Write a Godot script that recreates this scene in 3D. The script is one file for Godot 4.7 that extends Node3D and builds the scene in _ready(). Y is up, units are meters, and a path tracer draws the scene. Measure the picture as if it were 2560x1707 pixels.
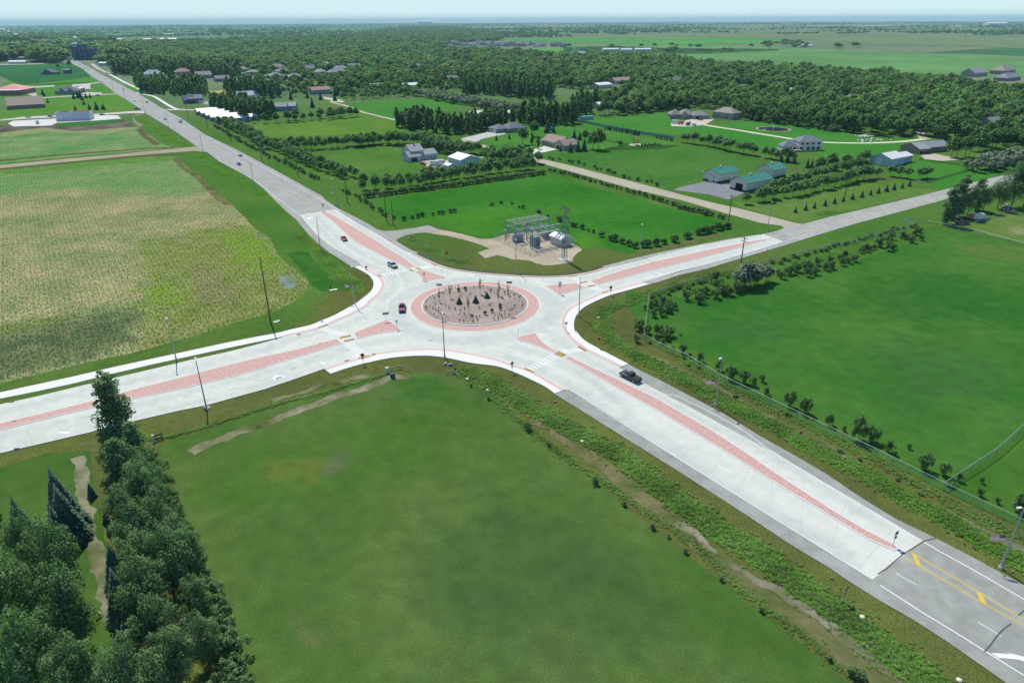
extends Node3D
# A roundabout at the edge of a prairie town, seen from 81 m up. Metres, y up, ground at y = 0; ground places are (x, z) pairs.

var noise := FastNoiseLite.new()
var rng := RandomNumberGenerator.new()
var used := {}
var M := {}

func _ready() -> void:
	rng.seed = 7
	noise.seed = 11
	noise.frequency = 0.02
	noise.fractal_octaves = 4
	# camera, sky, sun, exposure
	var cam := Camera3D.new()
	cam.name = "camera"
	cam.fov = 53.13
	cam.near = 1.0
	cam.far = 40000.0
	cam.transform = Transform3D(Basis.from_euler(Vector3(deg_to_rad(-25.294), 0, 0)) * Basis(Vector3(0, 0, 1), deg_to_rad(-0.26)), Vector3(0, 81, 0))
	add_child(cam)
	var sm := ProceduralSkyMaterial.new()
	sm.sky_top_color = Color(0.20, 0.42, 0.70)
	sm.sky_horizon_color = Color(0.79, 0.885, 0.905)
	sm.sky_curve = 0.28
	sm.ground_bottom_color = Color(0.30, 0.38, 0.28)
	sm.ground_horizon_color = Color(0.62, 0.72, 0.74)
	sm.sun_angle_max = 1.0
	var sky := Sky.new()
	sky.sky_material = sm
	var env := Environment.new()
	env.background_mode = Environment.BG_SKY
	env.sky = sky
	env.tonemap_mode = Environment.TONE_MAPPER_LINEAR
	env.tonemap_exposure = 1.2
	env.fog_enabled = true
	env.fog_density = 0.00005
	env.fog_light_color = Color(0.70, 0.92, 1.0)
	env.sdfgi_enabled = true
	env.ssao_enabled = true
	env.ssil_enabled = true
	var we := WorldEnvironment.new()
	we.name = "world_environment"
	we.environment = env
	add_child(we)
	var sun := DirectionalLight3D.new()
	sun.name = "sun"
	sun.light_color = Color(1.0, 0.97, 0.91)
	sun.light_energy = 1.45
	sun.light_angular_distance = 0.5
	sun.shadow_enabled = true
	add_child(sun)
	sun.look_at_from_position(Vector3.ZERO, Vector3(0.41, -1.48, 0.91))
	materials()
	ground()
	roads()
	buildings()
	trees()
	furniture()
	vehicles()

# ---------------------------------------------------------------- helpers
func v(a: Array) -> PackedVector2Array:
	var r := PackedVector2Array()
	for i in range(0, a.size(), 2):
		r.append(Vector2(a[i], a[i + 1]))
	return r

func lit(r: float, g: float, b: float) -> Color:   # base colour of a surface that the midday sun shows as this sRGB value
	var c := Color(r / 255.0, g / 255.0, b / 255.0).srgb_to_linear()
	return Color(c.r / 1.62, c.g / 1.62, c.b / 1.62)

func lits(r: float, g: float, b: float) -> Color:
	return lit(r, g, b).linear_to_srgb()

func numbered(n: String) -> String:
	if not used.has(n):
		used[n] = 0
		return n
	used[n] += 1
	return "%s_%03d" % [n, used[n]]

func mi(n: String, mesh: Mesh, m: Material, parent: Node = self) -> MeshInstance3D:
	var o := MeshInstance3D.new()
	o.name = numbered(n) if parent == self else n
	o.mesh = mesh
	o.material_override = m
	parent.add_child(o, true)
	return o

func tag(o: Node, label: String, category: String, group := "", kind := "") -> Node:
	o.set_meta("label", label)
	o.set_meta("category", category)
	if group != "":
		o.set_meta("group", group)
	if kind != "":
		o.set_meta("kind", kind)
	return o

func thing(n: String, label: String, category: String, at: Vector3, turn := 0.0, group := "") -> Node3D:
	var o := Node3D.new()
	o.name = numbered(n)
	add_child(o)
	o.position = at
	o.rotation.y = turn
	tag(o, label, category, group)
	return o

func dup(src: Node3D, at: Vector3, turn := 0.0, s := Vector3.ONE, label := "", group := "") -> Node3D:
	var o: Node3D = src.duplicate()
	o.name = numbered(str(src.name).rstrip("0123456789").rstrip("_"))
	add_child(o)
	o.position = at
	o.rotation.y = turn
	o.scale = s
	if label != "":
		o.set_meta("label", label)
	if group != "":
		o.set_meta("group", group)
	return o

func mat(c: Color, rough := 0.85, metal := 0.0) -> StandardMaterial3D:
	var m := StandardMaterial3D.new()
	m.albedo_color = c
	m.roughness = rough
	m.metallic = metal
	m.metallic_specular = 0.35
	return m

func noise_tex(size: int, freq: float, oct: int, lo: Color, hi: Color, sd := 3, kind := FastNoiseLite.TYPE_SIMPLEX_SMOOTH) -> NoiseTexture2D:
	var n := FastNoiseLite.new()
	n.seed = sd
	n.noise_type = kind
	n.frequency = freq
	n.fractal_octaves = oct
	n.fractal_gain = 0.62
	var t := NoiseTexture2D.new()
	t.width = size
	t.height = size
	t.seamless = true
	t.noise = n
	var g := Gradient.new()
	g.set_color(0, lo)
	g.set_color(1, hi)
	t.color_ramp = g
	return t

func gray(x: float) -> Color:
	return Color(x, x, x)

# ground materials: vertex colours carry the tone (linear, divided by the mean of the texture), textures the grain. UV is in metres.
func ground_mat(t: Texture2D, tile: float, t2: Texture2D = null, tile2 := 1.0, mean := 0.8, rough := 0.95) -> StandardMaterial3D:
	var m := mat(gray(0.8 / mean).linear_to_srgb(), rough)
	m.specular_mode = BaseMaterial3D.SPECULAR_DISABLED
	m.vertex_color_use_as_albedo = true
	m.albedo_texture = t
	m.uv1_scale = Vector3(1.0 / tile, 1.0 / tile, 1)
	if t2:
		m.detail_enabled = true
		m.detail_blend_mode = BaseMaterial3D.BLEND_MODE_MUL
		m.detail_uv_layer = BaseMaterial3D.DETAIL_UV_2
		m.detail_albedo = t2
		m.uv2_scale = Vector3(1.0 / tile2, 1.0 / tile2, 1)
	return m

# a polygon filled with a grid of cells, each vertex coloured by tone(p); clipped cells along the edge
func patch(poly: PackedVector2Array, y: float, cell: float, tone: Callable) -> ArrayMesh:
	var lo := poly[0]
	var hi := poly[0]
	for p in poly:
		lo = lo.min(p)
		hi = hi.max(p)
	var x0 := floori(lo.x / cell)
	var z0 := floori(lo.y / cell)
	var nx := ceili(hi.x / cell) - x0
	var nz := ceili(hi.y / cell) - z0
	var inside := PackedByteArray()
	inside.resize((nx + 1) * (nz + 1))
	for j in nz + 1:
		for i in nx + 1:
			inside[j * (nx + 1) + i] = 1 if Geometry2D.is_point_in_polygon(Vector2((x0 + i) * cell, (z0 + j) * cell), poly) else 0
	var edge := {}   # cells that the outline crosses
	for k in poly.size():
		var a := poly[k]
		var b := poly[(k + 1) % poly.size()]
		var n := maxi(1, ceili(a.distance_to(b) / cell * 3.0))
		for s in n + 1:
			var q := a.lerp(b, float(s) / n)
			edge[Vector2i(floori(q.x / cell) - x0, floori(q.y / cell) - z0)] = true
	var vs := PackedVector3Array()
	var cs := PackedColorArray()
	var uv := PackedVector2Array()
	var uv2 := PackedVector2Array()
	var ix := PackedInt32Array()
	var at := {}
	var put := func(p: Vector2) -> int:
		if at.has(p):
			return at[p]
		var id := vs.size()
		at[p] = id
		vs.append(Vector3(p.x, y, p.y))
		cs.append(tone.call(p))
		uv.append(Vector2(p.x * 0.83 - p.y * 0.557, p.x * 0.557 + p.y * 0.83))
		uv2.append(p)
		return id
	for j in nz:
		for i in nx:
			var c := [Vector2((x0 + i) * cell, (z0 + j) * cell), Vector2((x0 + i + 1) * cell, (z0 + j) * cell), Vector2((x0 + i + 1) * cell, (z0 + j + 1) * cell), Vector2((x0 + i) * cell, (z0 + j + 1) * cell)]
			var corners := inside[j * (nx + 1) + i] + inside[j * (nx + 1) + i + 1] + inside[(j + 1) * (nx + 1) + i] + inside[(j + 1) * (nx + 1) + i + 1]
			if edge.has(Vector2i(i, j)) or corners % 4 != 0:
				for part in Geometry2D.intersect_polygons(poly, PackedVector2Array(c)):
					var tri := Geometry2D.triangulate_polygon(part)
					for t in range(0, tri.size(), 3):
						var a: Vector2 = part[tri[t]]
						var b: Vector2 = part[tri[t + 1]]
						var d: Vector2 = part[tri[t + 2]]
						var flip := (b - a).cross(d - a) < 0
						ix.append(put.call(a))
						ix.append(put.call(d if flip else b))
						ix.append(put.call(b if flip else d))
			elif corners == 4:
				var q0: int = put.call(c[0])
				var q1: int = put.call(c[1])
				var q2: int = put.call(c[2])
				var q3: int = put.call(c[3])
				ix.append_array(PackedInt32Array([q0, q1, q2, q0, q2, q3]))
	return arrays(vs, ix, cs, uv, uv2, true)

func arrays(vs: PackedVector3Array, ix: PackedInt32Array, cs := PackedColorArray(), uv := PackedVector2Array(), uv2 := PackedVector2Array(), up := false, given := PackedVector3Array()) -> ArrayMesh:
	var a := []
	a.resize(Mesh.ARRAY_MAX)
	a[Mesh.ARRAY_VERTEX] = vs
	if ix.size():
		a[Mesh.ARRAY_INDEX] = ix
	if cs.size():
		a[Mesh.ARRAY_COLOR] = cs
	if uv.size():
		a[Mesh.ARRAY_TEX_UV] = uv
	if uv2.size():
		a[Mesh.ARRAY_TEX_UV2] = uv2
	if given.size():
		a[Mesh.ARRAY_NORMAL] = given
	if up:
		var ns := PackedVector3Array()
		ns.resize(vs.size())
		ns.fill(Vector3.UP)
		a[Mesh.ARRAY_NORMAL] = ns
	var m := ArrayMesh.new()
	m.add_surface_from_arrays(Mesh.PRIMITIVE_TRIANGLES, a)
	return m

# tones: a blend of two colours by broad noise, with zones [outline, colour, raggedness, strength] laid over it
func tone(a: Color, b: Color, f := 1.0, zones := [], mul := 0.8) -> Callable:
	return func(p: Vector2) -> Color:
		var t := 0.5 + 0.95 * noise.get_noise_2d(p.x * f, p.y * f) + 0.3 * noise.get_noise_2d(p.x * f * 11.0 + 300.0, p.y * f * 7.0)
		var c := a.lerp(b, clampf(t, -0.25, 1.25))
		for z in zones:
			var amp: float = z[2]
			var hit := 0.0
			for k in 3:
				var w := 2.0 + k * 2.5
				var q := p + Vector2(noise.get_noise_2d(p.x * w + 91.0 * k, p.y * w), noise.get_noise_2d(p.x * w, p.y * w - 57.0 * k)) * amp * (1.0 + 0.6 * k)
				if Geometry2D.is_point_in_polygon(q, z[0]):
					hit += 0.3334
			if hit > 0.0:
				c = c.lerp(z[1], clampf(hit * z[3] * (1.0 + 0.6 * noise.get_noise_2d(p.x * 4.0 + 31.0, p.y * 4.0)), 0.0, 1.0))
		return Color(c.r / mul, c.g / mul, c.b / mul)

func flat(c: Color, mul := 0.8) -> Callable:
	return func(_p: Vector2) -> Color: return Color(c.r / mul, c.g / mul, c.b / mul)

func rag(poly: PackedVector2Array, step: float, amp: float) -> PackedVector2Array:   # an uneven, natural outline
	var r := PackedVector2Array()
	for k in poly.size():
		var a := poly[k]
		var b := poly[(k + 1) % poly.size()]
		var n := maxi(1, roundi(a.distance_to(b) / step))
		for s in n:
			var q := a.lerp(b, float(s) / n)
			r.append(q + Vector2(noise.get_noise_2d(q.x * 9.0, q.y * 9.0 + 40.0), noise.get_noise_2d(q.x * 9.0 - 70.0, q.y * 9.0)) * amp)
	return r

func smooth(line: PackedVector2Array, n := 4) -> PackedVector2Array:   # Catmull-Rom through the points of an open line
	var r := PackedVector2Array()
	for k in line.size() - 1:
		var p0 := line[maxi(k - 1, 0)]
		var p3 := line[mini(k + 2, line.size() - 1)]
		for s in n:
			r.append(line[k].cubic_interpolate(line[k + 1], p0, p3, float(s) / n))
	r.append(line[line.size() - 1])
	return r

func shift(line: PackedVector2Array, d: float) -> PackedVector2Array:   # the line moved sideways by d (to the right of its run in x, z)
	var r := PackedVector2Array()
	for k in line.size():
		var t := (line[mini(k + 1, line.size() - 1)] - line[maxi(k - 1, 0)]).normalized()
		r.append(line[k] + Vector2(-t.y, t.x) * d)
	return r

func ribbon(line: PackedVector2Array, w: float) -> PackedVector2Array:
	var a := shift(line, w / 2)
	var b := shift(line, -w / 2)
	b.reverse()
	a.append_array(b)
	return a

func sheet(poly: PackedVector2Array, y: float, parts: ArrayMesh = null) -> ArrayMesh:   # a plain flat polygon
	var tri := Geometry2D.triangulate_polygon(poly)
	var vs := PackedVector3Array()
	var uv := PackedVector2Array()
	for p in poly:
		vs.append(Vector3(p.x, y, p.y))
		uv.append(p)
	var ix := PackedInt32Array()
	for t in range(0, tri.size(), 3):
		var flip := (poly[tri[t + 1]] - poly[tri[t]]).cross(poly[tri[t + 2]] - poly[tri[t]]) < 0
		ix.append_array(PackedInt32Array([tri[t], tri[t + 2 if flip else t + 1], tri[t + 1 if flip else t + 2]]))
	return arrays(vs, ix, PackedColorArray(), uv, PackedVector2Array(), true)

func slab(poly: PackedVector2Array, y0: float, y1: float, st: SurfaceTool = null) -> ArrayMesh:   # a flat polygon with upright sides
	var own := st == null
	if own:
		st = st_new()
	var tri := Geometry2D.triangulate_polygon(poly)
	for t in range(0, tri.size(), 3):
		var a := poly[tri[t]]
		var b := poly[tri[t + 1]]
		var c := poly[tri[t + 2]]
		if (b - a).cross(c - a) < 0:
			var s := b
			b = c
			c = s
		for p in [a, b, c]:
			st.add_vertex(Vector3(p.x, y1, p.y))
	var cw := Geometry2D.is_polygon_clockwise(poly)
	for k in poly.size():
		var a := poly[k]
		var b := poly[(k + 1) % poly.size()]
		if cw:
			var s := a
			a = b
			b = s
		quad(st, Vector3(a.x, y0, a.y), Vector3(b.x, y0, b.y), Vector3(b.x, y1, b.y), Vector3(a.x, y1, a.y))
	if own:
		st.generate_normals()
		return st.commit()
	return null

func quad(st: SurfaceTool, a: Vector3, b: Vector3, c: Vector3, d: Vector3) -> void:   # seen counter-clockwise from outside
	for p in [a, c, b, a, d, c]:
		st.add_vertex(p)

func st_new() -> SurfaceTool:
	var st := SurfaceTool.new()
	st.begin(Mesh.PRIMITIVE_TRIANGLES)
	st.set_smooth_group(-1)
	return st

func done(st: SurfaceTool) -> ArrayMesh:
	st.generate_normals()
	return st.commit()

func box(st: SurfaceTool, c: Vector3, s: Vector3, turn := 0.0) -> void:
	var h := s / 2
	var b := Basis(Vector3.UP, turn)
	var p := []
	for k in 8:
		p.append(c + b * Vector3(h.x if k & 1 else -h.x, h.y if k & 2 else -h.y, h.z if k & 4 else -h.z))
	for f in [[0, 2, 3, 1], [4, 5, 7, 6], [0, 1, 5, 4], [2, 6, 7, 3], [0, 4, 6, 2], [1, 3, 7, 5]]:
		quad(st, p[f[0]], p[f[1]], p[f[2]], p[f[3]])

func tube(st: SurfaceTool, a: Vector3, b: Vector3, ra: float, rb: float, n := 6) -> void:
	var d := (b - a).normalized()
	var x := d.cross(Vector3.RIGHT if absf(d.x) < 0.9 else Vector3.UP).normalized()
	var z := d.cross(x)
	for k in n:
		var t := TAU * k / n
		var u := TAU * (k + 1) / n
		var e := x * cos(t) + z * sin(t)
		var f := x * cos(u) + z * sin(u)
		quad(st, a + e * ra, a + f * ra, b + f * rb, b + e * rb)
		for q in [b, b + e * rb, b + f * rb]:
			st.add_vertex(q)

func box_mesh(c: Vector3, s: Vector3, turn := 0.0) -> ArrayMesh:
	var st := st_new()
	box(st, c, s, turn)
	return done(st)

func tube_mesh(a: Vector3, b: Vector3, ra: float, rb: float, n := 6) -> ArrayMesh:
	var st := st_new()
	tube(st, a, b, ra, rb, n)
	return done(st)

func g3(p: Vector2, y := 0.0) -> Vector3:
	return Vector3(p.x, y, p.y)

func struct(n: String, mesh: Mesh, m: Material, label: String, category: String) -> MeshInstance3D:
	return tag(mi(n, mesh, m), label, category, "", "structure")

# ---------------------------------------------------------------- materials
func materials() -> void:
	var fine := noise_tex(1024, 0.12, 5, gray(0.70), gray(1.0), 5)
	var mid := noise_tex(512, 0.02, 5, gray(0.86), gray(1.0), 8)
	var soft := noise_tex(512, 0.012, 6, gray(0.86), gray(1.0), 21)
	var grit := noise_tex(512, 0.22, 3, gray(0.55), gray(1.0), 31)
	M.grass = ground_mat(fine, 46.0, mid, 61.0, 0.62)
	M.rough_grass = ground_mat(noise_tex(512, 0.12, 5, gray(0.58), gray(1.0), 12), 29.0, mid, 37.0, 0.52)
	M.far = ground_mat(mid, 900.0, soft, 2600.0, 0.73)
	M.soil = ground_mat(grit, 14.0, mid, 33.0, 0.52)
	M.concrete = ground_mat(noise_tex(512, 0.02, 5, gray(0.93), gray(1.0), 27), 38.0, noise_tex(512, 0.05, 4, gray(0.90), gray(1.0), 44), 9.0, 0.82)
	M.asphalt = ground_mat(soft, 24.0, grit_soft(), 7.0, 0.75)
	M.gravel = ground_mat(grit, 9.0, mid, 21.0, 0.52)
	M.crop = ground_mat(crop_tex(), 36.0, mid, 71.0, 0.5)
	M.walk = mat(lits(247, 248, 243), 0.8)
	M.kerb = mat(lits(238, 240, 234), 0.8)
	M.red = mat(lits(244, 200, 190), 0.85)
	M.red.albedo_texture = noise_tex(512, 0.03, 5, gray(0.80), gray(1.0), 51)
	M.red.uv1_scale = Vector3(0.07, 0.07, 1)
	M.pink = mat(lits(232, 200, 194), 0.85)
	M.white_paint = mat(lits(252, 253, 250), 0.7)
	M.yellow_paint = mat(lits(240, 205, 80), 0.7)
	M.ochre = mat(lits(190, 155, 85), 0.85)
	M.joint = mat(lits(120, 112, 100), 0.9)

func grit_soft() -> NoiseTexture2D:
	return noise_tex(512, 0.25, 2, gray(0.88), gray(1.0), 61)

func crop_tex() -> ImageTexture:   # rows of young plants on straw-littered soil; v runs along the rows
	var n := FastNoiseLite.new()
	n.seed = 3
	n.frequency = 0.05
	n.fractal_octaves = 3
	var im := Image.create(768, 768, false, Image.FORMAT_RGB8)
	for x in 768:
		var row := fposmod(x / 768.0 * 22.0, 1.0)
		var lane := absf(row - 0.5) * 0.7 + 0.32
		var off := 37.0 * floorf(x / 768.0 * 22.0)
		for y in 768:
			var yy := minf(y, 768 - y)
			var w := 0.5 + 0.8 * n.get_noise_2d(x * 1.6, yy * 0.35 + off) + 0.55 * n.get_noise_2d(x * 5.0, yy * 4.0)
			var k := clampf((lane - 0.45) * 1.1 + (w - 0.5) * 2.2 + 0.5, 0.0, 1.0)
			im.set_pixel(x, y, Color(0.50, 0.66, 0.48).lerp(Color(1.0, 0.93, 0.86), k))
	return ImageTexture.create_from_image(im)

# ---------------------------------------------------------------- the ground
func field(n: String, poly: PackedVector2Array, y: float, cell: float, t: Callable, m: Material, label: String, category := "field") -> MeshInstance3D:
	return struct(n, patch(poly, y, cell, t), m, label, category)

func ground() -> void:
	# one disc to the horizon: rings that widen with distance
	var vs := PackedVector3Array()
	var cs := PackedColorArray()
	var uv := PackedVector2Array()
	var uv2 := PackedVector2Array()
	var ix := PackedInt32Array()
	var rings := 190
	var spokes := 240
	var near_tone := tone(lit(98, 106, 60), lit(112, 124, 66), 1.3)
	var green_tone := tone(lit(78, 124, 50), lit(98, 136, 62), 1.2)
	for k in rings:
		var r := 6.0 * pow(16400.0 / 6.0, float(k) / (rings - 1))
		for s in spokes:
			var t := TAU * s / spokes
			var p := Vector2(sin(t), -cos(t)) * r
			vs.append(Vector3(p.x, 0, p.y))
			var c: Color = near_tone.call(p)
			c = c.lerp(green_tone.call(p), smoothstep(225.0, 300.0, r + (80.0 if p.x < -60.0 else 0.0)))
			var f := lit(112, 142, 106).lerp(lit(140, 150, 122), clampf(0.5 + 1.2 * noise.get_noise_2d(p.x * 0.05, p.y * 0.16), 0, 1))
			var wgt := smoothstep(500.0, 1300.0, r)
			cs.append(c.lerp(Color(f.r / 0.8, f.g / 0.8, f.b / 0.8), wgt))
			uv.append(p)
			uv2.append(Vector2(p.x * 0.83 + p.y * 0.557, p.y * 0.83 - p.x * 0.557))
			if k < rings - 1:
				var a := k * spokes + s
				var b := k * spokes + (s + 1) % spokes
				ix.append_array(PackedInt32Array([a, a + spokes, b + spokes, a, b + spokes, b]))
	struct("ground", arrays(vs, ix, cs, uv, uv2, true), M.rough_grass, "olive green mown verge and prairie that runs to the horizon", "ground")

	# far farmland, in strips
	var far := [
		[v([184.7,-2626,500.5,-2194,868.1,-2098,1024,-1812,1123,-1614,1310,-1224,804.7,-737.4,752.2,-1068,619.8,-1166,488.8,-1320,348.8,-1518,131.5,-1860]), lit(112, 158, 98), "pale green bean field behind the right-hand woods"],
		[v([366.2,-3350,956,-3348,1230,-2974,1202,-2487,1443,-2084,1620,-1523,2887,-2743,4037,-5898,3601,-7844,1321,-8956,-506.5,-7616,-574.2,-5434]), lit(126, 146, 104), "wide olive field in front of the far tree lines"],
		[v([-55.6,-3275,279.1,-3365,802.4,-3456,1154,-3212,1005,-2514,582.3,-2498,374.7,-2600,180.4,-2756,-9.54,-2909]), lit(100, 162, 82), "bright green strip of field beyond the new houses"],
		[v([14.3,-2195,401.8,-2452,635.2,-2421,811.8,-2248,728.9,-2015,485.4,-1842,265.5,-1832,121.49,-1846]), lit(112, 166, 92), "light green open ground round the low pale buildings"],
		[v([1642,-3224,1901,-3279,1984,-3021,1838,-2875,1587,-3044]), lit(196, 178, 138), "tan harvested strip in the far olive field"],
		[v([1030,-1835,1187,-1965,1527,-2208,2365,-2329,1420,-1383,1156,-1663,1121,-1795]), lit(78, 122, 82), "dark green field beside the dusty track"],
		[v([2855,-8958,4250,-8215,4631,-6773,4314,-6305,3902,-7539,2471,-7746]), lit(186, 178, 150), "thin tan field far off near the horizon"],
		[v([-881.8,-8295,604.2,-9307,2068,-8967,1852,-8025,520.1,-8006,-243.3,-7516]), lit(178, 172, 146), "long tan field below the horizon in mid view"],
		[v([-4816,-5894,-6849,-10707,-4210,-10357,-2180,-9842,-1032,-8978,-522.8,-4528,-1270,-3838,-1583,-3691,-2518,-4619,-2932,-4705,-2052,-2490]), lit(112, 146, 112), "grey-green field beyond the grain elevator"],
		[v([-5408,-8629,-4569,-8727,-3931,-8630,-3594,-7887,-4102,-7832,-4944,-7887]), lit(186, 172, 140), "thin tan strip of stubble far off on the left"],
		[v([-3449,-4017,-2892,-4239,-2563,-3982,-2104,-3222,-2003,-2924,-2049,-2370]), lit(94, 104, 92), "grey-brown field left of the far road"],
		[v([-1249,-1538,-1032,-1487,-977,-1518,-929,-1555,-799.2,-1369,-679.1,-1182,-672.9,-1123,-687.7,-1021,-831.8,-1191,-886.9,-1080]), lit(66, 122, 74), "dark green field south of the small town"],
		[v([-1776,-2588,-1729,-2609,-1850,-2973,-1819,-3080,-1623,-3052,-1449,-2848,-1251,-2397,-1326,-2346,-1704,-2883,-1355,-2240,-1448,-2198,-1555,-2261]), lit(88, 134, 92), "green field among the town's tree rows"],
	]
	for a in far:
		var area := Rect2(a[0][0], Vector2.ZERO)
		for p in a[0]:
			area = area.expand(p)
		var c: Color = a[1]
		field("farm_field", a[0], 0.5 if area.size.length() > 2500.0 else 0.3, maxf(area.size.length() / 60.0, 20.0), tone(c * 0.93, c * 1.07, 0.12), M.far, a[2])
	# paddocks and lawns
	var lush := lit(60, 128, 42)
	field("lawn", rag(v([-74.87,-121.03,-66.5,-127.22,-54.66,-138.37,-40.37,-147.73,-30.42,-152.7,-23.98,-154,-17.2,-152.5,-9.88,-149.24,-2.71,-137.9,3.34,-126.63,10.92,-115.93,16.4,-107.9,20.61,-100.67,24.65,-94.47,28.88,-87.96,33.06,-82.06,37.42,-75.33,42,-68.72,46.51,-61.28,50.46,-51.98,-20.06,-33.83,-36.46,-63.79,-44.92,-76.48,-55.86,-92.99,-66.97,-109.21]), 3.0, 0.5), 0.02, 1.6,
		tone(lit(82, 118, 54), lit(102, 128, 68), 1.1, [
			[v([-58,-119.6,-44.29,-122.76,-30.34,-127.79,-16.75,-125.93,-17.39,-114.63,-31.75,-107.57,-43.61,-102.39,-55.14,-98.75,-62.38,-106.44]), lit(84, 124, 52), 6.0, 0.7],
			[v([-49.21,-114.88,-42.76,-117.12,-36.47,-113.29,-40.17,-107.63,-49.06,-109.08]), lit(112, 128, 58), 3.0, 0.8],
			[v([-30.35,-152.2,-18.15,-150.9,-13.97,-139.01,-19.88,-137.06,-27.98,-137.14]), lit(62, 116, 48), 3.0, 0.6],
			[v([-48.8,-98.71,-38.73,-102.35,-31.08,-90.65,-30.55,-72.32,-34.45,-68.55,-39.61,-76.45]), lit(84, 118, 58), 6.0, 0.6],
			[v([-30.97,-71.54,-28.19,-73.1,-26.17,-69.99,-29.71,-69.26]), lit(128, 128, 84), 3.0, 0.6],
			[v([-13.78,-96.1,5.85,-102.03,22.36,-82.31,25.84,-68.22,1.21,-64.14,-14.59,-72.23]), lit(76, 106, 62), 10.0, 0.6],
			[v([-37.56,-117.86,-34.29,-119.41,-32.23,-114.75,-34.92,-110.38,-38.72,-111.84]), lit(110, 120, 90), 2.0, 0.7]]), M.grass, "large mown lawn in front of the roundabout", "lawn")
	field("lawn", rag(v([-102.74,-113.06,-96.36,-118.32,-88.19,-119.05,-81.14,-107.94,-71.05,-93.09,-60.71,-76.57,-51.9,-61.77,-86.51,-41.46,-128.68,-69.05]), 3.0, 0.4), 0.02, 2.0, tone(lit(72, 112, 48), lit(92, 124, 58), 1.5), M.grass, "mown strip between two rows of big trees", "lawn")
	field("playing_field", rag(v([37.21,-211.1,51.24,-204.4,63.09,-203,78.7,-207.9,96.73,-223.1,110.7,-227.4,134.56,-245.1,164.2,-265.3,178.2,-279.8,185.4,-275.3,199.1,-255,218.9,-221.5,203.4,-158.1,127.44,-84.89,110.82,-99.79,110.66,-125.05,96.46,-115.65,81.74,-105.05,83.1,-115.76,77.26,-122.19,70.42,-131.1,64.91,-143.15,58.57,-154.6,52.13,-161.3,46.22,-169.5,40.66,-178.3,36.44,-191.3]), 4.0, 0.8), 0.02, 2.2,
		tone(lit(62, 120, 48), lit(84, 132, 58), 0.9, [
			[v([172.5,-255.4,186.2,-262,200.3,-256.9,209.3,-242.3,193.8,-235.8,179.7,-238.5,172.7,-244.6]), lit(104, 132, 66), 8.0, 0.8],
			[v([53.9,-184.4,72.49,-188.6,81.6,-177.9,73.96,-168.3,58.26,-169.4]), lit(72, 118, 62), 12.0, 0.7],
			[v([97.84,-168,123.88,-171.5,114.28,-143.41,97.65,-127.21,88.04,-133.47]), lit(70, 116, 62), 14.0, 0.6],
			[v([106.6,-206.3,141.36,-227,159.9,-223.7,151,-187.7,122.07,-175.4,107.46,-188.2]), lit(46, 108, 44), 12.0, 0.5]]), M.grass, "huge green playing field right of the roundabout", "field")
	field("field_margin", rag(v([43.99,-203.7,36.73,-172.1,39.87,-166.8,45.17,-160.1,52.02,-147.28,61.51,-133.7,67.8,-124.83,74.18,-115.83,81.53,-104.69,89.45,-93.85,96.05,-84.4,113.16,-69.12,278.2,-225.2,275.6,-304.4,178.2,-284.3,144.8,-266.6,93.38,-236.7,77.54,-226.7,65.05,-219.1,55.86,-213]), 4.0, 0.5), 0.012, 3.0, tone(lit(74, 122, 48), lit(94, 134, 58), 1.6), M.grass, "rough green margin between chain-link fence and playing field", "grass")
	field("pasture", rag(v([-70.61,-333.1,-50.38,-349.1,-28.86,-363.1,-5.72,-377.8,21,-396.8,41.22,-364.1,60.45,-338.4,79.76,-310.7,93.89,-295.6,94.52,-287,91.06,-280.3,76.5,-272.7,59.31,-259.6,50.32,-254,44.67,-248.6,33.98,-259.4,26.27,-254.3,25.18,-260.9,22.55,-267.9,17.5,-273.7,9.12,-275.3,-1.91,-277,-8.12,-269.8,-13.95,-269.9,-20.67,-277.3,-30.14,-287.5,-35.51,-292.5,-43.34,-294.3,-47.16,-292.7,-53.36,-303.8]), 3.0, 0.5), 0.02, 2.0,
		tone(lit(58, 126, 42), lit(76, 138, 52), 1.0, [[v([-47.75,-296.8,-27.53,-310.6,-8.93,-321.6,.81,-325.4,-3.61,-277,-8.12,-269.8,-20.67,-277.3,-34.8,-290]), lit(88, 146, 48), 5.0, 0.6], [v([26.6,-276.5,35.84,-267.7,33.5,-247.9,24.75,-250.5]), lit(96, 152, 50), 4.0, 0.7]]), M.grass, "green pasture behind the substation", "field")
	field("lawn", rag(v([-121.74,-404.1,-117.56,-480.4,-94.97,-494.7,-69.87,-500.2,-46.8,-475.7,-30.35,-450.9,-16.38,-458.4,-17.74,-442.9,-27.8,-424,-49.19,-406.7,-73.05,-394.8,-81.71,-383.2,-85.97,-368.5]), 3.0, 0.5), 0.02, 2.5, tone(lit(84, 132, 54), lit(104, 140, 66), 1.0), M.grass, "farmhouse lawn ringed by tree belts", "lawn")
	field("meadow", rag(v([-231.6,-608.5,-195.1,-617.9,-169.4,-633.5,-146.65,-662.1,-156.3,-708.1,-125.06,-661.3,-169.8,-711.7,-123.29,-654.3,-90.91,-605.3,-85.02,-563.4,-128.32,-528,-104.85,-547.9,-134.9,-548.8,-162.3,-528.8,-179,-521.4]), 3.0, 0.5), 0.02, 3.0, tone(lit(92, 140, 52), lit(112, 148, 64), 1.0, [[v([-191.9,-607.3,-166.6,-622.4,-134.16,-575.8,-135.9,-553.2,-169.9,-533.1]), lit(120, 156, 62), 6.0, 0.5]]), M.grass, "mown meadow with pale swaths beside the storage sheds", "field")
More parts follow.
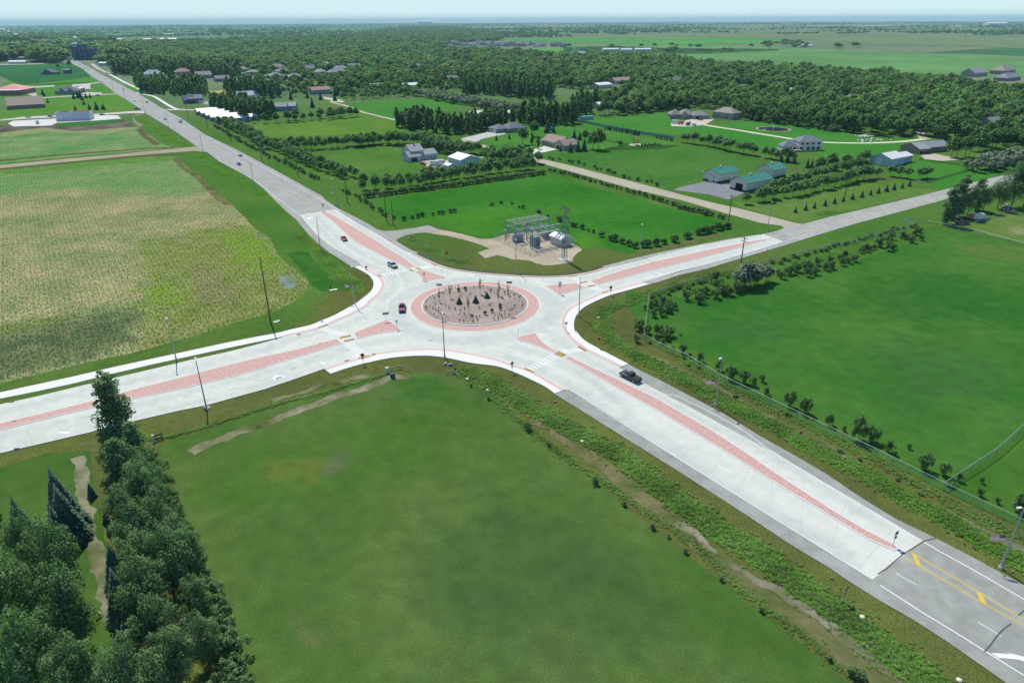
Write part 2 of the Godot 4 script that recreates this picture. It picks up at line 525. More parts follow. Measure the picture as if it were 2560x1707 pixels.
	field("meadow", rag(v([-172.1,-763.4,-140.69,-798,-94.07,-816,-65.34,-787.4,-43.78,-744.7,-60.02,-719.8,-70.18,-673.6,-67.77,-622.8,-75.89,-604.8,-93.5,-623.7,-126.11,-670.2,-156.6,-711.2]), 4.0, 0.6), 0.02, 4.0, tone(lit(74, 142, 56), lit(90, 148, 66), 0.8), M.grass, "green meadow inside the curved silvery tree belt", "field")
	field("lawn", rag(v([14.39,-457.6,32.53,-470.8,63.07,-478.6,96.76,-498.8,121.4,-491.9,126.18,-498,148.3,-454.2,162.2,-433.6,175.9,-403.8,161.9,-389.6,164.6,-410.5,145.11,-406.6,131.48,-390.3,108.36,-390.8,84.71,-358,80.03,-363.3,61.32,-395.9,38.52,-424.7]), 4.0, 0.6), 0.02, 3.0, tone(lit(72, 128, 54), lit(92, 136, 64), 0.8), M.grass, "sloping green lawn beside the narrow lane and green-roofed sheds", "lawn")
	field("lawn", rag(v([-22.75,-521.6,-6.86,-557.2,7.12,-568.5,26.11,-601.5,49.75,-618.9,79.45,-582.5,102.75,-531.9,122.1,-495,102.91,-477.5,62.37,-472.9,32.53,-470.8,11.7,-465.8,2.93,-468.8,-12.2,-486.4]), 3.0, 0.5), 0.02, 3.0, tone(lit(74, 140, 54), lit(94, 146, 64), 0.9), M.grass, "lawn of the brown-roofed house with young spruces", "lawn")
	field("lawn", rag(v([49.75,-618.9,74.17,-632.4,111.83,-656.4,142.85,-676.9,158.8,-654.8,164.5,-588.3,209,-613.6,236.4,-586,258.3,-553,278.8,-516.4,301,-515.8,302.7,-509.1,278.2,-490.7,225.9,-437,197,-442.7,205.9,-469.1,184.5,-475.4,171,-453.7,150.9,-497.3,132.3,-553,131.2,-534.6,107.4,-557.6,80.53,-591]), 4.0, 0.6), 0.02, 4.0, tone(lit(70, 142, 54), lit(86, 148, 62), 0.7), M.grass, "broad lawn with pond and long white drive", "lawn")
	field("lawn", rag(v([107.83,-332.1,120.38,-324.5,151.9,-343.5,193.1,-368.1,217.6,-355.4,222.5,-351.9,169.9,-319.4,141.61,-301.4,129.13,-293,124.48,-294.3,116.74,-305.6,107.5,-319.1]), 3.0, 0.4), 0.02, 2.5, tone(lit(96, 136, 62), lit(112, 142, 70), 1.0, [[v([140.8,-309.1,156,-311.5,151.2,-303.7,140.31,-301.4]), lit(52, 108, 44), 4.0, 0.8]]), M.grass, "mown corner lawn with a line of small spruces", "lawn")
	field("lawn", rag(v([211.3,-390.5,235.1,-408.9,257.8,-436.2,277.2,-416.8,338.6,-460.2,437.5,-505.3,383.4,-438.1,302.6,-407.3,277.6,-389.1,243.7,-367,224.7,-354.5,225.3,-369.2,216.3,-382.6]), 3.0, 0.4), 0.02, 3.0, tone(lit(66, 140, 50), lit(84, 146, 58), 0.8), M.grass, "green paddock by the dark rail fence", "lawn")
	field("pasture", rag(v([184.8,-286.5,192.3,-273.7,202.8,-260.6,226.9,-254.4,268,-307.3,229.3,-299.5,224.6,-304.2]), 2.0, 0.4), 0.03, 2.5, tone(lit(104, 138, 66), lit(116, 140, 76), 1.5, [[v([209,-279.3,219.1,-284.5,210.2,-271.5,206.5,-272.8]), lit(170, 166, 128), 3.0, 0.7]]), M.grass, "pale green pen behind the wire fence at right", "field")
	field("lawn", rag(v([-687.4,-978,-681.1,-1003,-642.1,-1057,-601.7,-1062,-490.4,-898.6,-544.2,-831.1,-583.2,-823.6]), 4.0, 0.5), 0.02, 5.0, tone(lit(84, 150, 58), lit(98, 152, 66), 0.7), M.grass, "lawn round the dark-roofed office", "lawn")
	field("lawn", rag(v([-779,-1143,-773.5,-1204,-726.8,-1221,-710.4,-1229,-601.7,-1062,-641.1,-1014,-683.6,-1003,-724.4,-1032]), 4.0, 0.5), 0.02, 5.0, tone(lit(84, 152, 56), lit(98, 152, 64), 0.7), M.grass, "lawn in front of the dark vaulted house", "lawn")
	field("lawn", rag(v([-516.1,-724.5,-497,-745.7,-506,-777.4,-544.2,-831.1,-505.5,-858.1,-475.9,-876.9,-387.1,-741.5,-375.8,-701.9,-409.7,-699.8,-446.2,-701.1,-457,-672.4,-466.9,-651.7,-501.7,-635.8,-553.2,-705]), 4.0, 0.5), 0.02, 5.0, tone(lit(92, 150, 56), lit(112, 152, 68), 0.8), M.grass, "lawn with spruces above the building site", "lawn")
	field("lawn", rag(v([-554.9,-1050,-479.2,-935,-473.1,-915,-514.7,-967]) , 4.0, 0.2), 0.02, 5.0, tone(lit(84, 156, 56), lit(98, 156, 64), 0.7), M.grass, "grass wedge between highway and white path", "lawn")
	# crop fields left of the highway
	field("crop_field", rag(v([-345.5,-386.8,-311.2,-421.4,-277.7,-440.3,-248.6,-456.3,-222.1,-459.3,-195.2,-418.8,-171.9,-381.3,-152.2,-349.5,-132.9,-323.5,-110.62,-286.7,-98.83,-271.4,-88.72,-248.3,-79.24,-234.7,-69.72,-220.9,-67.95,-212.5,-69.46,-200.9,-73.77,-192.6,-82.14,-184.9,-91.02,-175.3,-99.6,-167.3,-103.99,-164.2,-114.07,-157.9,-126.76,-148.59,-144.3,-134.86]), 3.0, 0.6), 0.02, 2.0,
		tone(lit(128, 140, 108), lit(168, 160, 134), 1.4, [
			[v([-345.5,-386.8,-311.2,-421.4,-270.5,-444.1,-221.9,-460.9,-171.9,-381.3,-165.1,-349.7,-195.4,-350.3,-233.7,-364.5,-264.1,-351.7,-300.1,-330.9]), lit(108, 150, 100), 12.0, 0.75],
			[v([-311.2,-421.4,-270.5,-444.1,-222.9,-460.9,-212.1,-445.2,-246.4,-433.8,-278.6,-411.9,-296.5,-399.6]), lit(96, 140, 66), 3.0, 0.7],
			[v([-155.5,-274.4,-147.03,-268.1,-135.98,-274.1,-131.37,-301.3,-110,-286.8,-96.93,-267.3,-88.72,-248.3,-71.23,-220.9,-68.79,-208.5,-74.14,-193.7,-85.87,-183.4,-91.65,-176.7,-98.21,-172.9,-108.66,-180,-115.86,-195.4,-120.4,-210.4,-122.9,-218.7,-135.68,-242.1]), lit(122, 134, 80), 11.0, 0.8],
			[v([-124.1,-282.5,-113.17,-286.8,-96.26,-263.3,-86.58,-241.4,-78.91,-230,-81.67,-225.5,-90.92,-230.2,-106.12,-250.4]), lit(118, 152, 58), 9.0, 0.75],
			[v([-123.72,-217.3,-119.72,-221.5,-107.23,-209,-103.84,-200,-107.21,-195.3,-113.58,-195.4,-117.64,-199]), lit(120, 148, 60), 7.0, 0.75],
			[v([-152.8,-270.2,-148.82,-268.1,-123.82,-226,-123.08,-220.1]), lit(118, 144, 62), 5.0, 0.7],
			[v([-118.36,-243.6,-92.35,-212.8,-85.3,-199.8,-93.61,-197.5,-106.7,-215.7]), lit(136, 126, 108), 5.0, 0.6],
			[v([-150.4,-171.6,-142.54,-181.4,-135.69,-187.7,-125.84,-193.8,-117.27,-197.8,-113.12,-186.3,-106.92,-174,-106.41,-167.4,-115.53,-160.5,-128.31,-150.9,-137.46,-143.58]), lit(92, 106, 84), 7.0, 0.9],
			[v([-157.6,-181.5,-146,-186.7,-134.56,-193.3,-134.8,-189.9,-141.87,-180.3,-151.8,-173.5]), lit(112, 126, 74), 4.0, 0.7],
			[v([-73.47,-225.4,-67.46,-212.5,-69.35,-202.1,-74.14,-193.7,-82.14,-184.9,-91.02,-175.3,-99.6,-167.3,-105.47,-171.1,-93.38,-180.8,-79.72,-190.4,-72.91,-204.7,-74.93,-218.1]), lit(108, 126, 62), 3.0, 0.7]]), M.crop, "left crop field: green rows on straw-littered soil, weedy yellow patches", "field")
	field("crop_field", rag(v([-360.4,-405.2,-321.4,-436.5,-289,-459.9,-250.9,-481,-237.9,-492.4,-257.6,-514.9,-289.9,-561.9,-314.1,-596.7,-360.8,-583.9,-396.9,-599.3,-411.3,-569.4,-451.1,-517]), 3.0, 0.6), 0.02, 3.0, tone(lit(98, 146, 98), lit(140, 158, 122), 1.2, [[v([-411.3,-569.4,-396.9,-599.3,-314.1,-596.7,-321.2,-555.2,-377.8,-572.3,-393.2,-542.7]), lit(164, 158, 132), 5.0, 0.7]]), M.crop, "green crop field between dirt road and building site", "field")
	field("bare_soil", rag(v([-468.7,-583.1,-430.3,-616.3,-394.1,-615.1,-359.7,-603.3,-350,-640,-329.5,-617.6,-322.7,-603.9,-336.3,-583.1,-356,-575.6,-392.3,-595.7,-411.3,-569.4,-428.5,-529.7]), 3.0, 0.6), 0.03, 3.0, tone(lit(84, 80, 80), lit(142, 130, 116), 2.0), M.soil, "dark and grey bare soil beside the building site", "soil")
	field("weed_patch", rag(v([-396.9,-619.8,-374.8,-635,-354.9,-647.1,-345.4,-627.4,-360.7,-605.1,-381.8,-598.8]), 2.0, 0.6), 0.05, 3.0, tone(lit(62, 118, 60), lit(80, 132, 66), 2.0), M.rough_grass, "dark green weedy mound on the building site", "ground cover")
	# soil edges, ditches, tracks
	var dirt := [
		[ribbon(smooth(v([-218.4,-451.9,-197.9,-418.8,-180.9,-395.1,-160.6,-363,-144.91,-338.4,-135.91,-327.8])), 3.4), lit(122, 112, 84), 0.05, "brown dirt windrow along the crop field's edge"],
		[ribbon(smooth(v([-307.8,-586.4,-286.2,-550.4,-266.3,-521.8,-254.7,-505.2])), 5.0), lit(112, 98, 74), 0.05, "short brown dirt bank by the building site"],
		[ribbon(smooth(v([-347,-433.8,-328.2,-446.5,-302.1,-465.6,-271.3,-481.5,-250.9,-491.6,-235.6,-489.4])), 6.0), lit(104, 92, 66), 0.05, "brown weedy ditch above the dirt road"],
		[ribbon(smooth(v([-325.5,-404.4,-308.8,-417.8,-283.5,-434.7,-255.6,-451.3,-229.5,-464.8,-217.2,-463.4])), 5.0), lit(98, 92, 64), 0.05, "brown weedy ditch below the dirt road"],
		[ribbon(smooth(v([-10.73,-151.3,-6.37,-147.09,-2,-140.94,3.06,-133.89,7.77,-127.97,11.84,-122.17,15.36,-117.02,31.53,-90.65,34.8,-83.81,38.58,-78.83,42.39,-74.52,45.49,-68.99,47.84,-65.13,50.03,-61.54,55.78,-50.73])), 3.6), lit(124, 118, 86), 0.05, "rutted brown track along the lawn's right edge"],
		[ribbon(smooth(v([28.71,-96.11,31.89,-92.1,34.24,-87.82,37.02,-84.12,40.92,-80.32,43.79,-77.05,46.18,-73.13,48.6,-68.98,51.07,-65.58,52.61,-62.4])), 1.5), lit(148, 142, 124), 0.06, "grey gravel ruts on the brown track"],
		[ribbon(smooth(v([-66.8,-118.19,-63.74,-121.95,-47.35,-136.18,-42.47,-140.84,-38.16,-143.41,-33.85,-146.74,-30.24,-150.2,-25.18,-150.5])), 2.6), lit(152, 146, 122), 0.05, "bare gravelly scar across the lawn's top edge"],
		[ribbon(smooth(v([-56.53,-139.37,-51.11,-142.87,-45.55,-146.85,-39.59,-150.3,-34.75,-151.7])), 1.9), lit(140, 140, 112), 0.05, "thin grey gravelly scar beside the concrete road"],
		[ribbon(smooth(v([67.08,-117.36,68.6,-112.76,71.61,-107.02,75.75,-101.69,79.59,-96.74,82.94,-91.77,85.59,-88.18,91.65,-78.81])), 1.6), lit(132, 128, 112), 0.05, "narrow grey worn track along the chain-link fence"],
		[ribbon(smooth(v([29.06,-176,30.52,-171.5,32.72,-167.5,35.6,-162.9,37.88,-160.5,50.89,-143.28,57.99,-131.2,63.85,-122.86,67.94,-115.88])), 1.2), lit(124, 124, 98), 0.05, "worn grey track beside the ditch"],
		[ribbon(smooth(v([-88.72,-116.5,-84.61,-110.04,-80.47,-103.24,-75.07,-95.07,-69.53,-87.79,-63.52,-79.74,-58.94,-73.19])), 2.4), lit(150, 146, 124), 0.04, "worn dusty strip left of the nearest tree row"],
		[ribbon(smooth(v([48.24,-251.8,54.75,-253.9,62.54,-258.4,70.56,-262.9,79,-268.3,87.74,-273.8])), 2.6), lit(120, 112, 88), 0.05, "brown strip under the hedge by the east road"],
		[ribbon(smooth(v([155.2,-429,165.5,-412.7,173.4,-397.5,186,-401.4,203.3,-380.9,216.3,-382.6,223.5,-367.5])), 5.0), lit(104, 98, 84), 0.05, "dark bare soil strip behind the green-roofed sheds"],
	]
	for a in dirt:
		var c: Color = a[1]
		field("dirt_strip", rag(a[0], 1.0, 1.3), a[2], 0.9, tone(lit(98, 116, 62) * 0.9, c * 1.3, 5.0), M.soil, a[3], "soil")
	var lane := [
		[ribbon(smooth(v([-13.35,-154.9,-7.94,-150.5,-2.74,-144.49,2.45,-137.5,7.32,-132.27,13.37,-125.57,18.95,-119.37,22.82,-114.65,34.8,-95.48,39,-90.6,42.68,-85.4,45.84,-79.99,48.65,-75.88,51.63,-70.99,53.81,-66.99,55.83,-63.27,58.6,-58.16])), 5.2), lit(66, 124, 40), lit(98, 148, 56), "tall bright ditch grass left of the highway"],
		[ribbon(smooth(v([29.59,-195.1,27.13,-188.8,26.22,-181.3,27.07,-175.6,28.69,-170.6,31.46,-165.4,34.27,-160.5,37.13,-156.6,49.52,-138.42,56.5,-128.76,61.44,-120.66,64.05,-115.86,68.57,-110.8,72.58,-103.44,77.21,-97.16,80.77,-90.33,83.75,-85.47,89.16,-75.64])), 4.6), lit(70, 132, 36), lit(96, 144, 46), "tall bright ditch grass right of the highway"],
		[ribbon(smooth(v([28.33,-193,32.7,-197.4,38.12,-200.7,44.57,-206.5,56.18,-213.8,56.51,-215.9,67.21,-222.8,76.4,-228.1])), 4.5), lit(64, 120, 40), lit(88, 136, 54), "tall green ditch grass by the east road"],
		[ribbon(smooth(v([-90.38,-278.4,-81.3,-265.7,-71.87,-249.8,-64.72,-236.9,-59.13,-227.3,-54.94,-221.1,-51.72,-214.5,-50.7,-209.4])), 4.5), lit(82, 134, 38), lit(104, 150, 44), "bright ditch grass beside the highway's left shoulder"],
		[ribbon(smooth(v([-96.29,-303,-113.08,-327.4,-133.23,-355.7,-156.8,-388.6,-184.6,-427.6,-212.6,-468.8])), 5.0), lit(74, 122, 42), lit(96, 140, 48), "ditch grass left of the highway near the dirt road"],
		[ribbon(smooth(v([-345.1,-662,-300.8,-594.6,-267.7,-546.2,-239.6,-508,-227.8,-495.2])), 6.0), lit(74, 122, 42), lit(100, 146, 48), "ditch grass between building site and highway"],
		[ribbon(smooth(v([-40.92,-271.9,-35.35,-262.4,-30.37,-253.5,-25.9,-247.6,-21.41,-242.7,-16.12,-238.7])), 3.6), lit(66, 122, 42), lit(104, 150, 60), "ditch grass beside the substation drive"],
		[ribbon(smooth(v([-54.94,-221.1,-56.72,-216.5,-59.34,-213.9,-63.17,-216.5,-70.69,-230.4,-76.95,-241.8,-83.25,-253.3])), 7.0), lit(58, 112, 44), lit(78, 124, 54), "dark green grass inside the highway's curve"],
	]
	for a in lane:
		field("ditch_grass", rag(a[0], 1.5, 1.0), 0.06, 1.3, tone(a[1], a[2], 4.0), M.rough_grass, a[3], "grass")
	field("ditch_water", rag(ribbon(smooth(v([37.18,-92.07,39.58,-88.47,42.09,-85.07,44.47,-81.22,46.66,-78.05,48.69,-73.93,50.46,-70.74,52.13,-67.72,53.91,-64.87,55.34,-62.39])), 1.7), 1.2, 0.7), 0.08, 1.2, tone(lit(62, 74, 56), lit(110, 120, 100), 6.0), M.soil, "dark scummy water lying in the left ditch", "water")
	field("puddle", rag(v([-82.18,-225.5,-78.82,-226.2,-75.6,-223.9,-72.54,-216.7,-73.31,-212.5,-75.67,-213.9,-78.86,-219.6]), 1.0, 0.9), 0.06, 1.0, tone(lit(150, 165, 165), lit(120, 140, 90), 8.0), M.soil, "pale wet patch at the corner of the crop field", "water")
	field("gravel_yard", rag(v([-34.57,-283.6,-30.14,-282.8,-20.63,-276.5,-12.67,-269.1,-8.1,-269.1,-1.48,-276.2,5.8,-279.1,13.52,-279,19.75,-269.3,25.26,-260.9,27.46,-254.3,24.15,-248,22.35,-240.2,17.61,-236.8,11.62,-235.7,6.2,-241.6,.53,-242.9,-5.25,-247.8,-9.77,-244.2,-13.12,-251,-8.57,-256.1,-12.37,-261.5,-20.11,-268.5,-26.8,-274.1,-33.41,-276.7]), 1.5, 0.5), 0.05, 1.5, tone(lit(192, 180, 156), lit(212, 200, 178), 3.0), M.gravel, "tan gravel yard under the substation", "gravel")

# ---------------------------------------------------------------- roads
func road(n: String, poly: PackedVector2Array, y: float, cell: float, c: Color, m: Material, label: String, category := "road", spread := 0.05) -> MeshInstance3D:
	return struct(n, patch(poly, y, cell, tone(c * (1.0 - spread), c * (1.0 + spread), 2.5, M.get("wear_" + n, []))), m, label, category)

func paint(parent: Node, n: String, line: PackedVector2Array, w: float, y: float, m: Material) -> void:
	mi(n, sheet(ribbon(line, w), y), m, parent)

func dashes(parent: Node, n: String, line: PackedVector2Array, on: float, off: float, w: float, y: float, m: Material) -> void:
	var left := 0.0
	for k in line.size() - 1:
		var l := line[k].distance_to(line[k + 1])
		var s := left
		while s < l:
			paint(parent, n, PackedVector2Array([line[k].lerp(line[k + 1], s / l), line[k].lerp(line[k + 1], minf(1.0, (s + on) / l))]), w, y, m)
			s += on + off
		left = s - l

func crosswalk(parent: Node, a: Vector2, b: Vector2, n: int, along: Vector2, y: float, m: Material) -> void:
	var d := along.normalized()
	for k in n:
		var c := a.lerp(b, (k + 0.5) / n)
		paint(parent, "crosswalk_stripe", PackedVector2Array([c - d * 1.45, c + d * 1.45]), 0.55, y, m)

func median(poly: PackedVector2Array, label: String) -> Node3D:   # raised island: pale kerb, red paving
	var o := thing("median_island", label, "traffic island", Vector3.ZERO)
	o.set_meta("kind", "structure")
	mi("kerb", slab(poly, 0.02, 0.22), M.kerb, o)
	for inner in Geometry2D.offset_polygon(poly, -0.32):
		if not Geometry2D.is_polygon_clockwise(inner):
			mi("red_paving", sheet(inner, 0.226), M.red, o)
	return o

func walk(inner: PackedVector2Array, outer: PackedVector2Array, side: float, label: String) -> Node3D:   # raised pavement along a road edge with a pink strip at the kerb
	var o := thing("sidewalk", label, "pavement", Vector3.ZERO)
	o.set_meta("kind", "structure")
	var a := smooth(inner)
	var b := smooth(outer)
	b.reverse()
	var p := a.duplicate()
	p.append_array(b)
	mi("slab", slab(p, 0.0, 0.2), M.walk, o)
	mi("pink_strip", sheet(ribbon(shift(a, side), 0.95), 0.207), M.pink, o)
	return o

func pads(a: Vector2, b: Vector2, w: float) -> void:
	var d := (b - a).normalized()
	var n := Vector2(-d.y, d.x) * w / 2
	tag(mi("tactile_pad", slab(PackedVector2Array([a - n, b - n, b + n, a + n]), 0.1, 0.235), M.ochre), "ochre tactile paving pad at a crossing", "tactile paving", "tactile pads at the crossings", "structure")

func roads() -> void:
	var gray_c := lit(182, 186, 184)
	# highway to the north-west
	road("highway", v([-1129,-1872,-1002,-1667,-836.3,-1416,-684.2,-1190,-591.3,-1054,-484.7,-887.7,-436.4,-817.4,-391,-749.2,-353.1,-691.1,-269.9,-569,-223.9,-498.1,-210.3,-479.9,-184.7,-439.5,-149.8,-392.4,-131.63,-362.4,-106.18,-316.1,-96.49,-299.9,-83.59,-274.3,-76.52,-262,-70.39,-252.3,-64.32,-244,-58.92,-236.5,-56.76,-234.4,-54.33,-236.4,-47.1,-241.3,-38.33,-249.3,-35.41,-250.9,-38.73,-254.3,-43.44,-261.5,-46.72,-267,-49.25,-270.8,-56.94,-282.9,-62.82,-292.6,-69.57,-302.3,-83.06,-320.9,-92.41,-336.6,-96.28,-345.2,-122.34,-384,-154.3,-431.6,-193.2,-488.3,-239.8,-552.8,-296.1,-643,-341.6,-710.9,-362.1,-740.5,-410.8,-816.3,-464.5,-897.4,-513.7,-969,-591,-1084,-674.6,-1208,-777.3,-1363,-891.2,-1530,-1043,-1762,-1089,-1826]), 0.09, 4.0, lit(184, 186, 182), M.asphalt, "grey two-lane highway running from the roundabout to the town", "road", 0.07)
	road("far_road", v([-1398,-2244,-2106,-3264,-3201,-4849,-4979,-7389,-8185,-11862,-9680,-14035,-6317,-9357,-3525,-5360,-2186,-3433,-1463,-2362]), 0.6, 40.0, lit(206, 204, 190), M.asphalt, "pale road running to the horizon at far left")
	road("town_street", v([-1222,-1398,-1035,-1493,-977,-1518,-939,-1556,-1090,-1825,-1125,-1864,-986,-1625,-1001,-1555,-1056,-1524,-1253,-1434]), 0.4, 12.0, lit(196, 196, 186), M.asphalt, "pale town street crossing below the grain elevator")
	var jx := road("town_junction", v([-1159,-1913,-1130,-1881,-1079,-1820,-998,-1687,-902,-1510,-939,-1552,-1023,-1689]), 0.35, 10.0, lit(200, 200, 192), M.asphalt, "pale paved junction at the foot of the grain elevator")
	road("dirt_road", v([-354.4,-408.4,-318.2,-431.7,-292.5,-449.6,-263.9,-467.3,-242.1,-483.7,-225.2,-496.3,-219.2,-496.8,-206.2,-479.8,-207.9,-474.2,-216.9,-479,-232,-472.6,-258.6,-457,-285.9,-438.6,-311.2,-421.4,-345.7,-397.5]), 0.08, 3.0, lit(186, 176, 156), M.gravel, "straight dirt road joining the highway from the left", "road", 0.08)
	road("side_lane", v([128.29,-287.6,123.32,-291.2,115.88,-303.1,106.68,-316.4,96.34,-329.3,75.69,-361,52.94,-396.1,34.04,-424.8,13.25,-451.3,-11.15,-485.2,-25.4,-508.5,-37.46,-531,-36.65,-518.7,-25.86,-495.9,-12.01,-478.2,11.17,-443.7,14.61,-434.3,20.62,-425.6,43.83,-389.4,63.58,-357.8,84.51,-331.3,98.92,-306.2,108.65,-291.2,112.24,-288.7,116.11,-286.6,116.19,-283.2,111.14,-277.9,119.24,-279.8]), 0.085, 3.0, lit(200, 194, 174), M.gravel, "narrow pale lane running past the houses to the east road", "road", 0.05)
	road("east_road", v([32.42,-234.8,34.47,-232.6,35.03,-231.5,41.77,-236.3,56.22,-244.2,75.21,-253.6,103.67,-272.3,109.5,-264.7,82.73,-244.3,44.71,-218.2,46.14,-215.4,51.17,-219,58.47,-224.7,69.35,-231,81.37,-239.7,94.18,-249,107.88,-258.8,120.35,-268.2,149.18,-289.1,178.1,-308.4,206.3,-327.3,258.5,-362.1,319.1,-400.5,338.4,-427,277.2,-387.1,242.6,-365.3,223.2,-351.9,199.8,-336.4,168.6,-316.6,140.58,-298.9,128.84,-290.6,116.38,-283.2,111.28,-278.3,104.31,-274.2,89.72,-268.1,77.29,-261.7,61.39,-253,51.85,-247.4,42.54,-241.3,34.58,-235.4]), 0.095, 3.0, lit(186, 188, 184), M.asphalt, "grey road leaving the roundabout to the right", "road", 0.06)
	road("south_road", v([27.51,-155.2,30.09,-157.2,31.7,-154.7,35.79,-149.58,47.86,-132.55,53.27,-122.95,57.81,-115.96,61.55,-109.9,65.14,-102.2,68.44,-96.43,72.84,-91.28,76.16,-86.86,78.9,-82.9,82.2,-78.28,90.34,-66.79,72.67,-52.44,66.23,-63.24,64.6,-65.98,62.23,-69.91,59.52,-73.87,56.33,-77.55,53.7,-81.17,51.15,-85.01,47.09,-90.19,42.53,-97,38.21,-103.25,33.01,-110.59,15.57,-134.47,12.16,-139.07,10.09,-141.98,12.83,-143.87,20.55,-142.54]), 0.09, 2.5, lit(174, 178, 172), M.asphalt, "grey asphalt road and shoulders at lower right", "road", 0.06)
	road("driveway", v([-57.71,-284,-53.7,-280.8,-48.16,-282.3,-41.39,-285.8,-35.98,-289.8,-30.57,-282.5,-33.22,-277.5,-36.47,-278.5,-41.64,-276.6,-44.14,-274.2,-46.31,-269.8,-46.72,-267,-49.25,-270.8]), 0.1, 2.0, lit(178, 180, 172), M.asphalt, "asphalt mouth of the substation drive", "driveway")
	# the concrete of the roundabout and its four legs; wheels have greyed the lanes
	var worn := lit(210, 219, 211)
	M.wear_concrete_roundabout = []
	for l in [v([-1.6,-169.2,4.48,-165.3,9.43,-161.6,14.21,-155.7,19.54,-148.32,38.39,-109.12,48.14,-96.56,56.8,-84.32]), v([-3.56,-163.3,2.9,-158.5,7,-154.6,11.2,-149.46,16.48,-142.58,36.36,-112.51,46.35,-98.98,56.52,-86.31]), v([-127.36,-115.39,-110.64,-124.75,-95.72,-132.08,-82.52,-140.42,-65.38,-151.3,-56.09,-157.7,-55.42,-158.3,-48.05,-164.6,-44.18,-167.9,-38.3,-171.3,-31.18,-174.4]), v([-123.83,-111.12,-103.46,-122.04,-89.17,-130.43,-75.42,-137.74,-60.72,-146.66,-54.71,-152.8]), v([-140.15,-130.86,-117.57,-135,-102.52,-144.23,-88.05,-152.5,-69.91,-164.5,-63.19,-172.5,-55.06,-177.9,-49.18,-182.1,-43.65,-189.6]), v([66.62,-91.87,57.76,-107.58,50.33,-119.62,35.01,-138.55,26.5,-150.9,18.34,-161.7,11.31,-174.6,8.63,-179.7]), v([-95.41,-309.3,-82.17,-285.4,-68.1,-258.3,-54.23,-239.1,-44.13,-227.9,-40.65,-220.9,-39.82,-211.1,-42.52,-201]), v([-92.27,-310.5,-81.71,-291.8,-67.76,-266.4,-56.09,-248.7,-46.46,-237.5,-38.61,-227.8,-35.56,-219.5]), v([-84.63,-314,-66.51,-287.3,-50.79,-263.4,-38.7,-244.4,-29.8,-232.7,-20.85,-227.5]), v([101.45,-271,76.09,-257,56.32,-244.7,41.39,-233.8,28.82,-223.5,19.09,-219.6,12.06,-218.3]), v([104.65,-264.6,79.88,-245.9,60.35,-233.1,42.66,-222.2,34.77,-215.4,24.87,-208,19.93,-202.1,15.23,-196.5])]:
		M.wear_concrete_roundabout.append([ribbon(smooth(l), 3.0), worn, 1.0, 0.75])
	var wc: Vector2 = (Vector2(-31.55, -196.8) + Vector2(8.5, -196.3)) / 2
	var band := PackedVector2Array()
	for k in 49:
		band.append(wc + Vector2(cos(TAU * k / 48), sin(TAU * k / 48)) * 27.5)
	for k in 49:
		band.append(wc + Vector2(cos(TAU * k / 48), -sin(TAU * k / 48)) * 21.5)
	M.wear_concrete_roundabout.append([band, worn, 1.0, 0.8])
	var deck := road("concrete_roundabout", v([-97.02,-308.4,-83.12,-317.7,-67.72,-293.2,-56.44,-276.8,-47.38,-262.4,-42.49,-254.8,-37.6,-249.3,-36.12,-246.9,-29.33,-238.5,-27.35,-236.2,-22.56,-232,-17.02,-229.1,-9.7,-226.5,-.16,-224.2,5.49,-223.3,12.27,-222.7,19.4,-223.6,24.29,-225.5,29.33,-228.1,34.47,-232.6,35.16,-232.5,45.47,-239.2,56.85,-247.3,68.79,-255.4,80.95,-262.2,93.48,-268.7,104.1,-273.5,109.15,-263.8,95.63,-253.3,82.73,-244.3,70.6,-235.9,59.39,-228.8,52.06,-223.4,44.71,-218.2,44.37,-218,36.68,-212.8,32.97,-210.5,28.42,-207,24.84,-203.5,21,-199.5,17.68,-195.3,15.92,-191.3,14.83,-187.4,14.35,-183.4,14.43,-180.9,15.01,-176.6,16.24,-172.5,17.81,-168.8,20.42,-164.3,24.29,-159.4,27.51,-155.2,31.7,-147.1,39.82,-136.83,54.24,-116.42,70.01,-90.69,57.31,-81.92,47.72,-95.4,33.95,-114.78,16.3,-140.63,13.72,-143.76,12.83,-143.87,9.45,-148.24,6.06,-152.6,2.5,-155.8,-.65,-157.9,-4.49,-160.8,-10.82,-163.9,-16.47,-166,-21.71,-166.9,-26.84,-166.7,-32.62,-165.5,-37.64,-163.8,-37.53,-163,-40.89,-160.9,-43.25,-159.3,-46.27,-157,-48.31,-155.3,-53.95,-150.1,-60.1,-144.77,-65.02,-141.46,-71.13,-137.3,-76.98,-134.65,-84.57,-130.5,-92.23,-125.84,-98.38,-122.47,-103.33,-119.78,-122.41,-109.39,-137.47,-127.63,-119.69,-138.13,-113.22,-141.89,-102.23,-149.3,-91.43,-156.3,-85.12,-160.5,-76.99,-165.3,-71.52,-169.2,-64.99,-174.4,-64.82,-174.7,-56.72,-179.8,-53.23,-184.1,-50.51,-188.1,-47.38,-192.8,-44.92,-198.5,-44.46,-202.2,-43.12,-206.9,-42.5,-212.4,-42.91,-217.6,-43.93,-220.9,-45.04,-223.3,-46.95,-226.1,-50.82,-231.5,-54.33,-236.4,-58.55,-243.1,-63.63,-250.1,-69.61,-257.8,-74.7,-265.6,-80.44,-275.2,-87.42,-288.7]), 0.12, 2.0, lit(230, 234, 225), M.concrete, "pale concrete roundabout with four concrete legs", "roundabout", 0.035)
	var wy := 0.126
	# ring: red apron, kerb and gravel island
	var cen := Vector2.ZERO
	var ring := v([-31.55,-196.8,8.5,-196.3,-12.63,-218.3,-10.74,-178.6])
	cen = Vector2((ring[0].x + ring[1].x) / 2, (ring[2].y + ring[3].y) / 2)
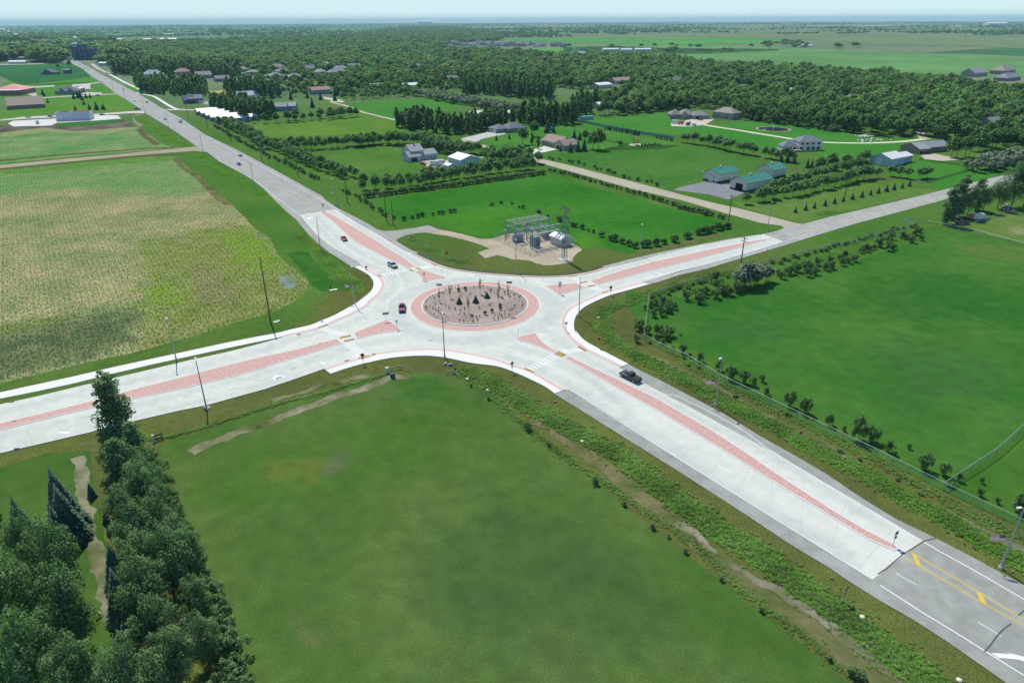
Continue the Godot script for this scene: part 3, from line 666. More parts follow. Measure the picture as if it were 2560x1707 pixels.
	var circle := func(r: float, n: int) -> PackedVector2Array:
		var q := PackedVector2Array()
		for k in n:
			q.append(cen + Vector2(cos(TAU * k / n), sin(TAU * k / n)) * r)
		return q
	M.centre = cen
	var ap := thing("truck_apron", "round red paved apron circling the gravel island", "apron", Vector3.ZERO)
	ap.set_meta("kind", "structure")
	mi("kerb", slab(circle.call(20.3, 96), 0.05, 0.19), M.kerb, ap)
	mi("red_paving", sheet(circle.call(20.05, 96), 0.197), M.red, ap)
	var isl := thing("gravel_island", "round island of pinkish-grey gravel in the roundabout's middle", "island", Vector3.ZERO)
	isl.set_meta("kind", "structure")
	mi("kerb", slab(circle.call(16.75, 96), 0.1, 0.36), M.kerb, isl)
	mi("gravel_bed", patch(circle.call(16.35, 96), 0.367, 1.0, tone(lit(176, 160, 152), lit(196, 180, 172), 6.0)), M.gravel, isl)
	# islands between the lanes
	median(v([-89.1,-312.8,-87.02,-314.7,-79.08,-303.7,-70.14,-290.5,-61.76,-277.9,-54,-266.2,-46.66,-254.5,-39.98,-244.4,-34.72,-235,-37.45,-233.3,-42.21,-238.9,-47.77,-245.3,-52.81,-252,-58.09,-259,-62.43,-264.5,-65.81,-270.1,-70.56,-279.1,-77.92,-293.4,-84.17,-304.3]), "long red-paved median on the highway above the roundabout")
	median(v([-34.88,-229.5,-31.38,-231.6,-22.89,-223.4,-23.06,-222.7,-26.23,-221.4,-30.09,-218.4,-30.64,-219.1,-31.54,-222.8,-32.91,-226.3]), "small red splitter island at the highway entry")
	median(v([26.51,-219.5,30.27,-221.8,30.53,-222.8,41.03,-231.4,51.95,-239.1,63.17,-245.7,74.92,-252.5,87.09,-259.2,97.67,-264.9,105.48,-267.5,94.17,-259.5,81.03,-250,68.84,-241.7,57.47,-234.5,46.66,-227.6,36.29,-220.3,29.72,-215.9,28.67,-215]), "long red-paved median on the right-hand road")
	median(v([10.98,-214.9,16.52,-216,21.9,-217.2,25.01,-212.7,20.59,-209.9,16.8,-206.9,15.61,-205.6,14.71,-206.9,12.82,-210.9]), "red splitter island at the right-hand entry with a blue route sign")
	median(v([13.44,-160.9,15.14,-162.1,20.34,-155.8,24.88,-150.6,29.17,-145.47,33.91,-139.82,42.96,-126.49,48.87,-116.03,51.7,-110.45,55.12,-104.44,58.28,-98.9,61.38,-94.15,65.01,-89.72,64.97,-88.66,64.05,-88.32,61.08,-90.82,57.26,-96.5,53.17,-102.93,48.8,-109.52,44.52,-116.49,32.66,-134.32,28.32,-140.2,22.85,-147.94,17.66,-155.2]), "long red-paved median tapering to lower right")
	median(v([.95,-173.6,3.76,-175.4,6.51,-177.2,7.06,-176.2,7.88,-172.6,9.43,-169.1,10.96,-166.5,12.08,-165.2,11.02,-164.2,8.56,-166.3,6.05,-168.7,3.1,-170.9]), "red splitter island at the lower right entry")
	median(v([-131.1,-119.91,-114.09,-129.85,-109.09,-133.01,-103.89,-136.28,-97.48,-140.56,-91.06,-145.68,-83.97,-150.4,-76.64,-155.8,-68.75,-161.1,-58.64,-166.7,-59.47,-166.2,-54.82,-169.5,-49.11,-173.6,-46.81,-170.5,-52.03,-165.9,-57.99,-161,-62.28,-157.6,-63.66,-155.7,-71.34,-150.3,-78.88,-145.88,-86.22,-141.95,-93.41,-138.47,-100,-134.57,-106.14,-130.57,-112,-126.76,-128.83,-117.17]), "long red-paved median on the left-hand concrete road")
	median(v([-45.44,-177.1,-42.08,-181.3,-37.79,-186.4,-36.57,-186.4,-31.5,-179.2,-31.53,-178.8,-35.59,-177.9,-40.04,-175.6,-43.58,-173.1]), "red splitter island at the left-hand entry")
	# pavements
	walk(v([-37.6,-249.3,-36.12,-246.9,-29.33,-238.5,-27.35,-236.2,-22.56,-232,-17.02,-229.1,-9.7,-226.5,-.16,-224.2,5.49,-223.3,12.27,-222.7,19.4,-223.6,24.29,-225.5,29.33,-228.1,34.47,-232.6]), v([-35.41,-250.9,-31.18,-245.5,-25.45,-238.7,-34.81,-251.1,-29.52,-242.8,-22.94,-236.7,-17.27,-233.1,-9.83,-230,1.52,-227.4,5.55,-226.1,10.53,-225.5,14.83,-226.3,19.67,-227.3,24.7,-229.9,32.42,-234.8]), -0.65, "white pavement curving round the substation corner")
	walk(v([44.37,-218,36.68,-212.8,32.97,-210.5,28.42,-207,24.84,-203.5,21,-199.5,17.68,-195.3,15.92,-191.3,14.83,-187.4,14.35,-183.4,14.43,-180.9,15.01,-176.6,16.24,-172.5,17.81,-168.8,20.42,-164.3,24.29,-159.4,27.51,-155.2]), v([46.1,-215.5,38.54,-210.3,31.9,-205.8,26.23,-200.3,22.56,-195.8,20.53,-192,19.18,-188.4,18.29,-183.8,17.98,-179,18.47,-175.7,18.42,-178,19.25,-174.3,20.61,-170.7,23.33,-166.6,26.13,-162.6,30.09,-157.2]), -0.65, "white pavement curving round the playing-field corner")
	walk(v([12.83,-143.87,9.45,-148.24,6.06,-152.6,2.5,-155.8,-.65,-157.9,-4.49,-160.8,-10.82,-163.9,-16.47,-166,-21.71,-166.9,-26.84,-166.7,-32.62,-165.5,-37.64,-163.8,-37.53,-163,-40.89,-160.9,-43.25,-159.3,-46.27,-157,-48.31,-155.3]), v([10.09,-141.98,7.97,-145.33,4.43,-149.17,.22,-153.2,-4.15,-156.3,-10.53,-158.1,-18.45,-161.6,-24.36,-162.5,-31.96,-161.3,-37.97,-158.4,-37,-159.2,-42.41,-155.5,-45.9,-152.5]), -0.65, "white pavement curving round the near lawn's corner")
	walk(v([-64.82,-174.7,-56.72,-179.8,-53.23,-184.1,-50.51,-188.1,-47.38,-192.8,-44.92,-198.5,-44.46,-202.2,-43.12,-206.9,-42.5,-212.4,-42.91,-217.6,-43.93,-220.9,-45.04,-223.3,-46.95,-226.1,-50.82,-231.5,-54.33,-236.4]), v([-68.26,-176.5,-63.49,-180.1,-59.13,-182.9,-56.75,-186.1,-54.44,-189.2,-52.54,-192.6,-49.42,-199.2,-48.27,-202.8,-47.1,-206.9,-46.35,-211.2,-46.53,-215.7,-47.55,-220.3,-49.25,-224.4,-51.28,-227.6,-53.91,-231.2,-56.76,-234.4]), -0.65, "white pavement curving round the crop-field corner")
	var pth := v([-62.42,-180,-73.35,-174.5,-79.23,-171.3,-87.54,-166.2,-95.47,-161.4,-103.02,-156.8,-110.04,-152,-116.93,-147.82,-123.53,-143.81,-141.93,-133.02,-139.49,-130.07,-121.48,-140.78,-114.76,-144.34,-107.95,-148.38,-101.19,-153.3,-93.9,-158.1,-86.08,-162.8,-77.87,-167.7,-70.95,-171.6,-65.3,-174.8,-61.31,-176.1])
	struct("footpath", slab(pth, 0.0, 0.13), M.walk, "straight white footpath beside the left-hand concrete road", "path")
	struct("footpath", slab(ribbon(smooth(v([-673.5,-1227,-640.7,-1178,-578,-1083,-527.9,-1009,-482.8,-943,-468.8,-922,-463.4,-908,-461.8,-891.9])), 3.4), 0.0, 0.12), M.walk, "white footpath right of the highway near the tall tree block", "path")
	struct("footpath", slab(ribbon(smooth(v([-460.1,-888.7,-443.3,-875.4,-422.1,-852.4,-398,-815.8,-370.3,-772,-349.6,-740,-336.6,-723.4])), 3.2), 0.0, 0.12), M.walk, "white footpath leading to the storage sheds", "path")
	struct("driveway", sheet(v([-349.1,-721.7,-337.7,-724.9,-311.5,-718.2,-308,-709.6,-332.9,-714.1,-339.7,-712.2]), 0.1), mat(lits(196, 196, 188)), "pale drive to the storage sheds", "driveway")
	for a in [[Vector2(-36.58, -231.9), Vector2(-35.01, -230)], [Vector2(-34.34, -233.5), Vector2(-32.54, -231.6)], [Vector2(-46.85, -226.3), Vector2(-45.44, -224)], [Vector2(-29.14, -238.1), Vector2(-27.23, -236)], [Vector2(23.17, -217.3), Vector2(25.59, -218.4)], [Vector2(25.44, -213.6), Vector2(27.97, -214.9)], [Vector2(19.74, -223.5), Vector2(22.54, -224.6)], [Vector2(29.41, -207.9), Vector2(31.69, -209.3)], [Vector2(11.5, -163.7), Vector2(13.44, -161.7)], [Vector2(12.31, -164.5), Vector2(14.2, -162.3)], [Vector2(18.22, -167.6), Vector2(19.9, -165)], [Vector2(3.25, -154.9), Vector2(5.49, -152.8)], [Vector2(-48.31, -174), Vector2(-45.7, -175.5)], [Vector2(-46.7, -171.8), Vector2(-44.17, -173.2)], [Vector2(-56.31, -181.1), Vector2(-54.13, -183)], [Vector2(-40.56, -161.2), Vector2(-37.88, -162.5)]]:
		pads(a[0], a[1], 0.75)
	# paint on the concrete
	var w: Material = M.white_paint
	crosswalk(deck, Vector2(4.22, -154.4), Vector2(11.63, -162.1), 8, Vector2(11.43, -153.1) - Vector2(6.45, -158.8), wy, w)
	crosswalk(deck, Vector2(13.94, -164.2), Vector2(18.49, -166.1), 5, Vector2(11.43, -153.1) - Vector2(6.45, -158.8), wy, w)
	crosswalk(deck, Vector2(-54.96, -180.6), Vector2(-47.83, -176), 7, Vector2(-49.11, -173.6) - Vector2(-54.82, -169.5), wy, w)
	crosswalk(deck, Vector2(-45.51, -170.6), Vector2(-39.72, -162.7), 8, Vector2(-46.81, -170.5) - Vector2(-52.03, -165.9), wy, w)
	crosswalk(deck, Vector2(21.13, -223.3), Vector2(23.71, -218), 5, Vector2(33.62, -224.1) - Vector2(26.51, -219.5), wy, w)
	crosswalk(deck, Vector2(27.03, -213.6), Vector2(29.85, -208.8), 5, Vector2(37.25, -216.7) - Vector2(28.67, -215), wy, w)
	crosswalk(deck, Vector2(-45.22, -225.8), Vector2(-37.86, -231), 6, Vector2(-42.21, -238.9) - Vector2(-52.81, -252), wy, w)
	crosswalk(deck, Vector2(-32.57, -233.5), Vector2(-29.63, -234.6), 4, Vector2(-39.98, -244.4) - Vector2(-46.66, -254.5), wy, w)
	# sawn joints across the slabs
	var jm := mat(lits(206, 211, 204), 0.85)
	for a in [[v([70.01,-90.69,54.24,-116.42,49.41,-126.73,39.58,-139.88,35.7,-142,28.63,-152.9]), v([57.31,-81.92,47.72,-95.4,33.95,-114.78,20.23,-134.43,16.3,-140.63,13.88,-143.66])], [v([-129.81,-132.11,-119.69,-138.13,-113.22,-141.89,-102.23,-149.3,-91.43,-156.3,-85.12,-160.5,-76.99,-165.3,-64.99,-174.4]), v([-115.48,-113.23,-103.33,-119.78,-98.38,-122.47,-92.23,-125.84,-84.57,-130.5,-76.98,-134.65,-71.13,-137.3,-60.1,-144.77])], [v([-97.02,-308.4,-87.42,-288.7,-80.44,-275.2,-74.7,-265.6,-69.61,-257.8,-63.63,-250.1,-58.55,-243.1]), v([-83.12,-317.7,-74,-303,-67.72,-293.2,-56.44,-276.8,-47.38,-262.4,-42.49,-254.8,-38.38,-249.7])], [v([104.01,-273.3,93.41,-268.4,80.88,-262,68.74,-255.2,56.81,-247.1,45.44,-239,35.4,-231.9]), v([109.24,-264,95.74,-253.7,82.85,-244.7,70.71,-236.2,59.48,-229.2,52.13,-223.8,45.05,-218.5])]]:
		var n := 0.0
		for k in a[0].size() - 1:
			n += a[0][k].distance_to(a[0][k + 1])
		n = roundf(n / 4.6)
		for k in int(n):
			var at := func(l: PackedVector2Array) -> Vector2:
				var f := (k + 0.5) / n * (l.size() - 1)
				return l[int(f)].lerp(l[int(f) + 1], f - int(f))
			paint(deck, "slab_joint", PackedVector2Array([at.call(a[0]), at.call(a[1])]), 0.09, 0.1235, jm)
	var thin := 0.16
	for l in [v([-93.36,-308.7,-86.73,-297.5,-80.12,-285.4,-72.73,-271.2,-66.55,-260.9,-60.68,-252.1,-55.46,-245.4,-50.47,-239]), v([-40.42,-227.1,-38.28,-222.2,-37.25,-217.5,-37.07,-212.4,-38.28,-205.6,-39.69,-202.1,-39.48,-203,-38.55,-194.5]), v([-53.16,-182.1,-49.38,-187.6,-46.13,-191.7,-42.76,-196]), v([-61.65,-170.5,-57.72,-173.3,-52.99,-177.4]), v([-125.22,-112.8,-107.32,-123.02,-93.63,-130.36,-87.41,-134.19,-80.09,-138.36,-71.51,-142.72,-64.14,-147.65,-55.59,-155.9,-56.31,-155.2,-50.59,-160.2,-44.05,-166.4]), v([-41.58,-167.9,-36.33,-170.9,-30.89,-172.3,-22.33,-172.5,-23.47,-172.1,-15.25,-171.1,-9.08,-169.1,-1.04,-165,6.62,-158.8]), v([-4.35,-166.4,-.66,-164.3,2.95,-161.8,6.83,-159.4]), v([9.72,-156.7,13.1,-152.3,17.15,-147.02])]:
		paint(deck, "lane_line", smooth(l), thin, wy, w)
	dashes(deck, "lane_dash", v([20.1,-142.87,21.75,-140.42,40.87,-113.22,47.87,-103.27,54.8,-93.44]), 3.05, 9.15, 0.15, wy, w)
	dashes(deck, "lane_dash", v([-112.96,-136.36,-102.61,-143.31,-91.96,-150,-81.77,-157.2,-72.02,-163.7]), 4.5, 10.0, 0.15, wy, w)
	dashes(deck, "yield_dash", v([7.83,-176.2,13.3,-177.1]), 0.5, 0.55, 0.4, wy, w)
	dashes(deck, "yield_dash", v([11.2,-222.4,11.26,-215.1]), 0.5, 0.55, 0.4, wy, w)
	for l in [v([57.31,-81.92,47.72,-95.4,33.95,-114.78,20.23,-134.43,16.3,-140.63,13.88,-143.66]), v([70.01,-90.69,54.24,-116.42,49.41,-126.73,39.58,-139.88,35.7,-142,28.63,-152.9]), v([-97.02,-308.4,-87.42,-288.7,-80.44,-275.2,-74.7,-265.6,-69.61,-257.8,-63.63,-250.1,-58.55,-243.1]), v([-83.12,-317.7,-67.72,-293.2,-56.44,-276.8,-47.38,-262.4,-42.49,-254.8,-38.38,-249.7]), v([35.4,-231.9,45.44,-239,56.81,-247.1,68.74,-255.2,80.88,-262,93.41,-268.4,104.01,-273.3]), v([109.24,-264,95.74,-253.7,82.85,-244.7,70.71,-236.2,59.48,-229.2,52.13,-223.8,45.05,-218.5])]:
		paint(deck, "edge_line", smooth(l), 0.2, wy, w)
	for l in [v([-49.2,-158.9,-48.36,-158.4,-48.34,-159.2,-48.23,-158.2,-48.93,-157.8,-50.39,-158.7,-50.44,-158.9]), v([-99.4,-126.4,-96.77,-126.13,-96.67,-126.88,-96.26,-125.62,-97.1,-125.28,-99.02,-126])]:
		mi("turn_arrow", sheet(l, wy), w, deck)
	for l in [v([-60.1,-150.5,-57.88,-151.5,-57.04,-150.3,-59.05,-149.21]), v([-60.04,-151.6,-57.75,-151.9,-56.74,-150.8,-58.69,-149.42]), v([-92.78,-303.1,-90.9,-303.5,-89.76,-301.2,-91.45,-300.4])]:
		mi("paint_block", sheet(l, wy), w, deck)
	for a in [[Vector2(-43.43, -159.5), 0.0], [Vector2(-60.65, -176.3), 0.2], [Vector2(-52.93, -170.3), 0.2], [Vector2(-117.68, -139.1), 0.2], [Vector2(-103.8, -119.69), 0.2], [Vector2(-111.41, -130.46), 0.2], [Vector2(9.98, -138.1), 0.5], [Vector2(-42.99, -159.8), 0.1]]:
		tag(mi("drain_grate", box_mesh(g3(a[0], 0.14), Vector3(0.9, 0.2, 0.45), a[1]), mat(lits(120, 110, 96), 0.7)), "small rusty drain grate set in the concrete", "drain", "drain grates in the concrete")
	# asphalt paint, lower right
	var sr: Node = get_node("south_road")
	var sy := 0.097
	for l in [v([57.86,-80.81,61.46,-75.42,64.83,-70.88,66.61,-68.3,69.41,-64.38,73.8,-58.14]), v([68.54,-93.05,71.33,-88.52,74.79,-83.64,78.51,-77.76,83.26,-70.44])]:
		paint(sr, "edge_line", l, 0.22, sy, w)
	for l in [v([64.52,-87.16,66.45,-84.59,69.65,-80.21,72,-76.75,74.36,-73.71,75.05,-72.67,79.85,-66.01]), v([66.42,-88.39,68.18,-85.73,70.7,-81.99,72.27,-79.56,74.13,-76.65,75.96,-74.02,80.69,-67.1])]:
		paint(sr, "yellow_line", shift(l, 0.14), 0.12, sy, M.yellow_paint)
		paint(sr, "yellow_line", shift(l, -0.14), 0.12, sy, M.yellow_paint)
	for l in [v([66.59,-88.05,67.08,-87.46,66.57,-84.59,66.08,-85.31]), v([72.21,-79.4,72.82,-78.96,72.14,-76.62,71.59,-77.27])]:
		mi("yellow_bar", sheet(l, sy + 0.004), M.yellow_paint, sr)
	for l in [v([61.72,-83.3,63.54,-80.87]), v([68.81,-73.38,70.56,-70.82])]:
		paint(sr, "lane_dash", l, 0.14, sy, w)
	mi("turn_arrow", sheet(v([67.24,-68,69.99,-67.76,68.91,-68.29,71.42,-67.34,73.56,-66.51,72.48,-64.97,70.92,-66.6,70.34,-66.87,67.74,-67.2]), sy), w, sr)
	paint(sr, "tar_seal", smooth(v([66.52,-68.22,67.98,-69.27,69.41,-70.43,71.01,-71.62,73.45,-73.09])), 0.22, sy + 0.008, mat(lits(96, 104, 106)))
	paint(sr, "tar_seal", smooth(v([75.54,-74.6,76.91,-75.42,78.39,-76.25])), 0.22, sy + 0.008, mat(lits(96, 104, 106)))
	paint(sr, "construction_joint", v([58.68,-83.11,60.46,-84.2,64.34,-87.02,65,-87.54,67.11,-88.78,70.29,-90.74,72.82,-91.44]), 0.22, 0.128, M.joint)
	# highway paint
	var hw: Node = get_node("highway")
	var hy := 0.097
	var yl := mat(lits(216, 196, 128))
	for l in [v([-287.5,-611.7,-220.1,-504.3,-174.4,-436.9,-149.92,-402.6,-119.62,-356.1,-104.04,-333.1,-89.63,-313.2]), v([-283.7,-611.5,-221.9,-513.9,-176.2,-446.8,-151.1,-411.1,-118.95,-362.8,-101.89,-338.5,-86.18,-315.8])]:
		paint(hw, "yellow_line", l, 0.25, hy, yl)
	for t in [0.02, 0.2, 0.4, 0.6, 0.8, 0.98]:
		paint(hw, "yellow_bar", PackedVector2Array([Vector2(-118.44, -354.7).lerp(Vector2(-89.63, -313.2), t), Vector2(-118.2, -362.1).lerp(Vector2(-86.31, -316.3), t)]), 0.4, hy, yl)
	for l in [v([-97.06,-308.1,-116.76,-339.4,-136.49,-372.4,-158.4,-404.9,-186,-443]), v([-80.67,-315.7,-93.95,-335.9,-119.62,-374.6,-150.5,-420,-187.9,-473.7,-222.6,-523.9])]:
		paint(hw, "edge_line", l, 0.2, hy, w)
	paint(get_node("east_road"), "yellow_line", v([106.44,-268.7,113.18,-273.4,125.13,-280.4,162.4,-303.5,192.8,-323.2,227.8,-346.9,268.9,-375.7]), 0.3, 0.102, yl)
	paint(get_node("east_road"), "edge_line", v([109.06,-263.5,114.69,-267.7,122.07,-272.6]), 0.2, 0.102, w)
	# drives and yards
	for a in [
		[v([-36.48,-529.6,-19.57,-557.6,-6.88,-558.7,-3.94,-549.5,-14.4,-535.3,-22.34,-525,-24.87,-508.5,-28.82,-513.1]), lit(214, 212, 206), "wide pale drive in front of the dark hip-roofed house"],
		[v([10.24,-465.8,16.05,-479.8,23.66,-492.7,27.39,-485.4,31.58,-479.4,22.56,-468.3,13.49,-459.8]), lit(242, 236, 224), "bright drive of the brown-roofed house"],
		[v([-60.63,-443,-52.93,-440.8,-41.77,-440.5,-18.23,-456.3,-17.93,-448,-34.3,-439.9,-40.29,-423.3,-50.3,-416.8,-53.93,-429.2]), lit(206, 194, 172), "tan farm drive with parked cars"],
		[v([84.74,-354.7,89.3,-361.4,105.78,-374.3,117.29,-367.2,120.17,-348.7,106.74,-333.3,100.35,-344.5,91.38,-350.5]), lit(150, 156, 160), "grey asphalt pad by the green-roofed sheds"],
		[v([146.37,-615.7,166.6,-636.1,179.7,-628.8,163.3,-595.3,146.44,-583.8,132.79,-587.6,136.88,-606.8]), lit(222, 212, 198), "pale yard with orange and blue machines"],
		[ribbon(smooth(v([161.4,-595.3,171.3,-578,181.2,-563.1,193.7,-541.4,205.6,-521.9,213.6,-511.6,222.2,-504.2,238.2,-499.9,255.7,-499.4,272.7,-502.2,289.5,-508.2,307.8,-518.3])), 5.0), lit(236, 232, 206), "long cream drive curving past the pond"],
		[v([265.5,-451.3,277.3,-456.3,281.1,-444.7,282.5,-434.6,268.6,-431.1,259.9,-435.2]), lit(212, 200, 186), "tan parking apron by the low brown house"],
		[v([324,-566.7,328.6,-566.5,314.7,-532.8,306.3,-515.7,300.7,-517.2,310.9,-540.2]), lit(206, 196, 178), "tan gravel drive entering the woods"],
		[v([-672,-1003,-656.9,-1002,-545.2,-831.2,-509.4,-785.8,-510.2,-769.5,-569.9,-860.9,-598.6,-892.9]), lit(206, 200, 192), "wide pale parking lot between the brown-roofed hall and the office"],
		[v([-553.3,-840.9,-536.7,-859.5,-514.2,-873.5,-482.6,-889.7,-477.1,-881.1,-508.4,-863.2,-530.7,-849.4,-546.2,-831.2]), lit(212, 210, 202), "narrow pale drive below the office"],
		[v([-653.8,-995,-636.2,-1014,-623.8,-994,-638.5,-973]), lit(214, 212, 206), "narrow pale path left of the office"],
		[v([-618.3,-1024,-606.6,-1037,-601.7,-1062,-589.8,-1047,-596.7,-1033,-553.3,-959,-562.4,-947,-587.3,-973]), lit(216, 212, 206), "pale car park right of the office"],
		[v([-534.9,-895.3,-532.2,-909,-510,-902,-499.4,-883.1,-516,-876.6]), lit(222, 218, 210), "small pale car park below the office"],
		[v([-783,-1211,-768.1,-1223,-768.8,-1263,-816.1,-1353,-734.1,-1231,-745.1,-1208]), lit(212, 208, 204), "pale yard around the dark vaulted house"],
		[v([-464.9,-648.7,-455.7,-669.3,-433,-677.8,-402.2,-686.3,-377.6,-705.4,-364.8,-711.8,-353.9,-691.1,-370,-690.4,-395.7,-674.6,-422.7,-662.1,-445,-653.9,-459.8,-641.1]), lit(220, 218, 210), "pale site road along the half-built walls"],
		[v([-440.7,-622.8,-447.3,-639.5,-418,-653,-396.8,-676.6,-372.2,-675.7,-356.2,-650.8,-374.9,-637.1,-399.1,-624.1,-393.8,-608.1,-422.8,-602.4]), lit(236, 236, 230), "white concrete floor slab of the building site"],
		[v([-352.7,-665.7,-357.4,-684.7,-354.8,-691.1,-351.2,-662.6,-331.9,-630.1,-315.2,-608.2,-313.1,-597.9,-335,-630.2]), lit(164, 152, 132), "curving dirt track onto the building site"],
		[v([-874.6,-1529,-874,-1543,-810.2,-1440,-713.4,-1291,-685.4,-1258,-697.5,-1258,-784.5,-1387]), lit(206, 204, 196), "pale drive by the white metal shed"],
		[v([-337.3,-796.5,-330.5,-800.5,-300,-750.2,-304.2,-742.7,-338.8,-779.6]), lit(176, 182, 184), "grey drive of the dark slate house"],
		[v([-219.8,-841.5,-198.3,-817.2,-181.8,-794.3,-181.7,-777.4,-197.6,-782.2,-198.9,-799.3,-209.8,-813.1]), lit(214, 210, 192), "pale lane past the brown-roofed two-storey house"],
		[ribbon(smooth(v([-193.8,-777.9,-171,-745.1,-156.3,-716.5,-142.76,-690.6,-125.61,-664.4,-158.6,-713.7,-134.46,-678.1,-116.2,-652,-94.52,-621.8])), 4.0), lit(214, 206, 178), "pale farm lane crossing the meadow"],
		[v([-384.8,-917,-371.7,-922,-358.5,-921,-345.4,-915,-346.4,-866.9,-358.8,-872.5]), lit(196, 186, 132), "straw-coloured clearing behind the slate house"],
		[v([-495.5,-1460,-461,-1485,-423.1,-1455,-346,-1335,-309.3,-1310,-304.6,-1277,-349.7,-1290,-420.1,-1376,-478.5,-1419]), lit(206, 204, 190), "pale street among the houses in the trees"],
		[v([-529.3,-1155,-516.6,-1163,-501,-1171,-489.8,-1144,-493.3,-1103,-485.6,-1057]), lit(206, 206, 196), "pale street beside the big grey-roofed house"],
		[v([-69.37,-1054,-50.05,-1048,-30.18,-1015,-31.79,-1000,-54.97,-1021]), lit(206, 204, 180), "pale lane by the red barn"],
		[v([154.8,-934,188.6,-953,218,-956,207.9,-927,172.4,-917,151.2,-906]), lit(206, 196, 176), "pale lane in front of the two dark houses"],
	]:
		struct("driveway", patch(a[0], 0.07, 6.0, tone(a[1] * 0.95, a[1] * 1.04, 2.0)), M.asphalt, a[2], "driveway")

# ---------------------------------------------------------------- trees
var clear := []        # [place, radius]: no tree is planted here
var crowns := {}
var trunks := {}

func foliage_mat(back: Color) -> StandardMaterial3D:
	var m := mat(Color.WHITE, 0.75)
	m.vertex_color_use_as_albedo = true
	m.metallic_specular = 0.25
	m.backlight_enabled = true
	m.backlight = back
	return m

# a crown of leaf clumps: lobes are [centre, radii]; n clumps of the given size on and in them, over a loose dark inner mass
func leafy(sd: int, lobes: Array, n: int, size: float, lo: Color, hi: Color, core := 0.62, lift := 0.25) -> ArrayMesh:
	var r := RandomNumberGenerator.new()
	r.seed = sd
	var vs := PackedVector3Array()
	var cs := PackedColorArray()
	var ix := PackedInt32Array()
	var ns := PackedVector3Array()
	var area := 0.0
	for l in lobes:
		area += pow(l[1].x * l[1].z * l[1].y, 0.667)
	for l in lobes:
		var rad: Vector3 = l[1]
		var ctr: Vector3 = l[0]
		var tint := r.randf_range(-0.16, 0.22)
		var m := int(n * pow(rad.x * rad.z * rad.y, 0.667) / area)
		for k in m:
			var d := Vector3(r.randfn(), r.randfn() + lift, r.randfn()).normalized()
			var f := r.randf_range(0.66, 1.06)
			var p := ctr + d * rad * f
			var nrm := (d + Vector3(r.randfn(), r.randfn() + 0.5, r.randfn()) * 0.65).normalized()
			var x := nrm.cross(Vector3(r.randfn(), r.randfn(), r.randfn())).normalized()
			var y := nrm.cross(x)
			var s := size * r.randf_range(0.6, 1.35)
			var a := vs.size()
			vs.append(p + x * s)
			vs.append(p + y * s * 0.62 + nrm * s * 0.15)
			vs.append(p - x * s)
			vs.append(p - y * s * 0.62 + nrm * s * 0.15)
			var c := lo.lerp(hi, clampf(r.randf() * 0.75 + 0.15 + tint, 0.0, 1.0))
			var sn := (nrm + d * 0.8 + Vector3(0, 0.45, 0)).normalized()
			for q in 4:
				cs.append(c)
				ns.append(sn)
			ix.append_array(PackedInt32Array([a, a + 2, a + 1, a, a + 3, a + 2]))
		if core > 0.0:
			var b := vs.size()
			for q in [Vector3.UP, Vector3.DOWN, Vector3.RIGHT, Vector3.LEFT, Vector3.BACK, Vector3.FORWARD]:
				vs.append(ctr + q * rad * core)
				cs.append(lo.lerp(hi, 0.35))
				ns.append(q)
			for q in [[0, 2, 4], [0, 4, 3], [0, 3, 5], [0, 5, 2], [1, 4, 2], [1, 3, 4], [1, 5, 3], [1, 2, 5]]:
				ix.append_array(PackedInt32Array([b + q[0], b + q[2], b + q[1]]))
	return arrays(vs, ix, cs, PackedVector2Array(), PackedVector2Array(), false, ns)

func round_lobes(sd: int, n: int, y: float, rx: float, ry: float) -> Array:
	var r := RandomNumberGenerator.new()
	r.seed = sd
	var out := [[Vector3(0, y, 0), Vector3(rx, ry, rx) * 0.72]]
	for k in n:
		var t := TAU * k / n + r.randf_range(-0.3, 0.3)
		var h := r.randf_range(-0.55, 0.75)
		var s := sqrt(maxf(0.1, 1.0 - h * h)) * r.randf_range(0.5, 0.66)
		var q := r.randf_range(0.36, 0.52)
		out.append([Vector3(cos(t) * rx * s, y + h * ry * 0.62, sin(t) * rx * s), Vector3(rx, ry * 0.9, rx) * q])
	out.append([Vector3(0, y + ry * 0.52, 0), Vector3(rx, ry, rx) * 0.45])
	return out

func tall_lobes(sd: int, n: int, y0: float, y1: float, r0: float) -> Array:   # poplar: tufts round a tall axis
	var r := RandomNumberGenerator.new()
	r.seed = sd
	var out := []
	for k in n:
		var f := (k + 0.5) / n
		var w := r0 * (0.55 + 1.2 * f) if f < 0.35 else r0 * pow(1.0 - (f - 0.35) / 0.68, 0.38)
		var t := r.randf() * TAU
		out.append([Vector3(cos(t) * w * 0.42, lerpf(y0, y1, f), sin(t) * w * 0.42), Vector3(maxf(w * 0.62, r0 * 0.16), (y1 - y0) / n * 1.7, maxf(w * 0.62, r0 * 0.16))])
	return out

func feather_lobes(sd: int, n: int, y: float, rx: float, ry: float) -> Array:   # many small upswept sprays filling an uneven crown
	var r := RandomNumberGenerator.new()
	r.seed = sd
	var out := []
	for k in n:
		var d := Vector3(r.randfn(), r.randfn() * 0.9 + 0.15, r.randfn()).normalized()
		var f := pow(r.randf(), 0.45) * r.randf_range(0.8, 1.12)
		var p := Vector3(d.x * rx * f, y + d.y * ry * f, d.z * rx * f)
		var w := rx * r.randf_range(0.22, 0.36)
		out.append([p, Vector3(w, w * r.randf_range(1.1, 1.9), w)])
	return out

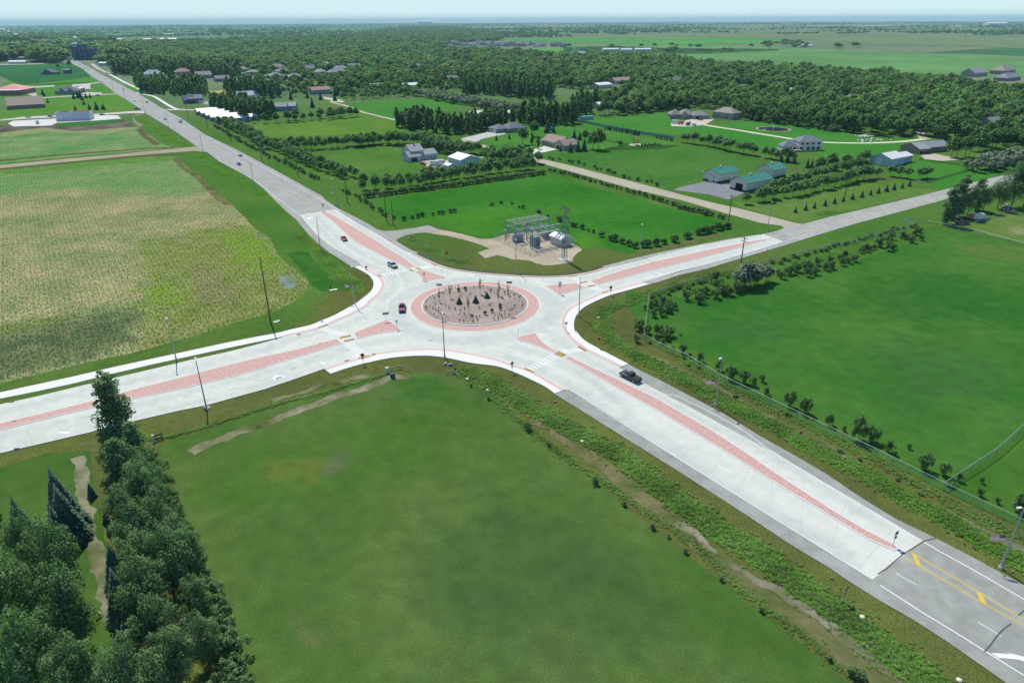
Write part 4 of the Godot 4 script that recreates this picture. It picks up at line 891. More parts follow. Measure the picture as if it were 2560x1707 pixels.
func conifer(sd: int, n: int, lo: Color, hi: Color, wide := 0.26) -> ArrayMesh:   # unit height: whorls of drooping boughs
	var r := RandomNumberGenerator.new()
	r.seed = sd
	var vs := PackedVector3Array()
	var cs := PackedColorArray()
	var ix := PackedInt32Array()
	var ns := PackedVector3Array()
	for k in n:
		var f := pow(r.randf(), 1.25)
		var y := lerpf(0.05, 0.97, f)
		var tier := fposmod(f * 13.0 + r.randf() * 0.25, 1.0)
		var w := wide * (1.0 - f) * (1.12 - 0.5 * tier) * r.randf_range(0.8, 1.15) + 0.014
		var t := r.randf() * TAU
		var d := Vector3(cos(t), 0, sin(t))
		var s := Vector3(-d.z, 0, d.x) * (w * (0.34 if n < 1000 else 0.17) + 0.006)
		var a := vs.size()
		vs.append(Vector3(0, y + 0.05, 0) + d * w * 0.2)
		vs.append(d * w * 0.72 + s + Vector3(0, y - 0.01, 0))
		vs.append(d * w * 1.08 + Vector3(0, y - 0.03, 0))
		vs.append(d * w * 0.72 - s + Vector3(0, y - 0.01, 0))
		var c := lo.lerp(hi, clampf(r.randf() * 0.8 + 0.2 * (1.0 - tier), 0.0, 1.0))
		for q in 4:
			cs.append(c)
			ns.append((d * 0.8 + Vector3(r.randfn() * 0.3, 0.8, r.randfn() * 0.3)).normalized())
		ix.append_array(PackedInt32Array([a, a + 2, a + 1, a, a + 3, a + 2]))
	var b := vs.size()
	if n > 1000:
		wide *= 0.4
	vs.append(Vector3(0, 0.9, 0))
	ns.append(Vector3.UP)
	cs.append(lo)
	for k in 7:
		vs.append(Vector3(cos(TAU * k / 7) * wide * 0.5, 0.09, sin(TAU * k / 7) * wide * 0.5))
		ns.append(Vector3(cos(TAU * k / 7), 0.4, sin(TAU * k / 7)).normalized())
		cs.append(lo)
	for k in 7:
		ix.append_array(PackedInt32Array([b, b + 1 + k, b + 1 + (k + 1) % 7]))
	return arrays(vs, ix, cs, PackedVector2Array(), PackedVector2Array(), false, ns)

func trunk_mesh(h: float, r0: float, limbs: int, sd: int) -> ArrayMesh:
	var st := st_new()
	var r := RandomNumberGenerator.new()
	r.seed = sd
	tube(st, Vector3(0, -0.02, 0), Vector3(0, h * 0.55, 0), r0, r0 * 0.65, 6)
	tube(st, Vector3(0, h * 0.55, 0), Vector3(h * 0.02, h, 0), r0 * 0.65, r0 * 0.15, 5)
	for k in limbs:
		var y := h * r.randf_range(0.4, 0.8)
		var t := r.randf() * TAU
		tube(st, Vector3(0, y, 0), Vector3(cos(t) * h * 0.2, y + h * 0.17, sin(t) * h * 0.2), r0 * 0.4, r0 * 0.1, 4)
	return done(st)

func leaf(r: float, g: float, b: float) -> Color:
	return Color(r * 2.5, g * 2.3, b * 2.3)

func make_crowns() -> void:
	M.leaf = foliage_mat(Color(0.70, 0.80, 0.36))
	M.needle = foliage_mat(Color(0.40, 0.46, 0.34))
	M.bark = mat(lits(112, 100, 88), 0.95)
	M.dead = mat(lits(150, 136, 118), 0.95)
	# all of unit height
	var lo := leaf(0.016, 0.040, 0.014)
	var hi := leaf(0.062, 0.128, 0.038)
	for k in 4:
		crowns["broad%d" % k] = leafy(100 + k, round_lobes(200 + k, 8, 0.60, 0.36, 0.40), 420, 0.058, lo, hi)
		crowns["belt%d" % k] = leafy(140 + k, round_lobes(240 + k, 8, 0.60, 0.32, 0.39), 420, 0.054, leaf(0.022, 0.052, 0.020), leaf(0.072, 0.145, 0.054), 0.5)
		crowns["poplar%d" % k] = leafy(120 + k, tall_lobes(220 + k, 10, 0.10, 0.93, 0.20), 460, 0.042, lo, leaf(0.060, 0.122, 0.040))
		crowns["spruce%d" % k] = conifer(300 + k, 360, leaf(0.010, 0.026, 0.014), leaf(0.034, 0.066, 0.038))
		crowns["bush%d" % k] = leafy(160 + k, round_lobes(260 + k, 6, 0.45, 0.52, 0.46), 240, 0.105, leaf(0.020, 0.044, 0.018), leaf(0.056, 0.108, 0.040), 0.6)
		crowns["silver%d" % k] = leafy(180 + k, round_lobes(280 + k, 8, 0.52, 0.44, 0.46), 420, 0.062, leaf(0.040, 0.062, 0.044), leaf(0.120, 0.160, 0.120), 0.6)
	for k in 3:
		crowns["sapling%d" % k] = leafy(195 + k, tall_lobes(295 + k, 9, 0.34, 0.97, 0.12), 120, 0.034, leaf(0.036, 0.062, 0.012), leaf(0.085, 0.125, 0.030), 0.0)
		crowns["herb%d" % k] = leafy(198 + k, round_lobes(298 + k, 4, 0.45, 0.42, 0.46), 90, 0.13, leaf(0.030, 0.056, 0.014), leaf(0.085, 0.125, 0.030), 0.35)
	crowns.yellow0 = leafy(190, round_lobes(290, 8, 0.58, 0.40, 0.42), 420, 0.058, leaf(0.075, 0.110, 0.015), leaf(0.17, 0.20, 0.03))
	for k in 3:   # big trees close to the camera: many small clumps
		crowns["near_poplar%d" % k] = leafy(400 + k, tall_lobes(410 + k, 34, 0.06, 0.96, 0.15), 7000, 0.0115, leaf(0.016, 0.040, 0.015), leaf(0.082, 0.150, 0.064), 0.0)
		crowns["near_broad%d" % k] = leafy(420 + k, feather_lobes(430 + k, 46, 0.54, 0.31, 0.42), 8200, 0.0125, leaf(0.014, 0.036, 0.014), leaf(0.078, 0.142, 0.060), 0.0)
		crowns["near_spruce%d" % k] = conifer(440 + k, 3400, leaf(0.012, 0.030, 0.018), leaf(0.050, 0.086, 0.056), 0.19)
		crowns["near_bush%d" % k] = leafy(460 + k, feather_lobes(470 + k, 22, 0.46, 0.44, 0.40), 1700, 0.040, leaf(0.020, 0.046, 0.016), leaf(0.076, 0.136, 0.054), 0.3)
	for k in 3:
		trunks["tree%d" % k] = trunk_mesh(0.7, 0.016, 4, 500 + k)
		trunks["thin%d" % k] = trunk_mesh(0.75, 0.011, 3, 510 + k)
		trunks["stub%d" % k] = trunk_mesh(0.45, 0.02, 5, 520 + k)

func plant(n: String, kind: String, p: Vector2, h: float, wide := 1.0) -> Node3D:
	var o := Node3D.new()
	o.name = numbered(n)
	add_child(o)
	o.position = g3(p)
	o.rotation.y = rng.randf() * TAU
	o.scale = Vector3(h * wide, h, h * wide)
	var many := 0
	while crowns.has(kind + str(many)):
		many += 1
	var tk := "stub" if kind.contains("bush") or kind.contains("herb") else "thin" if kind.contains("belt") or kind.contains("sapling") or kind.contains("poplar") else "tree"
	mi("trunk" if tk != "stub" else "stem", trunks[tk + str(rng.randi() % 3)], M.bark, o)
	mi("crown" if tk != "stub" else "foliage", crowns[kind + str(rng.randi() % many)], M.needle if kind.contains("spruce") else M.leaf, o)
	return o

func open_at(p: Vector2) -> bool:
	for c in clear:
		if p.distance_squared_to(c[0]) < c[1] * c[1]:
			return false
	return true

func row(n: String, kind: String, line: PackedVector2Array, gap: float, h: float, label: String, cat: String, group: String, wide := 1.0, jit := 0.25, rows := 1, row_gap := 4.0) -> void:
	for q in rows:
		var l := shift(smooth(line, 3), (q - (rows - 1) / 2.0) * row_gap)
		var left := 0.0
		for k in l.size() - 1:
			var d := l[k].distance_to(l[k + 1])
			var s := left
			while s < d:
				var p := l[k].lerp(l[k + 1], s / d) + Vector2(rng.randfn(), rng.randfn()) * gap * jit * 0.5
				tag(plant(n, kind, p, h * rng.randf_range(0.78, 1.18), wide * rng.randf_range(0.9, 1.15)), label, cat, group)
				s += gap * rng.randf_range(0.85, 1.2)
			left = s - d

func scatter(poly: PackedVector2Array, near: float, out: Array, kind: String, h: float) -> void:   # jittered grid, thinner with distance
	var lo := poly[0]
	var hi := poly[0]
	for p in poly:
		lo = lo.min(p)
		hi = hi.max(p)
	var z := lo.y
	while z < hi.y:
		var x := lo.x
		while x < hi.x:
			var p := Vector2(x + rng.randf() * near, z + rng.randf() * near)
			x += near
			var dist := p.length()
			var gap := near * clampf(dist / 900.0, 1.0, 2.6)
			if rng.randf() > (near / gap) * (near / gap) or not Geometry2D.is_point_in_polygon(p, poly) or not open_at(p):
				continue
			out.append([p, kind, h * (rng.randf_range(0.7, 1.15) if rng.randf() < 0.85 else rng.randf_range(1.15, 1.45)), clampf(gap / near, 1.0, 2.2) * rng.randf_range(0.85, 1.2)])
		z += near

func mass(n: String, list: Array, label: String, cat: String) -> void:   # many trees as one object: a MultiMesh per kind of crown
	var o := thing(n, label, cat, Vector3.ZERO)
	o.set_meta("kind", "stuff")
	var by := {}
	for t in list:
		var many := 0
		while crowns.has(t[1] + str(many)):
			many += 1
		var key: String = t[1] + str(rng.randi() % many)
		if not by.has(key):
			by[key] = []
		by[key].append(t)
	for key in by:
		var mm := MultiMesh.new()
		mm.transform_format = MultiMesh.TRANSFORM_3D
		mm.use_colors = true
		mm.mesh = crowns[key]
		mm.instance_count = by[key].size()
		for k in by[key].size():
			var t: Array = by[key][k]
			mm.set_instance_transform(k, Transform3D(Basis(Vector3.UP, rng.randf() * TAU).scaled_local(Vector3(t[2] * t[3], t[2], t[2] * t[3])), g3(t[0])))
			var b := rng.randf_range(0.7, 1.75)
			mm.set_instance_color(k, Color(b * rng.randf_range(0.85, 1.3), b, b * rng.randf_range(0.85, 1.05)))
		var i := MultiMeshInstance3D.new()
		i.name = "crowns"
		i.multimesh = mm
		i.material_override = M.needle if key.contains("spruce") else M.leaf
		i.set_meta("kind", "stuff")
		o.add_child(i, true)

func trees() -> void:
	make_crowns()
	near_trees()
	# belts and hedges, each tree its own
	var belt := "small leafy tree in the shelterbelt along the highway"
	row("shelterbelt_tree", "belt", v([-252,-619.8,-226,-581,-207.1,-553.1,-187.9,-521.6,-174.9,-498.8,-160.3,-481,-145.6,-460.6,-133.01,-441.5,-121.03,-424.6,-110.8,-412.6,-100.81,-400,-88.72,-384.7]), 5.2, 6.5, belt, "tree", "shelterbelt along the highway", 1.25, 0.3, 2, 5.0)
	row("shelterbelt_bush", "bush", v([-245.3,-591.3,-222.6,-553.6,-198.6,-516.1,-179.8,-486.6,-161.4,-459.2,-143.79,-436.1,-129.57,-414.3,-115.79,-393.2,-108.27,-382.9]), 4.4, 2.8, "low grey-green bush on the highway side of the shelterbelt", "bush", "bushes along the highway belt", 1.0, 0.4)
	row("shelterbelt_bush", "bush", v([-87.65,-354.8,-78.01,-341.1,-70.65,-329.5,-62.47,-315.4,-55.96,-304.8,-51.21,-299.7]), 3.6, 2.0, "low bush by the wooden poles beside the pasture", "bush", "bushes by the wooden poles", 1.0, 0.5)
	row("belt_tree", "belt", v([-158.2,-487.8,-139.56,-482.2,-126.81,-487.6,-110.99,-497.1,-97.02,-504,-109.91,-492,-98.17,-500.9,-88.71,-507]), 4.6, 8.0, "slim leafy tree in the double row above the farmhouse", "tree", "double tree row above the farmhouse", 1.0, 0.3, 2, 6.0)
	row("belt_tree", "belt", v([-88.19,-503.8,-72.38,-503.4,-63.59,-500,-52.96,-487.5,-41.36,-469.9,-30.83,-458.8,-23.85,-464]), 4.4, 8.5, "slim leafy tree in the bend of the row behind the blue farmhouse", "tree", "tree row behind the blue farmhouse", 1.1, 0.35, 3, 5.0)
	row("belt_tree", "belt", v([-76.71,-357.2,-67.06,-359,-56.15,-363.6,-45.22,-370.5,-34.13,-380.2,-22.35,-387.7,-10.18,-396.6,2.51,-404.7,12.95,-409.6]), 4.4, 8.2, "slim leafy tree in the double row in front of the white shed", "tree", "double tree row in front of the white shed", 1.0, 0.3, 2, 7.0)
	row("belt_tree", "belt", v([-15.56,-433.1,-6.49,-437.7,4.55,-435,12.46,-423]), 4.6, 8.6, "leafy tree in the thick block where the rows meet the lane", "tree", "tree block by the lane", 1.15, 0.4, 3, 6.0)
	row("hedge_bush", "bush", v([-72.84,-341,-61.42,-347.7,-51.02,-354,-40.2,-359.9,-29.06,-365.9,-17.64,-373.6,-5.77,-381.5,6.55,-389,19.35,-397.6]), 2.2, 3.0, "rounded grey-green bush in the long clipped-looking hedge", "bush", "hedge along the pasture's far edge", 1.15, 0.3)
	row("lane_hedge_bush", "bush", v([22.31,-405.9,32.62,-394.5,42.72,-378.6,52.74,-362.8,62.08,-348.5,70.78,-335.2,80.74,-315]), 2.9, 2.3, "dark green bush in the hedge beside the lane", "bush", "hedge beside the narrow lane", 1.05, 0.3)
	row("lane_hedge_bush", "bush", v([78.28,-316.9,82.29,-312.7,87.14,-307.5,91.14,-302.8,95.09,-297]), 2.6, 2.6, "dark green bush at the near end of the lane hedge", "bush", "near end of the lane hedge", 1.05, 0.3)
	row("pasture_bush", "bush", v([24.36,-445.9,28.64,-439.3,37.22,-430.9,42.99,-424.6,49.01,-414,55.56,-403.5,60.98,-393.4,67.97,-380,74.69,-372.4,80.46,-361.6]), 5.5, 2.2, "small dark bush on the lawn's edge above the lane", "bush", "bushes above the lane", 1.2, 0.6)
	row("pasture_bush", "bush", v([-47.94,-298.2,-45.02,-300.2,-41.73,-303.3,-37.37,-305.7,-33.87,-308,-29.89,-310.6,-24.89,-313.3]), 3.2, 2.2, "dark bush in the broken hedge left of the substation", "bush", "broken hedge left of the substation", 1.0, 0.6)
	for p in v([-10.19,-323.2,-8.99,-324,-4.86,-327.1,.32,-325.8,3.69,-319.4,5.61,-318.4,12.42,-307.2,16.36,-301.8,21.02,-295.7,21.64,-294.8,26.21,-287.4,27.39,-285.8,30.18,-282.9,32.43,-279.5,34.33,-277.2]):
		tag(plant("pasture_bush", "bush", p, rng.randf_range(1.4, 2.8), 1.0), "dark bush in the slanting broken hedge behind the substation", "bush", "slanting broken hedge behind the substation")
	for p in v([37.01,-271.4,39.98,-266.4,41.46,-265.5,43.99,-262.2,46.34,-259.2,48.3,-256.3,51.6,-257.4,53.32,-257.4,57.11,-259,60.36,-261.3,64.97,-264.8,65.42,-263.6,71.13,-268.4,72.5,-269.6,77.18,-273.9,79.26,-274.9,81.32,-275.8,83.6,-277.5,87.05,-280.6,89.2,-281.6,91,-282.7,92.77,-283.6]):
		tag(plant("roadside_bush", "bush", p, rng.randf_range(2.2, 4.2), 1.0), "bushy shrub in the hedge above the right-hand road", "bush", "hedge above the right-hand road")
	row("lane_tree", "belt", v([114.36,-325.5,125.44,-331.1,143.68,-341.5,164.6,-356.4,187.8,-373.7,205.6,-383.9]), 5.0, 7.2, "round leafy tree in the front row by the green-roofed sheds", "tree", "front tree row by the green sheds", 1.35, 0.3)
	row("lane_tree", "belt", v([134.99,-350.3,147.69,-360.2,164.8,-376,182.5,-389.2,200.3,-401.1,212.8,-409.4]), 5.0, 7.2, "round leafy tree in the back row by the green-roofed sheds", "tree", "back tree row by the green sheds", 1.35, 0.3)
	for p in v([213.4,-386.5,216.9,-383.7,219.4,-379.8,225.5,-378.5,231.6,-382.2,228.6,-381.1]):
		tag(plant("lane_tree", "belt", p, 6.5, 1.4), "round leafy tree by the white metal shed's near side", "tree", "trees by the white metal shed")
	row("garden_tree", "belt", v([121.83,-506.3,130.31,-497.8,140.45,-485.3,146.36,-470.7,151.8,-459.5,156.8,-450.9,163.4,-442.5,169.1,-432.5,176.3,-427.6]), 5.4, 8.0, "round leafy tree in the row below the long white drive", "tree", "tree row below the white drive", 1.4, 0.35)
	row("garden_tree", "broad", v([182.7,-403.6,191.3,-409.9,198.3,-411.9,207.2,-416.2,217.6,-425.2,220.5,-437.1]), 7.0, 9.0, "dark leafy tree between the white house and the metal shed", "tree", "trees beside the metal shed", 1.0, 0.5)
	for p in v([167.7,-431.1,170.5,-427.7,173.5,-424.8,176.2,-411.1,178.8,-411.1,181.1,-409.2,183.9,-401.5,188.6,-403.5]):
		tag(plant("garden_spruce", "spruce", p, rng.randf_range(5.5, 8.0)), "dark spruce in the row in front of the white two-storey house", "spruce", "spruces in front of the white house")
	for p in v([130.58,-308.7,136.8,-312.6,142.36,-316.3,149.17,-320.6,155.5,-325,161.6,-329.3,167.9,-333.3,174.5,-337.5,180.8,-341.7,186.7,-345.7,192.9,-349.8,198.6,-353.4,204.7,-357,211,-361.7]):
		tag(plant("young_spruce", "spruce", p, rng.randf_range(3.0, 4.2), 1.2), "young spruce in the straight line on the mown corner lawn", "spruce", "line of young spruces on the corner lawn")
	row("fence_spruce", "spruce", v([77.44,-569.7,83.4,-561.4,88.08,-556.6,93.92,-546.2,98.45,-538.3]), 3.0, 3.6, "tiny pointed spruce planted along the grey board fence", "spruce", "tiny spruces along the grey fence", 0.9, 0.3, 2, 3.0)
	row("fence_spruce", "spruce", v([108.29,-525.9,111.7,-520.1,115.15,-514.9,117.71,-510.2]), 3.0, 3.6, "tiny pointed spruce at the grey board fence's near end", "spruce", "tiny spruces at the fence's end", 0.9, 0.3)
	row("fence_spruce", "spruce", v([92.04,-489.7,97.35,-490.7,104.19,-494.2]), 2.6, 2.2, "tiny spruce in the patch right of the play set", "spruce", "spruces by the play set", 1.0, 0.3, 3, 3.5)
	for p in v([47.24,-526.6,50.57,-518.6,39.76,-467.7,45,-470.2,49.24,-471.4,28.21,-554.1,33.37,-555.7,30.33,-569.7]):
		tag(plant("yard_spruce", "spruce", p, rng.randf_range(6.0, 9.5), 1.15), "dark spruce in the yard of the brown-roofed house", "spruce", "spruces round the brown-roofed house")
	for p in v([-10.87,-517.8,-1.37,-525.7,33.42,-471.8]):
		tag(plant("yard_spruce", "spruce", p, 4.5, 1.1), "small spruce on the lawn between the two ranch houses", "spruce", "small spruces between the ranch houses")
	for a in [[Vector2(8.36, -499.2), 12.5, "broad", "broad leafy tree left of the brown-roofed house"], [Vector2(17.75, -535.6), 12.0, "broad", "tall dark leafy tree behind the left end of the brown roof"], [Vector2(18.38, -481.5), 9.0, "poplar", "slender dark tree in front of the brown-roofed house"], [Vector2(14.88, -498.5), 8.5, "poplar", "slim light-leaved tree left of the brown-roofed house"], [Vector2(56.06, -479.2), 12.0, "broad", "wide leafy tree right of the brown-roofed house"], [Vector2(59.31, -475.1), 15.0, "broad", "tallest tree right of the brown-roofed house"], [Vector2(53.91, -509.3), 9.0, "broad", "small dark tree behind the brown house's patio"], [Vector2(76.85, -493.9), 4.0, "bush", "small round tree inside the wire garden fence"], [Vector2(-52.62, -451.6), 5.5, "belt", "lone sapling on the farmhouse lawn"], [Vector2(-331.9, -813.8), 8.0, "broad", "lone round tree behind the slate house"], [Vector2(-257.2, -916), 15.0, "yellow", "yellow-green round tree among the houses"], [Vector2(-22.56, -650.8), 14.0, "poplar", "poplar behind the dark-roofed house"], [Vector2(-845.1, -1408), 14.0, "broad", "lone dark tree beside the highway near the elevator"], [Vector2(-843.3, -1368), 9.0, "broad", "lone small tree in front of the town trees"], [Vector2(-446.2, -891.2), 14.0, "broad", "round tree at the end of the white path"]]:
		tag(plant("leafy_tree", a[2], a[0], a[1]), a[3], "tree")
	for p in v([-502.5,-829.4,-503,-838.7,-497.2,-833.8,-484.9,-815,-455.8,-767.4,-493.4,-838.3,-488.5,-838.1,-434.3,-714.4,-419.6,-713.8,-416.6,-720.7,-412.9,-724.1,-409.8,-721.9,-508.2,-790,-556.6,-860.3]):
		tag(plant("lawn_spruce", "spruce", p, rng.randf_range(5.0, 10.0), 1.2), "dark spruce on the lawn above the building site", "spruce", "spruces above the building site")
	for p in v([-247.3,-810.2,-232.2,-823.2,-212.4,-804.3,-202.3,-731.3,-268.8,-894.7,-262.3,-905,-253,-883.3,-207.1,-850.7,-204.7,-855.5,-194.1,-794.8]):
		tag(plant("house_spruce", "spruce", p, rng.randf_range(8.0, 13.0)), "dark spruce near the brown-roofed two-storey house", "spruce", "spruces near the two-storey house")
	row("meadow_tree", "broad", v([-238.8,-606.2,-232,-613.8,-223.1,-613.5,-215.1,-615.9,-208.5,-618.4,-200.5,-623.5]), 9.0, 8.0, "leafy tree at the meadow's left edge by the sheds", "tree", "trees at the meadow's left edge", 1.0, 0.5)
	row("meadow_tree", "broad", v([-195.3,-628.8,-184.7,-628.5,-177.1,-633.8,-169.3,-639.2,-163,-647.7,-154.3,-650.3,-148.24,-662.1]), 8.5, 9.0, "leafy tree in the row along the meadow's top edge", "tree", "trees along the meadow's top edge", 1.1, 0.5, 2, 9.0)
	row("poplar_tree", "poplar", v([-293.5,-742.3,-271.3,-705.5,-255.7,-684.9,-238.7,-659.2,-224.9,-641.1]), 6.5, 15.0, "tall poplar in the block beside the storage sheds", "poplar", "poplars beside the storage sheds", 1.3, 0.5, 4, 9.0)
	row("poplar_tree", "poplar", v([-349.7,-921,-317.9,-875.8,-292.2,-844.7,-272,-824.9]), 8.0, 18.0, "tall poplar in the dark block behind the pale-roofed house", "poplar", "poplars behind the pale-roofed house", 1.2, 0.5, 3, 12.0)
	row("poplar_tree", "poplar", v([-87.26,-583.6,-76.8,-591.7,-66.55,-587.2]), 6.0, 15.0, "poplar in the dense clump left of the dark-roofed house", "poplar", "clump left of the dark-roofed house", 1.35, 0.5, 4, 7.0)
	row("poplar_tree", "poplar", v([-61.64,-562.7,-47.33,-558.4,-33.87,-565.8,-20.47,-585.7,-2.42,-611.4]), 6.0, 14.0, "poplar in the screen behind the dark-roofed house", "poplar", "poplars behind the dark-roofed house", 1.2, 0.5, 3, 8.0)
	row("poplar_tree", "poplar", v([9.03,-620.3,22.72,-610.6,35.27,-610.2,45.94,-619]), 6.0, 17.0, "tall dark poplar in the block above the wide lawn", "poplar", "tall poplars above the wide lawn", 1.2, 0.5, 4, 9.0)
	row("willow_bush", "silver", v([-99.68,-843.8,-88.56,-826.9,-72.41,-795.1,-57.9,-772.7,-41.09,-751.3,-25.22,-733.6,-12.9,-711.8,1.55,-682.1]), 6.5, 8.0, "silvery willow in the curved belt round the meadow", "tree", "curved silvery willow belt", 1.1, 0.4, 3, 8.0)
	row("roadside_tree", "silver", v([267.2,-400.4,273.8,-401.5,283.2,-405.6,295.7,-412.8,314.8,-425.2,338,-439.2]), 6.5, 8.5, "grey-green tree in the row beside the paddock fence", "tree", "grey-green trees by the paddock", 1.1, 0.4, 2, 7.0)
	for a in [[Vector2(187.9, -287.8), 17.0, "near_poplar", "tall dense poplar at the corner of the wire-fenced pen"], [Vector2(199.9, -300.8), 19.0, "near_poplar", "tallest poplar behind the parked machines at right"], [Vector2(206.7, -303.7), 13.0, "near_broad", "mid-size leafy tree behind the orange machine"], [Vector2(215.1, -311.5), 15.0, "near_poplar", "slim poplar beside the right-hand road"], [Vector2(216.3, -308.2), 12.0, "near_broad", "leafy tree left of the long shadows"], [Vector2(226.5, -313.7), 14.0, "near_broad", "dark leafy tree left of the white box"], [Vector2(234.5, -316), 21.0, "near_broad", "huge dark tree at the right edge behind the pen"], [Vector2(241.5, -317.6), 22.0, "near_broad", "huge dark tree cut by the right edge"], [Vector2(255, -329.5), 20.0, "near_broad", "dark tree beyond the right edge"]]:
		tag(plant("roadside_tree", a[2], a[0], a[1], 1.7 if a[2] == "near_poplar" else 1.0), a[3], "tree")
	for p in v([280.6,-443.2,282.4,-440.6,290.9,-445.5,299.6,-493.2,308.4,-502.4,320.6,-471.8,331,-477.3]):
		tag(plant("garden_tree", "broad", p, rng.randf_range(10.0, 14.0)), "dark round tree beside the low brown house at right", "tree", "dark trees beside the low brown house")
	# planted shrubs along the playing field
	for p in v([55.54,-201.6,58.99,-203,59.09,-198.9,61.64,-204.5,64.91,-203,63.38,-206.9,68.18,-207.6,68.49,-205.6,70.65,-205.2,73.87,-208.3,76.42,-209.1,68.31,-216.6,67.69,-210]):
		tag(plant("field_shrub", "near_bush", p, rng.randf_range(2.6, 5.5), 0.8), "dark shrub in the planting along the field's upper fence", "shrub", "shrubs along the field's upper fence")
	for a in [[Vector2(76.84, -212.3), 9.5, "silver", "big silvery tree by the wooden pole"], [Vector2(79.44, -213.1), 9.0, "silver", "silvery tree beside the biggest silvery tree"], [Vector2(82.9, -215.6), 7.5, "silver", "smaller silvery tree in the field planting"], [Vector2(86.43, -218.1), 6.5, "silver", "last silvery tree before the gap in the planting"], [Vector2(81.47, -213.9), 6.0, "near_broad", "dark green tree under the silvery trees"]]:
		tag(plant("field_tree", a[2], a[0], a[1]), a[3], "tree")
	for p in v([92.75,-220.6,95.86,-224.2,97.9,-225.5,100.61,-227.8,92.49,-224.2,104.44,-229.8,106.92,-232.2,107.22,-229,110.76,-234.5,105.64,-224.5,102.53,-223,111.34,-229,113.8,-230.5,116.95,-238.5,121.24,-241,119.42,-234.4,122.61,-236.8,125.48,-238.4,124.15,-242.7,132.93,-248.7,135.43,-250.4,137.96,-252.2,140.07,-253.1,143.11,-255.9,148.88,-260.6,144.76,-251.2,147.36,-253,152.5,-265.5,158.2,-267.4,159.4,-266.4,165.1,-271.4,169.7,-275.6,166.8,-272.4,164.2,-264.3,158.6,-261.4]):
		tag(plant("field_shrub", "near_bush", p, rng.randf_range(2.4, 4.8), 0.85), "dark shrub in the planting at the field's far end", "shrub", "shrubs at the field's far end")
	row("fence_shrub", "near_bush", v([44.61,-203.2,48.31,-204.7,52.67,-207.8,56.85,-210.9,64.44,-216.7,69.31,-219.2,73.05,-221.8]), 3.2, 1.6, "low bush tangled in the upper wire fence", "shrub", "low bushes in the upper fence", 1.4, 0.6)
	row("fence_shrub", "near_bush", v([92.34,-234,100.72,-239.6,110,-245.5,121.18,-252.5,133.35,-260.8,146.25,-269.6,158.8,-276.8,172.6,-285.5]), 3.0, 1.5, "low bush along the far wire fence", "shrub", "low bushes along the far fence", 1.4, 0.6)
	for p in v([41,-194,43.72,-195,44.98,-197.2,45.92,-195.5,47.11,-198.3,48.16,-197.2,48.54,-195,48.46,-190.7,42.41,-188.1,45.26,-189.1,42.88,-195,47.45,-191.7,36.26,-178.3,37.17,-180.2,38.42,-174.1,38.37,-175.9,40.36,-172.3,41.36,-175.5,42.82,-173.2,43.02,-171.4,44.44,-174.5,34.58,-170.6,50.19,-193.9,41.49,-169.4]):
		tag(plant("field_shrub", "near_bush", p, rng.randf_range(1.8, 4.0), 0.8), "dark shrub planted at the field's rounded corner", "shrub", "shrubs at the field's corner")
	for a in [[Vector2(49.07, -158.4), 3.4], [Vector2(47.01, -161), 1.8], [Vector2(45.68, -163.6), 3.4], [Vector2(52.47, -153.4), 3.2], [Vector2(54.26, -148.77), 4.8], [Vector2(56.57, -146.87), 4.6], [Vector2(58.6, -145.37), 3.0], [Vector2(61.46, -147.57), 2.6], [Vector2(60.34, -141.07), 2.6], [Vector2(63.72, -135.63), 4.6], [Vector2(66.12, -132.71), 4.8], [Vector2(69.5, -127.75), 3.4], [Vector2(71.7, -125.08), 1.8], [Vector2(73.29, -121.67), 6.2], [Vector2(76.11, -121.09), 4.6], [Vector2(77.61, -117.31), 3.4], [Vector2(82.22, -118.33), 1.6], [Vector2(81.36, -110.95), 4.6], [Vector2(84.15, -109.25), 3.4], [Vector2(86.17, -107.37), 2.4], [Vector2(90.1, -106.88), 1.6], [Vector2(87.34, -102.9), 2.2], [Vector2(89.24, -100.75), 1.6], [Vector2(91.07, -97.86), 5.0], [Vector2(78, -115.71), 1.6]]:
		tag(plant("field_shrub", "near_bush", a[0], a[1], 0.62), "young leafy tree planted inside the long chain-link fence", "shrub", "young trees inside the chain-link fence")
	for a in [[Vector2(15.88, -106.97), 1.9], [Vector2(20.42, -100.61), 1.2], [Vector2(24.59, -94.21), 1.4], [Vector2(26.9, -91.77), 0.8], [Vector2(33.2, -81.91), 1.1], [Vector2(37.52, -75.66), 1.2], [Vector2(46.04, -64.68), 1.6], [Vector2(46.91, -63.99), 1.8], [Vector2(3.39, -126.23), 2.2], [Vector2(-5.6, -139.26), 1.0], [Vector2(-10.06, -145.65), 1.0], [Vector2(7.63, -120), 1.2], [Vector2(28.96, -88.19), 1.2], [Vector2(44.04, -67.04), 0.9]]:
		tag(plant("lawn_shrub", "near_bush", a[0], a[1], 1.0), "small dark shrub on the edge of the front lawn", "shrub", "small shrubs on the front lawn's edge")
	row("ditch_weed", "near_bush", v([39.82,-178.3,43.93,-159.3,49.34,-150.7,54.45,-141.13,59.63,-133.08,64.76,-125.14,69.68,-118.43,73.21,-113.22,77.22,-106.98,81.51,-99.97]), 6.0, 0.8, "low weedy bush along the foot of the chain-link fence", "shrub", "weedy bushes along the chain-link fence", 1.6, 1.2)
	island_plants()
	woods()
	tall_grass()

